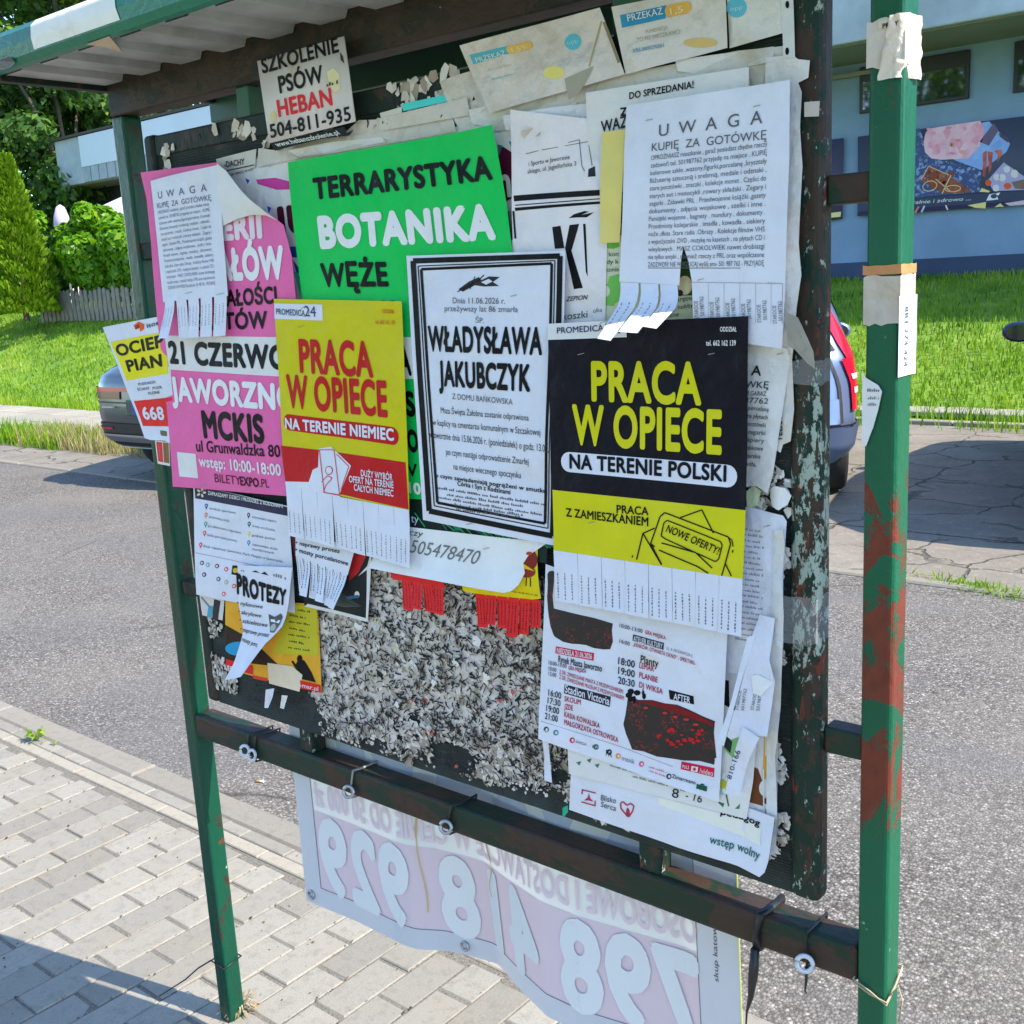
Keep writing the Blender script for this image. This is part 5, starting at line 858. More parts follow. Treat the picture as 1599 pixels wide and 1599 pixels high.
for lb, pts, cc in (('small white torn strip stub on the dark lower left of the panel', [(419, 1076), (432, 1074), (430, 1088), (424, 1104), (418, 1104)], W0), ('second narrower white strip stub right of the first on the panel', [(443, 1085), (452, 1086), (448, 1106), (442, 1104)], W1), ('long crooked white torn strip between the scraps and the welcome leaflet', [(848, 1150), (858, 1152), (862, 1196), (864, 1222), (852, 1218), (852, 1180)], W0), ('little green torn corner stuck at the bottom edge of the panel', [(879, 1262), (887, 1258), (888, 1268), (880, 1278)], (.02, .45, .25))):
    xs_ = [p[0] for p in pts]; ys_ = [p[1] for p in pts]; Sheet('torn_strip', lb, 'torn paper', [(min(xs_), min(ys_)), (max(xs_), min(ys_)), (max(xs_), max(ys_)), (min(xs_), max(ys_))], 3, cc, crease=.9, outline=pts, curl=lambda u, v: .003*v).done()
# ---------------------------------------------------------------- clear tape, post stickers, roof sticker
mt, n, b = newmat('clear_tape'); b.inputs['Base Color'].default_value = (.8, .82, .84, 1); b.inputs['Roughness'].default_value = .15; b.inputs['Alpha'].default_value = .16
bump(n, b, noi(n, wpos(n, (1, 1, 6)), 60, 3), .8, .004); M_TAPE = mt
M_GTAPE = paper(S(135, 140, 145), .3, 1.4, .2)
def wrap(name, label, cat, z0, z1, x0, x1, y0, y1, mat, jag=0.0, o_=.0015, loc=None):
    mb = MB(); P = [(x0 - o_, y1), (x0 - o_, y0 - o_), (x1 + o_, y0 - o_), (x1 + o_, y1)]; Q = []
    for a, b_ in zip(P, P[1:]): Q += [(a[0] + (b_[0]-a[0])*t/6, a[1] + (b_[1]-a[1])*t/6) for t in range(6)]
    Q.append(P[-1]); lo = [z0 + random.uniform(-jag, jag) for _ in Q]; hi = [z1 + random.uniform(-jag, jag) for _ in Q]; n_ = len(Q)
    vs = [(x, y, z) for (x, y), z in zip(Q, lo)] + [(x, y, z) for (x, y), z in zip(Q, hi)]; mb.add(vs, [(i, i+1, n_+i+1, n_+i) for i in range(n_ - 1)])
    o = mb.build(name, mat, None, ((x0+x1)/2, y0, (z0+z1)/2)); return tag(o, label, cat)
def zat(px, py, X=1.465): return on(px, py, 'Y', 0)[2]
wrap('clear_tape', 'band of clear tape round the right frame bar beside the black poster strips', 'tape', zat(1250, 995), zat(1250, 925), 1.335, 1.398, -.020, .02, M_TAPE, .004, .003)
wrap('clear_tape', 'short clear tape loop higher on the right frame bar under the grey foil', 'tape', zat(1255, 597), zat(1255, 560), 1.345, 1.398, -.016, .02, M_TAPE, .003, .003)
s = Sheet('grey_foil', 'piece of grey foil tape sticking out over the right frame bar', 'tape', [(1232, 490), (1290, 490), (1290, 580), (1230, 560)], 8, S(135, 140, 145), mat=M_GTAPE, outline=[(1234, 488), (1254, 495), (1282, 548), (1284, 574), (1270, 566), (1248, 545), (1236, 540), (1232, 510)], curl=lambda u, v: .006 + .012*u); s.done()
s = Sheet('grey_label', 'small pale grey label on the right frame bar near the top bracket', 'label', [(1256, 160), (1280, 158), (1279, 182), (1256, 183)], 6, S(165, 165, 172), crease=.5); s.done()
M_WASH = paper(S(176, 176, 182), .6, .8, .8)
wrap('white_band', 'white sticker band round the top of the right post', 'sticker', zat(1385, 104), zat(1385, 30), 1.446, 1.484, 0, .043, M_WASH, .002)
s = Sheet('post_label', 'torn printed remnant on the white band of the right post', 'sticker', [(1372, 34), (1400, 28), (1400, 42), (1372, 46)], 1, W2, Y=-.0025, und=0, nu=3, nv=3, mat=paper(S(180, 180, 182), .6, .5, .35)); s.text('PRZYJ', 1379, 45, 1406, 40, 7, BLK, .02); s.done()
mb = MB()
def cr(u, v):
    z = 1.803 - .062*v; a = u*1.35; x = 1.470 + .0185*math.sin(min(a, 1.0)*1.3) if u < .45 else 1.4885; y = -.004 if u < .45 else -.004 + (u - .45)*.075
    return Vector((x + .004*noise.noise(Vector((u*6, v*6, 1))) - .012*v*(1-u), y - .004*noise.noise(Vector((u*5, v*7, 4))), z))
mb.grid(cr, 16, 16); o = mb.build('crumpled_tape', paper(S(190, 188, 190), .35, 1.5, .35), None, (1.48, 0, 1.77), smooth=True); tag(o, 'crumpled yellowed tape peeling off the white band on the post corner', 'tape')
wrap('whitewash_band', 'dirty white painted paper wrapped round the middle of the right post', 'sticker', zat(1385, 508), zat(1385, 430), 1.446, 1.484, 0, .043, M_WASH, .002)
wrap('brown_tape', 'thin brown tape ring above the dirty white wrap on the right post', 'tape', zat(1385, 429), zat(1385, 414), 1.446, 1.484, 0, .043, paper(S(165, 120, 85), .5, .4), .0005, .0022)
s = Sheet('torn_paper', 'torn white paper clinging to the left side of the right post', 'torn paper', [(1347, 578), (1380, 590), (1375, 700), (1345, 700)], 1, W1, Y=-.003, und=0, outline=[(1347, 579), (1352, 590), (1372, 602), (1378, 612), (1372, 640), (1364, 668), (1353, 697), (1346, 697)], curl=lambda u, v: .004*u); s.greek(1355, 612, 1375, 612, 6, S(90, 90, 110)).greek(1356, 624, 1374, 624, 5, S(110, 110, 130)).greek(1356, 634, 1370, 634, 5, S(120, 120, 140)); s.done()
mb = MB(); pts = []
zA, zB = on(1412, 462, 'X', 1.4855)[2], on(1410, 588, 'X', 1.4855)[2]
mb.grid(lambda u, v: Vector((1.4856 + .004*max(0, u - .75)*4*.4, -.004 + .048*u, zA + (zB - zA)*v)), 6, 6)
lab = mb.build('phone_label', paper(W0), None, (1.4856, .02, (zA+zB)/2), smooth=True); tag(lab, 'white phone number label running down the sunny side of the right post', 'label')
V, F = glyphs('883 274 424', .005); V2, F2 = glyphs('PIOTROWA', .0); mb = MB(); a, b_ = V[:, 0].min(), V[:, 0].max()
mb.add([(1.4862, .012 + y/.682*.010, zA - .012 - (x - a)/(b_ - a)*(zA - zB - .022)) for x, y in V], F)
mt = flat('label_ink', (.05, .055, .08), .6)
o = mb.build('print', mt, None, (1.4856, .02, (zA+zB)/2)); o.parent = lab; o.location = (0, 0, 0)
def fc(u, v):
    th = v; prof_ = [(-.196, 2.0035), (-.2105, 2.0035), (-.2200, 1.9945), (-.2222, 1.975), (-.2192, 1.958)]
    k = min(3, int(th*4)); t = th*4 - k; a, b2 = prof_[k], prof_[k+1]; return Vector((.16 + .24*u + .012*v*(1 if u > .5 else 0) - .002, a[0] + (b2[0]-a[0])*t, a[1] + (b2[1]-a[1])*t))
mb = MB(); mb.grid(fc, 12, 12); tag(mb.build('roof_label', paper(S(200, 203, 212), .4, .15, .1), None, (.28, -.22, 1.98), smooth=True), 'blank white label wrapped round the green roof edge', 'sticker')
mb = MB(); cx = on(5, 99, 'Y', -.2225); vs = [Vector((cx[0] + .032*math.cos(a*.3142), -.2212 + .004*(math.sin(a*.3142) < -.3), cx[2] + .0085*math.sin(a*.3142))) for a in range(20)]; mb.add(vs, [tuple(range(20))])
tag(mb.build('oval_sticker', flat('sticker_grey', (.05, .05, .06), .4), None, tuple(cx)), 'dark oval sticker at the left end of the roof edge', 'sticker')
mb = MB(); c0, c1, c2, c3 = [on(x, y, 'Z', 1.9440) for x, y in ((134, 70), (171, 57), (192, 82), (158, 73))]; mb.add([c0, c1, c2, c3], [(0, 1, 2, 3)])
tag(mb.build('roof_paper', paper(S(180, 170, 160), .6, .3), None, tuple(c0)), 'small printed paper stuck under the roof sheet behind the white label', 'sticker')
# ---------------------------------------------------------------- ties, rings, twine
def ring(mb, c, r, t, nrm, n=18):
    nrm = Vector(nrm).normalized(); u = nrm.cross(Vector((0, 0, 1))).normalized(); w_ = nrm.cross(u)
    mb.tube([Vector(c) + (u*math.cos(2*math.pi*i/n) + w_*math.sin(2*math.pi*i/n))*r for i in range(n)], t, 6, closed=True)
def loop(mb, x, w_=.0, t=.0022): mb.tube([(x, -.002, .667), (x, -.003, .69), (x + w_*.5, -.003, .722), (x + w_, .01, .7235), (x + w_, .047, .7225), (x + w_*.5, .048, .69), (x, .047, .666), (x, .02, .664)], t, 6, closed=True)
M_ROPE = flat('grey_cord', (.30, .29, .27), .8); M_PVC = flat('white_eyelet', (.6, .62, .66), .35); M_PLUG = flat('blue_grey_scrap', (.45, .5, .6), .5)
def tie(px, py, label, mats, double=False, lean=0.0, tail=None):
    p = on(px, py, 'Y', -.008); x = p[0]; e = empty('eyelet_tie', (x, 0, .69), label, 'eyelet', 'torn off banner eyelets still tied to the lower rail')
    mb = MB(); loop(mb, x, lean); 
    if double: loop(mb, x + .022, lean)
    mb.build('cable_tie', mats[0], e, (x, 0, .69), smooth=True)
    for k in range(2 if double else 1):
        mb = MB(); c = (x + .022*k, -.010, p[2] - .004*k); ring(mb, c, .010, .0032, (.35 - .3*k, -1, .25)); mb.build('eyelet', mats[1], e, (x, 0, .69), smooth=True)
    if tail:
        mb = MB(); mb.tube([(x, -.006, .672), (x + .002, -.009, .655), (x + tail[0]*.5, -.011, .64), (x + tail[0], -.008, .64 - tail[1])], [.002, .002, .0012, .0006], 6); mb.build('tail', mats[0], e, (x, 0, .69), smooth=True)
    return e
tie(384, 1172, 'pair of white eyelets on black cord near the left end of the lower rail', (M_BLK, M_PVC), True, .02)
tie(546, 1236, 'single eyelet hung on pale grey cord from the lower rail', (M_ROPE, M_STEEL), False, .018)
tie(698, 1291, 'eyelet with a second black washer on black tie under the middle of the rail', (M_BLK, M_STEEL), False, .02)
tie(1258, 1504, 'eyelet on a black tie near the right end of the lower rail', (M_BLK, M_PVC), False, .004, (.002, .006))
e = empty('torn_strap', (on(1180, 1450, 'Y', -.005)[0], 0, .69), 'torn black strap hanging down from the lower rail near the right post', 'strap')
x = e.location.x; mb = MB(); loop(mb, x, .012, .006); mb.build('loop', M_BLK, e, e.location, smooth=True)
mb = MB(); mb.tube([(x, -.006, .67), (x - .001, -.010, .635), (x - .004, -.012, .60), (x - .010, -.012, .575), (x - .014, -.01, .53), (x - .017, -.01, .49)], [.006, .007, .004, .0016, .0008, .0005], 7); mb.build('frayed_end', M_BLK, e, e.location, smooth=True)
mb = MB(); z = on(345, 1507, 'Y', 0)[2]; mb.tube([(-.003, -.003, z), (.043, -.003, z - .004), (.043, .043, z + .004), (-.003, .043, z + .004)], .0018, 6, closed=True)
q0 = Vector((-.004, -.003, z)); q1 = Vector(on(290, 1530, 'Y', -.07)); q2 = Vector(on(249, 1556, 'Y', -.10)); mb.tube([q0, q0.lerp(q1, .5) + Vector((0, 0, .004)), q1, q2], [.0018, .0017, .0016, .0012], 6)
tag(mb.build('zip_tie', M_BLK, None, (0, 0, z), smooth=True), 'long black zip tie round the foot of the left post', 'zip tie')
mb = MB(); z = on(1388, 1565, 'Y', 0)[2]
for dz in (0, .004): mb.tube([(1.443, -.003, z + dz + .012), (1.465, -.004, z + dz + .004), (1.486, -.003, z - dz), (1.488, .02, z + .012), (1.487, .046, z + .02 + dz), (1.443, .046, z + .02)], .0012, 5, closed=True)
mb.tube([(1.487, .005, z + .006), (1.495, .01, z + .02), (1.500, .012, z), (1.497, .01, z - .03)], .001, 5)
tag(mb.build('twine', flat('jute', (.42, .34, .22), .9), None, (1.465, 0, z), smooth=True), 'thin twine knotted round the right post near the bottom', 'twine')
# ---------------------------------------------------------------- banner hung behind the rail, seen from its back
WAVE = [(.27, .0475), (.31, .0485), (.43, .056), (.56, .053), (.59, .058), (.637, .086), (.688, .101), (.741, .110), (.81, .080), (.90, .0475), (.97, .0475), (1.06, .065), (1.15, .085), (1.25, .075)]
def wav(X, v):
    xs_ = [a for a, _ in WAVE]; y = float(np.interp(X, xs_, [b for _, b in WAVE])); return .0475 + (y - .0475) * (.25 + .75*v**1.2)
BX0, BX1, BZ0, BZ1 = .288, 1.247, .93, .36
def bp(u, v, off=0.0): X = BX0 + (BX1 - BX0)*u; return Vector((X, wav(X, v) - off, BZ0 + (BZ1 - BZ0)*v))
def m_vinyl(name, c, tr=.45):
    mt, n, b = newmat(name); b.inputs['Base Color'].default_value = (*c, 1); b.inputs['Roughness'].default_value = .42
    ts = n.nodes.new('ShaderNodeBsdfTranslucent'); ts.inputs[0].default_value = (*c, 1); ms = n.nodes.new('ShaderNodeMixShader'); ms.inputs[0].default_value = tr
    n.links.new(b.outputs[0], ms.inputs[1]); n.links.new(ts.outputs[0], ms.inputs[2]); n.links.new(ms.outputs[0], n.nodes['Material Output'].inputs[0]); return mt
ban = empty('vinyl_banner', (.75, .07, .34), 'white vinyl car buying banner behind the rail, its mirrored print showing through', 'banner')
V_W = m_vinyl('vinyl_white', (.77, .80, .83), .08); V_P = m_vinyl('vinyl_pink', (.80, .66, .73), .22); V_Y = m_vinyl('vinyl_cream', (.80, .80, .76), .22); V_L = m_vinyl('vinyl_lilac', (.80, .66, .74), .08); V_H = m_vinyl('vinyl_hem', (.72, .74, .80), .35)
mb = MB(); mb.grid(lambda u, v: bp(u, v), 90, 24); mb.build('sheet', V_Y, ban, (.75, .07, .34), smooth=True)
mb = MB(); mb.grid(lambda u, v: bp(.05 + .875*u, .63 + .295*v, .0008), 90, 12)
mb.build('pink_panel', V_P, ban, (.75, .07, .34), smooth=True)
V_B = m_vinyl('vinyl_blue_grey', (.52, .58, .68), .3); V_S = m_vinyl('vinyl_stain', (.72, .55, .30), .4)
mb = MB(); mb.grid(lambda u, v: bp(.05 + .875*u, .20 + .235*v, .0008), 90, 8); mb.build('blue_panel', V_B, ban, (.75, .07, .34), smooth=True)
mb = MB()
for u_, w_, k_ in ((.09, .035, .02), (.20, .02, .03), (.36, .05, -.03), (.52, .018, .0), (.58, .04, .05), (.75, .07, -.06), (.86, .03, .02)): mb.grid(lambda u, v: bp(u_ + w_*u + k_*v, .20 + .235*v, .0014), 4, 6)
mb.build('cream_stripe', V_Y, ban, (.75, .07, .34), smooth=True)
mb = MB()
for u_, v0, v1, k_ in ((.335, .40, .86, .004), (.495, .50, .74, -.006), (.338, .40, .60, -.003)): mb.grid(lambda u, v: bp(u_ + .0028*(u - .5) + k_*math.sin(v*9) + k_*v, v0 + (v1 - v0)*v, .0038), 1, 24)
mb.build('water_stain', V_S, ban, (.75, .07, .34))
mb = MB(); mb.grid(lambda u, v: bp(u, .925 + .075*v, .0012), 90, 3); mb.grid(lambda u, v: bp(.05*u, v*.925, .0012), 3, 20); mb.grid(lambda u, v: bp(.925 + .075*u, v*.925, .0012), 3, 20); mb.build('hem', V_H, ban, (.75, .07, .34), smooth=True)
mb = MB(); mb.tube([bp(1, v/20, .0) for v in range(21)], .0011, 5); mb.build('bright_edge', flat('lime_thread', (.55, .6, .05), .6), ban, (.75, .07, .34))
mb = MB(); mb.tube([bp(.05 + .875*i/80, .925, .0016) for i in range(81)], .0007, 4); mb.tube([bp(.05, i/30*.925, .0016) for i in range(31)], .0007, 4); mb.tube([bp(.925, i/30*.925, .0016) for i in range(31)], .0007, 4); mb.build('stitching', flat('grey_thread', (.2, .21, .24), .8), ban, (.75, .07, .34))
def btext(s_, u0, u1, v, h, mat, bold, lv):
    V0, F = glyphs(s_, bold, 3); a, b_ = V0[:, 0].min(), V0[:, 0].max(); mb = MB(); ex = max(0, bold)
    for q in range(9 if ex else 1):
        bm = bmesh.new(); V = V0 + (ex*np.array([math.cos(q*math.pi/4), math.sin(q*math.pi/4)]) if q else 0.0); vv = [bm.verts.new((x, y, 0)) for x, y in V]
        for f in F:
            try: bm.faces.new([vv[i] for i in f])
            except ValueError: pass
        for k in range(1, 50): bmesh.ops.bisect_plane(bm, geom=list(bm.verts) + list(bm.edges) + list(bm.faces), plane_co=(a + (b_ - a)*k/50, 0, 0), plane_no=(1, 0, 0))
        bm.verts.index_update(); mb.add([bp(u1 - (u1-u0)*(w_.co.x - a)/(b_ - a), v - w_.co.y/.682*h, lv + q*.00003) for w_ in bm.verts], [tuple(w_.index for w_ in f.verts) for f in bm.faces]); bm.free()
    mb.build('print', mat, ban, (.75, .07, .34))
btext('OSOBOWE I DOSTAWCZE W CENIE OD 50 000 zł', .06, .925, .605, .082, V_L, .03, .0028)
btext('798 418 929', .065, .92, .918, .262, V_W, .042, .0030)
V, F = glyphs('skup katowice', .0); mb = MB(); a, b_ = V[:, 0].min(), V[:, 0].max(); mb.add([bp(.962 - y*.012, .69 - (x - a)/(b_ - a)*.20, .002) for x, y in V], F); mb.build('print', BLKM := flat('banner_ink', (.05, .05, .06), .6), ban, (.75, .07, .34))
mb = MB()
for u in (.02, .405, .79):
    mb = MB(); c = bp(u, .965, .003); ring(mb, c, .008, .0028, (0, 1, 0)); mb.build('eyelet', M_STEEL, ban, (.75, .07, .34), smooth=True)
# ---------------------------------------------------------------- shop pavilion behind the bank
WY, FY = 16.0, 14.4
shop = empty('shop_building', (-7, 16, 1.2), 'long flat roofed blue shop pavilion with a concrete overhang behind the grass bank', 'building')
def part(name, x0, x1, y0, y1, z0, z1, mat, bev=0.0, par=None):
    mb = MB(); mb.box(x0, x1, y0, y1, z0, z1); p = par or shop; return mb.build(name, mat, p, ((x0+x1)/2, (y0+y1)/2, (z0+z1)/2), bevel=bev)
def m_wall(name, c, sc=1.2, amt=.2):
    mt, n, b = newmat(name); co = wpos(n); a = noi(n, co, sc, 6, .6); g = noi(n, co, 60, 3)
    c1 = mixc(n, ramp(n, a, [(0.35, (0, 0, 0)), (0.7, (1, 1, 1))]), tuple(x*(1-amt) for x in c), c); n.links.new(c1, b.inputs['Base Color']); b.inputs['Roughness'].default_value = .85; bump(n, b, g, .2, .01); return mt
M_BLUE = m_wall('blue_render', (.225, .345, .49)); M_FCON = m_wall('grey_concrete', (.46, .52, .56), 1.5, .3); M_SOF = m_wall('soffit', (.27, .27, .24)); M_DARK = m_wall('shaded_wall_dark', (.02, .022, .024)); M_PLIN = m_wall('dark_plinth', (.05, .075, .14)); M_WCLAD = m_wall('white_cladding', (.62, .68, .74), .8, .06); M_GCLAD = m_wall('grey_cladding', (.36, .41, .44), 3, .2)
part('wall', -10.5, 12, WY, WY + 7, .6, 4.47, M_BLUE); part('plinth', -10.5, 12, WY - .03, WY - .001, .6, 1.52, M_PLIN); part('shaded_wall', -26.2, -10.5, WY - .6, WY + 7, .6, 4.47, M_DARK)  # left stretch near-black: deep shade under the overhang put into the wall colour
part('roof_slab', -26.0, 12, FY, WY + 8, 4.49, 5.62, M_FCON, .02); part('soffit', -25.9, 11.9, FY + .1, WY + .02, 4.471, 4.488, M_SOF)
a = on(130, 250, 'Y', FY)[0]; b_ = on(345, 200, 'Y', FY)[0]
part('cladding', a, b_, FY - .06, FY - .005, 4.86, 5.60, M_WCLAD, .005); part('roof_trim', -26.1, 12, FY - .08, FY + .3, 5.622, 5.68, m_wall('roof_trim', (.07, .06, .055)))
mb = MB()
x = a
while x < b_: mb.box(x, x + .34, FY - .045, FY - .006, 4.50, 4.855); x += .38
mb.build('ribbed_band', M_GCLAD, shop, (a, FY, 4.7))
mt, n, b = newmat('window_glass'); b.inputs['Base Color'].default_value = (.012, .016, .018, 1); b.inputs['Roughness'].default_value = .03; b.inputs['Specular IOR Level'].default_value = 1.0; b.inputs['IOR'].default_value = 2.2; M_GLASS = mt
M_WFR = flat('dark_window_frame', (.015, .015, .017), .4)
def window(x0, x1, z0, z1):
    f = part('window', x0, x1, WY - .05, WY + .02, z0, z1, M_WFR, .01)
    mb = MB(); mb.box(x0 + .06, x1 - .05, WY - .056, WY - .04, z0 + .05, z1 - .22); mb.build('pane', M_GLASS, None, f.location + shop.location).parent = f; p = f.children[-1]; p.location = (0, 0, 0)
window(-5.2, -3.58, 3.735, 4.40); window(-2.98, -1.4, 3.725, 4.40)
mb = MB(); mb.tube([(-5.0, WY - .05, 1.5), (-5.0, WY - .05, 4.45)], .02, 8); mb.build('down_pipe', m_wall('pipe_blue', (.12, .2, .36)), shop, (-5, WY, 3), smooth=True)
part('vent_pipe', -5.9, -5.0, WY - .1, WY - .04, 4.28, 4.34, M_SOF)
# food sign on the wall
SY = WY - .06
s = Sheet('food_sign', 'dark shop sign with ham, sausages, eggs and a parcel, reading naturalnie i zdrowo', 'shop sign', [(1340, 214), (1640, 177), (1640, 317), (1340, 338)], 0, S(62, 72, 100), Y=SY, und=0, nu=2, nv=2, thick=.02, rough=.4, crease=.02)
s.lv = .003
def m_photo(name, cols, sc, vor=True):
    mt, n, b = newmat(name); co = wpos(n); q = nd(n, 'ShaderNodeTexVoronoi', i_Scale=sc); n.links.new(co, q.inputs['Vector']); sp = n.nodes.new('ShaderNodeSeparateColor'); n.links.new(q.outputs['Color'], sp.inputs[0]); k = len(cols) - 1
    ad = nd(n, 'ShaderNodeMath', operation='MULTIPLY_ADD'); n.links.new(sp.outputs[0], ad.inputs[0]); ad.inputs[1].default_value = .5; hf = nd(n, 'ShaderNodeMath', operation='MULTIPLY'); n.links.new(noi(n, co, sc*.6, 5, .7, .8), hf.inputs[0]); hf.inputs[1].default_value = .6; n.links.new(hf.outputs[0], ad.inputs[2])
    n.links.new(ramp(n, ad.outputs[0], [(.15 + .7*i/k, c) for i, c in enumerate(cols)]), b.inputs['Base Color']); b.inputs['Roughness'].default_value = .45; return mt
PH_HAM = m_photo('ham_photo', [S(185, 105, 145), S(205, 150, 182), S(215, 170, 198), S(190, 120, 155)], 9); PH_SLATE = m_photo('slate_photo', [S(30, 42, 85), S(45, 65, 125), S(38, 55, 105), S(120, 150, 210)], 26); PH_MEAT = m_photo('meat_photo', [S(70, 32, 26), S(110, 50, 36), S(140, 75, 50), S(60, 30, 24)], 16); PH_CLOTH = m_photo('blue_cloth_photo', [S(95, 130, 205), S(120, 155, 222), S(105, 140, 212)], 5); PH_SAUS = m_photo('sausage_photo', [S(120, 45, 38), S(160, 70, 55), S(185, 95, 75)], 12)
s.fill([(1400, 205), (1437, 201), (1450, 240), (1470, 250), (1533, 266), (1530, 300), (1420, 310), (1400, 312)], 0, 1, PH_SLATE).fill([(1497, 200), (1545, 190), (1578, 225), (1572, 238), (1540, 262), (1533, 266), (1490, 250)], 0, 1, PH_CLOTH)
s.fill([(1452, 201), (1531, 189), (1538, 200), (1536, 215), (1530, 230), (1512, 248), (1470, 250), (1455, 248), (1445, 238), (1443, 222), (1446, 208)], 0, 2, PH_HAM)
for i in range(9): s.ell((random.uniform(1452, 1526), random.uniform(200, 242)), random.uniform(2, 6), random.uniform(2, 4), S(random.randint(185, 220), random.randint(110, 165), random.randint(140, 180)), 3, 8)
s.line([(1489, 197), (1476, 248)], 1.5, S(225, 185, 200), 4).fill([(1530, 222), (1552, 193), (1560, 204), (1545, 228)], S(95, 85, 120), 2).fill([(1560, 208), (1577, 216), (1574, 223), (1562, 214)], S(70, 70, 90), 2)
for q in ([(1535, 240), (1541, 235), (1541, 262), (1539, 277), (1535, 276), (1536, 255)], [(1543, 237), (1551, 238), (1549, 262), (1545, 272), (1544, 250)], [(1553, 236), (1564, 234), (1566, 241), (1558, 255), (1559, 242)]): s.fill(q, 0, 3, PH_SAUS)
s.fill([(1439, 282), (1451, 260), (1483, 274), (1519, 300), (1500, 302), (1472, 302)], 0, 2, PH_MEAT).line([(1439, 282), (1451, 260), (1483, 274)], 1.6, S(190, 160, 130), 4)
for i in range(6): s.ell((random.uniform(1450, 1500), random.uniform(272, 298)), 5, 4, S(130, 62, 42), 3, 8)
for c, r, ry, ro in (((1453, 291), 11, 8, .2), ((1489, 295), 12, 5, .1)): 
    pts = [(c[0] + r*math.cos(i*.35 + ro), c[1] + ry*math.sin(i*.35)) for i in range(19)]; s.line(pts, 1.3, S(200, 180, 150), 5)
s.line([(1472, 303), (1486, 274)], 1.6, S(200, 180, 150), 5).line([(1486, 300), (1462, 280)], 1.4, S(200, 180, 150), 5)
for i in range(40): s.ell((random.uniform(1440, 1530), random.uniform(252, 285)), .9, .7, S(130, 160, 220), 2.5, 6) if random.random() < .8 else None
s.fill([(1543, 282), (1568, 254), (1600, 276), (1600, 297), (1552, 299)], S(150, 150, 200), 2)
for c, r in (((1557, 277), 5), ((1566, 278), 5.5), ((1573, 265), 5), ((1585, 272), 6), ((1556, 294), 5)): s.ell(c, r, r*1.1, S(190, 190, 205), 3, 14)
s.ell((1544, 286), 5, 5, S(190, 85, 50), 3, 14).ell((1574, 291), 6, 5, S(190, 85, 50), 3, 14).fill([(1530, 300), (1534, 294), (1547, 299), (1545, 301)], S(205, 195, 140), 4).fill([(1580, 285), (1602, 280), (1602, 296), (1586, 295)], S(110, 95, 90), 3)
s.fill([(1340, 316), (1640, 296), (1640, 311), (1340, 331)], S(55, 64, 92), 5).text('naturalnie i zdrowo ...', 1404, 321, 1517, 313, 5.5, S(205, 212, 230), .0, 6, ital=.3)
s.fill([(1541, 314), (1546, 304), (1556, 302), (1560, 312)], S(215, 222, 240), 6).ell((1553, 307), 5, 3.5, S(55, 64, 92), 7, 10).fill([(1553, 303), (1563, 301), (1560, 306)], S(215, 222, 240), 6)
s.fill([(1340, 331), (1640, 311), (1640, 317), (1340, 338)], S(48, 42, 80), 5.5).fill([(1512, 321), (1541, 316), (1540, 326), (1524, 325)], S(205, 190, 130), 7).fill([(1554, 324), (1563, 318), (1569, 323)], S(205, 190, 130), 7).fill([(1570, 318), (1602, 313), (1602, 320), (1578, 322)], S(180, 165, 195), 7).line([(1430, 333), (1436, 323)], 3, S(190, 110, 120), 7).line([(1440, 332), (1445, 322)], 3, S(160, 170, 210), 7).line([(1478, 321), (1481, 328)], 2, S(210, 215, 230), 7); s.done()
s = Sheet('dark_sign', 'narrow dark shop sign with yellow strips on the blue wall', 'shop sign', [(1270, 222), (1317, 216), (1315, 342), (1270, 348)], 0, S(62, 66, 96), Y=SY, und=0, nu=2, nv=2, thick=.02, crease=.02); s.lv = .003
s.fill([(1275, 315), (1315, 310), (1315, 318), (1275, 322)], S(190, 170, 110)).fill([(1280, 335), (1314, 331), (1313, 339), (1280, 342)], S(200, 190, 140)); s.done()
# ---------------------------------------------------------------- trees, hedge, thuja
M_BARK = m_wall('bark', (.10, .075, .055), 6, .4)
M_LT = m_leaf('tree_leaf', [(.028, .075, .014), (.05, .12, .02), (.085, .18, .025), (.15, .25, .035)], .3)
M_LH = m_leaf('hedge_leaf', [(.07, .20, .006), (.12, .31, .010), (.19, .40, .015), (.30, .45, .04)], .45, .4)
M_LC = m_leaf('thuja_spray', [(.09, .19, .006), (.15, .28, .010), (.23, .36, .015)], .25)
def crown_pts(n, blobs, shell=.55):
    C = []; N = []
    w_ = np.array([b[3]*b[4]*b[5] for b in blobs])**.67; k = RNG.choice(len(blobs), n, p=w_/w_.sum()); d = RNG.normal(size=(n, 3)); d /= np.linalg.norm(d, axis=1, keepdims=True)
    r = (shell + (1-shell)*RNG.random(n)**.6); B = np.array(blobs)[k]; C = B[:, :3] + d*B[:, 3:6]*r[:, None]; return C, d
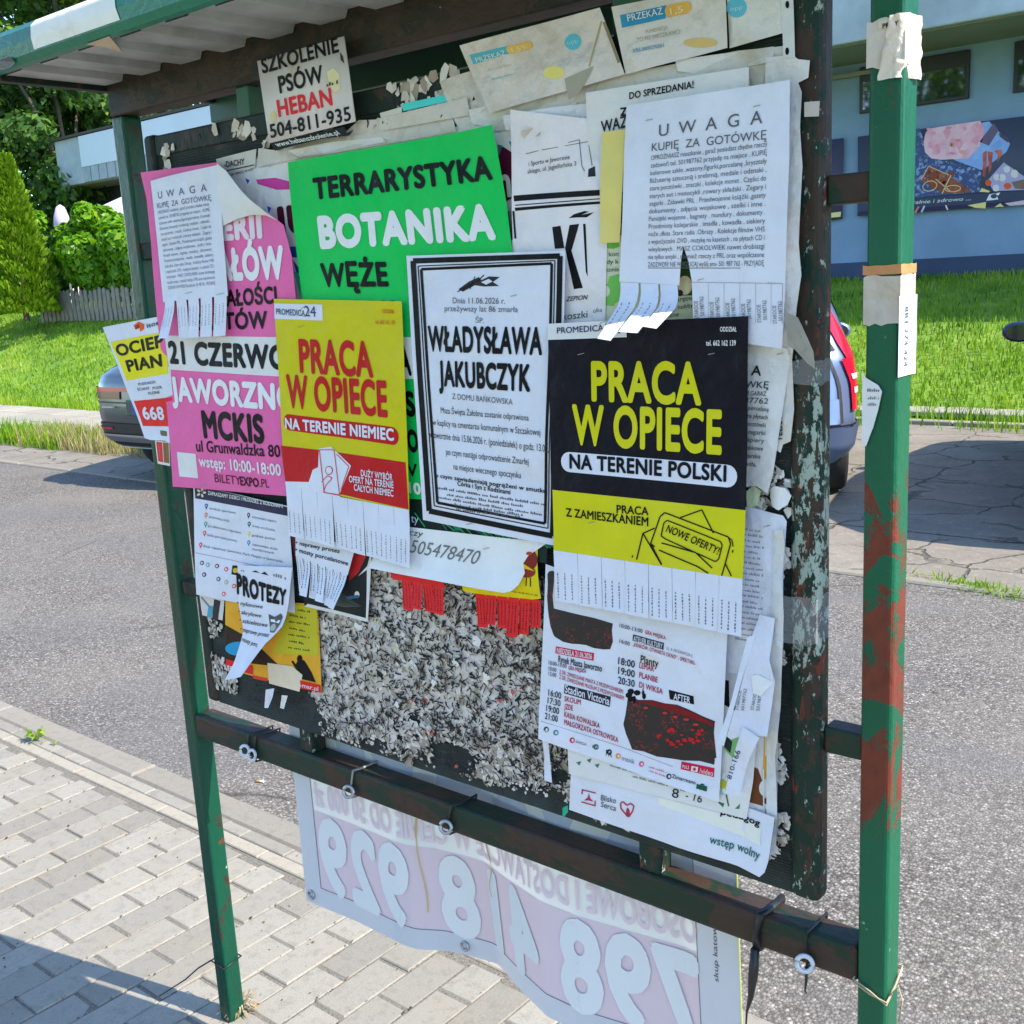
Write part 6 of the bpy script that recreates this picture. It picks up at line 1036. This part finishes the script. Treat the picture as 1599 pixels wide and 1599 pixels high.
def tree(name, x, y, z, H, rad, label, seed, n=9000, leaf=.16, mat=None, group='trees behind the pavilion'):
    global RNG
    RNG = np.random.default_rng(seed); rr = random.Random(seed); e = empty(name, (x, y, z), label, 'tree', group)
    mb = MB(); top = Vector((x + rr.uniform(-.3, .3), y, z + H*.62)); mb.tube([(x, y, z - .2), (x + .05, y, z + H*.25), (x - .05, y + .1, z + H*.45), top], [.26, .2, .15, .07], 9)
    blobs = []
    for i in range(26):
        a = rr.uniform(0, 6.28); q = rr.uniform(.15, 1)**.7; hz = rr.uniform(.30, .95); rr_ = rad * (1 - abs(hz - .55)*1.2) * q
        c = (x + math.cos(a)*rr_, y + math.sin(a)*rr_, z + H*hz); b_ = rr.uniform(.18, .36)*rad; blobs.append((*c, b_*1.15, b_*1.15, b_*.8))
        if i < 12: mb.tube([Vector((x, y, z + H*.3)).lerp(Vector((x, y, z + H*.5)), rr.random()), Vector((x, y, z + H*.45)).lerp(Vector(c), .55) + Vector((0, 0, .2)), c], [.09, .05, .02], 6)
    mb.build('trunk', M_BARK, e, (x, y, z), smooth=True)
    C, Nn = crown_pts(n, blobs); V, F = leafquads(C, Nn + RNG.normal(0, .6, Nn.shape) + np.array([0, 0, .35]), RNG.uniform(.6, 1.3, n)*leaf)
    o = npmesh('crown', V, F, mat or M_LT, RNG.beta(2, 2.4, n), e, (x, y, z)); return e
t1 = tree('leafy_tree', -31.5, 18.5, 1.3, 13.5, 5.2, 'tall mid green tree standing left of the pavilion roof end', 11, 15000, .17)
t2 = tree('leafy_tree', -27.4, 15.6, 1.4, 7.2, 2.9, 'low dark tree directly under the left end of the pavilion roof', 12, 8000, .13)
t3 = tree('leafy_tree', -36, 22, 1.3, 15, 5.5, 'tall tree at the far left edge behind the thuja', 13, 12000, .2)
t4 = tree('leafy_tree', -25.5, 27, 1.3, 9.6, 4.5, 'tree showing as a strip of leaves above the white pavilion cladding', 14, 8000, .2)
t5 = tree('leafy_tree', -29.5, 14.2, 1.45, 6.2, 2.6, 'dark shrubby tree between the thuja and the roof end', 15, 7000, .12)
for i, (x, y, sc) in enumerate(((-10, -22, 1.0), (-2, -26, 1.15), (7, -22, .9), (-20, -24, 1.2), (16, -25, 1.1))):   # across the street, mirrored in the shop window
    r_ = t1.copy(); COL.objects.link(r_); r_.location = (x, y, 0); r_.scale = (sc,)*3; r_.rotation_euler.z = i*1.3; r_['label'] = 'street tree standing behind the photographer, mirrored in the shop window'; r_['group'] = 'trees across the street'
    for ch in t1.children: c = ch.copy(); c.parent = r_; COL.objects.link(c)
RNG = np.random.default_rng(5)
def bush(name, label, cat, blobs, n, leaf, mat, loc, up=.3, stems=None, group=None):
    e = empty(name, loc, label, cat, group); C, Nn = crown_pts(n, blobs, .72); V, F = leafquads(C, Nn + RNG.normal(0, .5, Nn.shape) + np.array([0, 0, up]), RNG.uniform(.6, 1.3, n)*leaf, .7)
    npmesh('foliage', V, F, mat, RNG.beta(2, 2.2, n), e, loc)
    mb = MB()
    for q in (stems or [(loc[0], loc[1])]): mb.tube([(q[0], q[1], loc[2] - .1), (q[0] + .1, q[1], loc[2] + .8)], [.05, .03], 6)
    mb.build('stem', M_BARK, e, loc); return e
HY = 10.9
def hp(px, py): return on(px, py, 'Y', HY)
bl = []
for px, py, r in ((95, 376, .42), (120, 362, .40), (145, 350, .42), (185, 364, .42), (205, 378, .45), (230, 380, .5), (105, 400, .4), (140, 392, .48), (180, 395, .35), (210, 410, .5), (195, 440, .5), (225, 450, .5), (160, 430, .42), (215, 395, .4), (250, 400, .6), (255, 450, .55), (130, 425, .3), (142, 336, .28)):
    p = hp(px, py); bl.append((p[0], p[1] + random.uniform(-.25, .25), p[2], r, r*.8, r*.85))
c = hp(180, 472); bush('climber_hedge', 'bright green large leaved hedge with gaps beside the left post', 'hedge', bl, 9500, .085, M_LH, (c[0], c[1], c[2] + .05), .25, [(hp(120, 470)[0], HY), (hp(160, 470)[0], HY), (hp(215, 470)[0], HY)])
bl = []
for px, py, r in ((-30, 340, .5), (0, 380, .4), (-20, 420, .5), (5, 440, .35), (60, 345, .2), (55, 390, .25)):
    p = on(px, py, 'Y', 10.6); bl.append((p[0], p[1], p[2], r, r*.8, r))
c = on(0, 485, 'Y', 10.6); bush('shrub', 'leafy shrub growing round the back of the thuja', 'shrub', bl, 2600, .08, M_LH, (c[0], c[1], c[2]))
for i_, (x_, z_, r_) in enumerate(((-33, 2.3, 1.5), (-30.2, 2.1, 1.3), (-27.6, 2.2, 1.3))): bush('dark_shrub', ['dark leafy shrub behind the fence at the far left', 'dark leafy shrub behind the fence right of the thuja', 'dark leafy shrub under the left end of the pavilion'][i_], 'shrub', [(x_ + q*.9, 13.2 + .5*i_, z_ + (q % 2)*.4, r_*.7, .8, r_*.7) for q in (-1, 0, 1)], 2600, .12, M_LT, (x_, 13.2 + .5*i_, 1.45), group='shrubs behind the fence')
# thuja: narrow cone
tb = on(42, 494, 'Y', 10.0); tt = on(8, 250, 'Y', 10.0); th = empty('thuja', tuple(tb), 'slender yellow green thuja cone at the left edge of the photo', 'thuja'); H = tt[2] - tb[2]
n_ = 15000; h = RNG.random(n_)**1.25; a = RNG.uniform(0, 6.283, n_); R0 = .78*(1 - h)**.85*(.82 + .2*np.sin(a*5 + h*17)*np.sin(h*31)) + .05; q = RNG.uniform(.75, 1.03, n_)
C = np.stack([tb[0] + (tt[0]-tb[0])*h*.4 + np.cos(a)*R0*q, tb[1] + np.sin(a)*R0*q, tb[2] + .05 + h*H], -1); Nn = np.stack([np.cos(a), np.sin(a), .9 + 0*a], -1)
d = Nn + RNG.normal(0, .35, Nn.shape); d[:, 2] = np.abs(d[:, 2]) + .4; d /= np.linalg.norm(d, axis=1, keepdims=True); sd_ = np.cross(d, RNG.normal(size=d.shape)); sd_ /= np.linalg.norm(sd_, axis=1, keepdims=True); L = RNG.uniform(.06, .16, n_)[:, None]
V = np.stack([C, C + d*L*.5 + sd_*L*.22, C + d*L, C + d*L*.5 - sd_*L*.22], 1).reshape(-1, 3); npmesh('foliage', V, np.arange(n_)[:, None]*4 + np.array([[0, 1, 2, 3]]), M_LC, RNG.beta(2, 2, n_), th, tuple(tb))
mb = MB(); mb.tube([(tb[0], tb[1], tb[2] - .1), (tb[0], tb[1], tb[2] + H*.8)], [.06, .015], 7); mb.build('trunk', M_BARK, th, tuple(tb))
# picket fence
fe = empty('picket_fence', tuple(on(100, 475, 'Y', 10.55)), 'weathered grey picket fence half swallowed by the hedge', 'fence'); M_WOOD = m_wall('grey_wood', (.30, .27, .23), 8, .35)
k = 0
x0, x1 = on(62, 470, 'Y', 10.55)[0], on(235, 470, 'Y', 10.55)[0]; x = x0
mb = MB()
while x < x1:
    zb = float(terr(x, 10.55)) + .02; tl = random.uniform(-.02, .02); hh = .62 + random.uniform(-.05, .04)
    mb.add([(x, 10.53, zb), (x + .11, 10.53, zb), (x + .11 + tl, 10.53, zb + hh - .04), (x + .055 + tl, 10.53, zb + hh), (x + tl, 10.53, zb + hh - .04), (x, 10.555, zb), (x + .11, 10.555, zb), (x + .11 + tl, 10.555, zb + hh - .04), (x + .055 + tl, 10.555, zb + hh), (x + tl, 10.555, zb + hh - .04)],
           [(0, 1, 2, 3, 4), (9, 8, 7, 6, 5), (0, 5, 6, 1), (1, 6, 7, 2), (2, 7, 8, 3), (3, 8, 9, 4), (4, 9, 5, 0)]); x += .165
mb.build('pickets', M_WOOD, fe, fe.location)
for dz in (.18, .46):
    mb = MB(); mb.box(x0, x1, 10.556, 10.60, float(terr((x0+x1)/2, 10.55)) + dz, float(terr((x0+x1)/2, 10.55)) + dz + .07); mb.build('cross_rail', M_WOOD, fe, fe.location)
# white canopy and closed parasol behind the hedge
p0, p1 = on(105, 338, 'Y', 13.0), on(225, 272, 'Y', 13.0); cn = empty('market_canopy', (p1[0], 13, 1.5), 'white pitched market canopy peeping over the hedge', 'canopy'); M_WF = flat('white_canvas', (.80, .80, .82), .7, var=.03)
mb = MB(); ap = (p1[0], 13.9, p1[2] + .1); w_ = p1[0] - p0[0]; zb = p0[2] - .12; cs = [(p0[0], 13, zb), (p1[0] + w_, 13, zb), (p1[0] + w_, 14.8, zb), (p0[0], 14.8, zb)]
mb.add(cs + [ap], [(0, 1, 4), (1, 2, 4), (2, 3, 4), (3, 0, 4)]); mb.add(cs + [(q[0], q[1], q[2] - .2) for q in cs], [(i, i + 4, (i+1) % 4 + 4, (i+1) % 4) for i in range(4)]); mb.build('roof_cloth', M_WF, cn, cn.location)
for q in cs: mb = MB(); mb.tube([(q[0], q[1], 1.45), (q[0], q[1], zb)], .03, 6); mb.build('pole', M_STEEL, cn, cn.location)
p = on(95, 330, 'Y', 12.6); pr = empty('closed_parasol', (p[0], 12.6, 1.5), 'closed pale lilac parasol just left of the white canopy', 'parasol')
mb = MB(); mb.tube([(p[0], 12.6, p[2] + .14), (p[0], 12.6, p[2] + .08), (p[0], 12.6, p[2] - .12), (p[0], 12.6, p[2] - .35), (p[0], 12.6, p[2] - .5)], [.02, .1, .17, .2, .06], 10); mb.build('cloth', flat('lilac_canvas', (.55, .45, .62), .7), pr, pr.location, smooth=True)
mb = MB(); mb.tube([(p[0], 12.6, 1.45), (p[0], 12.6, p[2] - 1.0)], .025, 6); mb.build('pole', M_STEEL, pr, pr.location)
# ---------------------------------------------------------------- parked cars: bodies stacked from horizontal outlines
def m_paint(name, c, rough=.28):
    mt, n, b = newmat(name); b.inputs['Base Color'].default_value = (*c, 1); b.inputs['Metallic'].default_value = .55; b.inputs['Roughness'].default_value = rough; b.inputs['Coat Weight'].default_value = .8; b.inputs['Coat Roughness'].default_value = .06
    r_ = noi(n, coord(n), 3, 4); n.links.new(mixc(n, r_, tuple(x*.9 for x in c), tuple(min(1, x*1.1) for x in c)), b.inputs['Base Color']); return mt
M_TYRE = flat('tyre_rubber', (.018, .018, .018), .85); M_RIM = flat('wheel_rim', (.35, .36, .38), .35, .7); M_TRIM = flat('car_black_trim', (.015, .015, .016), .55); M_CGL = flat('car_glass', (.012, .015, .018), .05, spec=.9)
M_RLAMP = flat('red_lamp', (.50, .008, .03), .12, var=.25, sc=60); M_WLAMP = flat('clear_lamp', (.62, .52, .52), .15, var=.2, sc=80); M_DLAMP = flat('dark_lamp', (.10, .012, .016), .12); M_CHR = flat('silver_trim', (.45, .46, .47), .3, .8); M_PLATE = flat('plate_white', (.75, .76, .78), .4, var=.03); M_PBLUE = flat('plate_blue', (.02, .06, .30), .4)
class Car:
    def __init__(s, name, label, x, y, rz, prof, L, W, paint):
        s.e = empty(name, (x, y, 0), label, 'car', None, R(rz)); s.pf = prof; s.L = L; s.W = W/2
        zs = [p[0] for p in prof]; s.zs = zs; mb = MB(); K = 46; Z = np.interp(np.linspace(0, len(zs) - 1, 40), range(len(zs)), zs); vs = []
        for z in Z:
            r_ = [s.pt(t/(K - 1), z) for t in range(K)]; vs += r_ + [Vector((p.x, -p.y, p.z)) for p in r_[-2:0:-1]]
        n_ = 2*K - 2; fs = [(j*n_ + i, j*n_ + (i+1) % n_, (j+1)*n_ + (i+1) % n_, (j+1)*n_ + i) for j in range(len(Z) - 1) for i in range(n_)]
        for base in (0, (len(Z) - 1)*n_):
            fs += [tuple(base + q for q in ((0, 1, n_ - 1) if i == 0 else (i, i+1, n_ - i - 1, n_ - i))) for i in range(0, K - 2)]
            fs.append((base + K - 2, base + K - 1, base + K))
        mb.add(vs, fs); s.body = mb.build('body', paint, None, smooth=True); s.body.parent = s.e
    def par(s, z): return [float(np.interp(z, s.zs, [p[k] for p in s.pf])) for k in (1, 2, 3)]     # rear x, front x, half width factor
    def pt(s, t, z, off=0.0):
        xr, xf, wf = s.par(z); w_ = s.W*wf; r_ = .20; L = xf - xr; rc = min(.34, L*.3); A = w_ - r_; B = math.pi/2*.5*(r_ + rc)*.5*2; C = L - 2*rc; Ds = [A, B, C, B, A]; T = sum(Ds); q = t*T; nx, ny = -1.0, 0.0
        if q <= A: x, y = xr + .05*(q/A)**2, q
        elif q <= A + B: a = (q - A)/B*math.pi/2; x = xr + .05 + (rc - .05)*(1 - math.cos(a)); y = A + r_*math.sin(a); nx, ny = -math.cos(a), math.sin(a)
        elif q <= A + B + C: x = xr + rc + (q - A - B); y = w_; nx, ny = 0, 1
        elif q <= A + 2*B + C: a = (q - A - B - C)/B*math.pi/2; x = xf - rc + rc*math.sin(a); y = A + r_*math.cos(a); nx, ny = math.sin(a), math.cos(a)
        else: x = xf; y = max(0, A - (q - A - 2*B - C)); nx, ny = 1, 0
        return Vector((x + nx*off, y + ny*off, z))
    def patch(s, name, t0, t1, z0, z1, mat, side=1, off=.006, nu=14, nv=8, parent=None, sk=0.0, fz=None):
        mb = MB()
        def fn(u, v):
            z = z0 + (z1 - z0)*v + (fz(u) if fz else 0); p = s.pt(min(1, max(0, t0 + (t1 - t0)*u + sk*v)), z, off); return Vector((p.x, p.y*side, p.z))
        mb.grid(fn, nu, nv); o = mb.build(name, mat, None, smooth=True); o.parent = parent or s.e; return o
    def wheel(s, x, side, r_=.33, wd=.21):
        y = side*(s.W*.97 - wd/2); mb = MB(); vs = []; prof_ = [(r_*.62, -wd/2), (r_*.93, -wd/2), (r_, -wd*.36), (r_, wd*.36), (r_*.93, wd/2), (r_*.62, wd/2)]; n_ = 28
        for i in range(n_): a = 2*math.pi*i/n_; vs += [(x + math.cos(a)*q, y + w_, r_ + math.sin(a)*q) for q, w_ in prof_]
        k = len(prof_); mb.add(vs, [(i*k + j, i*k + j + 1, ((i+1) % n_)*k + j + 1, ((i+1) % n_)*k + j) for i in range(n_) for j in range(k - 1)])
        w = empty('wheel', (0, 0, 0), None, None); w.parent = s.e; t = mb.build('tyre', M_TYRE, None, smooth=True); t.parent = w
        mb = MB(); yo = y + side*wd*.42; c = [(x + math.cos(2*math.pi*i/n_)*r_*.64, yo, r_ + math.sin(2*math.pi*i/n_)*r_*.64) for i in range(n_)]; mb.add(c + [(x, yo + side*.03, r_)], [(i, (i+1) % n_, n_) for i in range(n_)]); q = mb.build('rim', M_RIM, None); q.parent = w
    def box(s, name, x0, x1, y0, y1, z0, z1, mat, bev=.01, parent=None):
        mb = MB(); mb.box(x0, x1, y0, y1, z0, z1); o = mb.build(name, mat, None, bevel=bev, smooth=False); o.parent = parent or s.e; return o
    def mirror(s, x, side, z, paint):
        mb = MB(); y = side*(s.W + .10); cx = x; vs = []
        mb.tube([(cx - .07, y, z), (cx - .055, y, z), (cx - .0, y, z + .005), (cx + .06, y, z), (cx + .10, y, z - .005)], [.075, .098, .10, .07, .02], 14); m_ = mb.build('mirror', paint, None, smooth=True); m_.parent = s.e
        for v in m_.data.vertices: v.co.y = y + (v.co.y - y)*1.15; v.co.z = z + (v.co.z - z)*.72
        mb = MB(); c = [(cx - .0745, y + math.cos(i*.4488)*.09, z + math.sin(i*.4488)*.055) for i in range(14)]; mb.add(c, [tuple(range(14))]); g = mb.build('glass', M_CGL, None); g.parent = m_
        mb = MB(); mb.tube([(cx, side*(s.W - .12), z - .06), (cx, y - side*.05, z - .03)], .03, 8); g = mb.build('stalk', M_TRIM, None); g.parent = m_
SUV = [(.30, .12, 4.3, .90), (.42, .02, 4.42, .97), (.60, .0, 4.48, 1.0), (.85, .02, 4.45, 1.0), (.93, .05, 4.3, .97), (.99, .14, 3.5, .92), (1.05, .30, 3.2, .87), (1.25, .62, 2.85, .79), (1.42, 1.0, 2.5, .72), (1.52, 1.35, 2.2, .66), (1.55, 1.6, 2.0, .58)]
HATCH = [(.26, .16, 3.7, .90), (.38, .04, 3.80, .97), (.55, .0, 3.84, 1.0), (.68, .03, 3.82, 1.0), (.80, .06, 3.75, 1.0), (.95, .09, 3.3, .98), (1.05, .14, 2.95, .95), (1.25, .28, 2.6, .87), (1.40, .40, 2.3, .79), (1.46, .52, 2.1, .74), (1.49, .75, 1.9, .62)]
P_GREY = m_paint('dark_grey_paint', (.05, .07, .085)); P_BLUE = m_paint('blue_grey_paint', (.20, .26, .42), .3); P_DBL = m_paint('night_blue_paint', (.02, .03, .07))
def suv(label, x, y, rz, paint):
    c = Car('parked_car', label, x, y, rz, SUV, 4.5, 1.86, paint)
    for sd_ in (1, -1):
        for wx in (.85, 3.5): c.wheel(wx, sd_, .35, .235)
        t = c.patch('tail_lamp', .03 if sd_ == 1 else .0, .215, .80, .835, M_RLAMP, sd_, .014); c.patch('lower_lens', .075, .215, .735, .80, M_DLAMP, sd_, .010, parent=t)
        c.patch('side_window', .27, .62, 1.06, 1.40, M_CGL, sd_, .008); c.patch('reflector', .10, .17, .475, .495, M_RLAMP, sd_, .02); c.mirror(2.75, sd_, 1.05, paint)
        c.patch('wheel_arch', .262, .40, .31, .70, M_TRIM, sd_, .008, fz=lambda u: 0)
        c.patch('bumper_cladding', 0, .235, .33, .53, M_TRIM, sd_, .012); c.patch('diffuser', 0, .15, .365, .435, M_CHR, sd_, .024); c.patch('rear_window', 0, .205, 1.02, 1.42, M_CGL, sd_, .008); c.patch('boot_crease', 0, .19, .700, .712, M_TRIM, sd_, .004)
    c.box('plate_recess', -.008, .03, -.36, .36, .60, .735, P_GREY, .01); p = c.box('number_plate', -.022, -.008, -.26, .26, .615, .725, M_PLATE, .003); c.box('blue_band', -.024, -.021, .215, .262, .613, .727, M_PBLUE, .001, p)
    for (t, b0, b1) in (('S', .17, .205),): 
        V, F = glyphs(t, .02); mb = MB(); a = V[:, 0].min(); b_ = V[:, 0].max(); mb.add([(-.0235, b1 - (x_ - a)/(b_ - a)*(b1 - b0), .634 + y_/.682*.07) for x_, y_ in V], F); g = mb.build('lettering', M_TRIM, None); g.parent = p
    c.box('model_badge', -.012, .02, .53, .66, .665, .676, M_CHR, .002)
    return c
def hatch(label, x, y, rz, paint):
    c = Car('parked_car', label, x, y, rz, HATCH, 3.84, 1.68, paint)
    for sd_ in (1, -1):
        for wx in (.72, 3.1): c.wheel(wx, sd_, .29, .19)
        t = c.patch('tail_lamp', .165, .238, .62, .95, M_RLAMP, sd_, .012); c.patch('upper_lens', .178, .212, .95, 1.34, M_RLAMP, sd_, .012, parent=t)
        c.patch('reverse_lens', .172, .234, .725, .765, M_WLAMP, sd_, .018, parent=t); c.patch('indicator_lens', .172, .234, .815, .850, M_WLAMP, sd_, .018, parent=t)
        c.patch('side_window', .27, .66, 1.0, 1.36, M_CGL, sd_, .008); c.mirror(2.35, sd_, 1.0, paint); c.patch('rear_window', 0, .165, 1.0, 1.38, M_CGL, sd_, .008); c.patch('bumper', 0, .255, .30, .52, paint, sd_, .028); c.patch('tailgate_gap', .140, .146, .55, 1.0, M_TRIM, sd_, .003); c.patch('bumper_gap', 0, .25, .525, .537, M_TRIM, sd_, .012)
        c.patch('tailgate_panel', 0, .14, .545, .70, paint, sd_, .004)  # slightly raised lower tailgate panel in plain body paint
    c.box('number_plate', -.03, -.015, -.26, .26, .40, .51, M_PLATE, .003); c.box('badge_strip', .02, .045, -.62, -.44, .555, .585, M_CHR, .003); c.patch('yellow_sticker', .11, .138, .93, .945, flat('yellow_sticker', (.65, .55, .02), .5), -1, .01)
    return c
suv('dark grey SUV with a thin red lamp strip parked behind the left post', -6.14, 3.89, 98, P_GREY)
hatch('blue grey hatchback with tall red tail lamp seen between frame bar and right post', -1.52, 5.05, 120, P_BLUE)
hatch('dark blue car of which only the left mirror enters the photo at the right edge', 1.16, 5.15, 105, P_DBL)
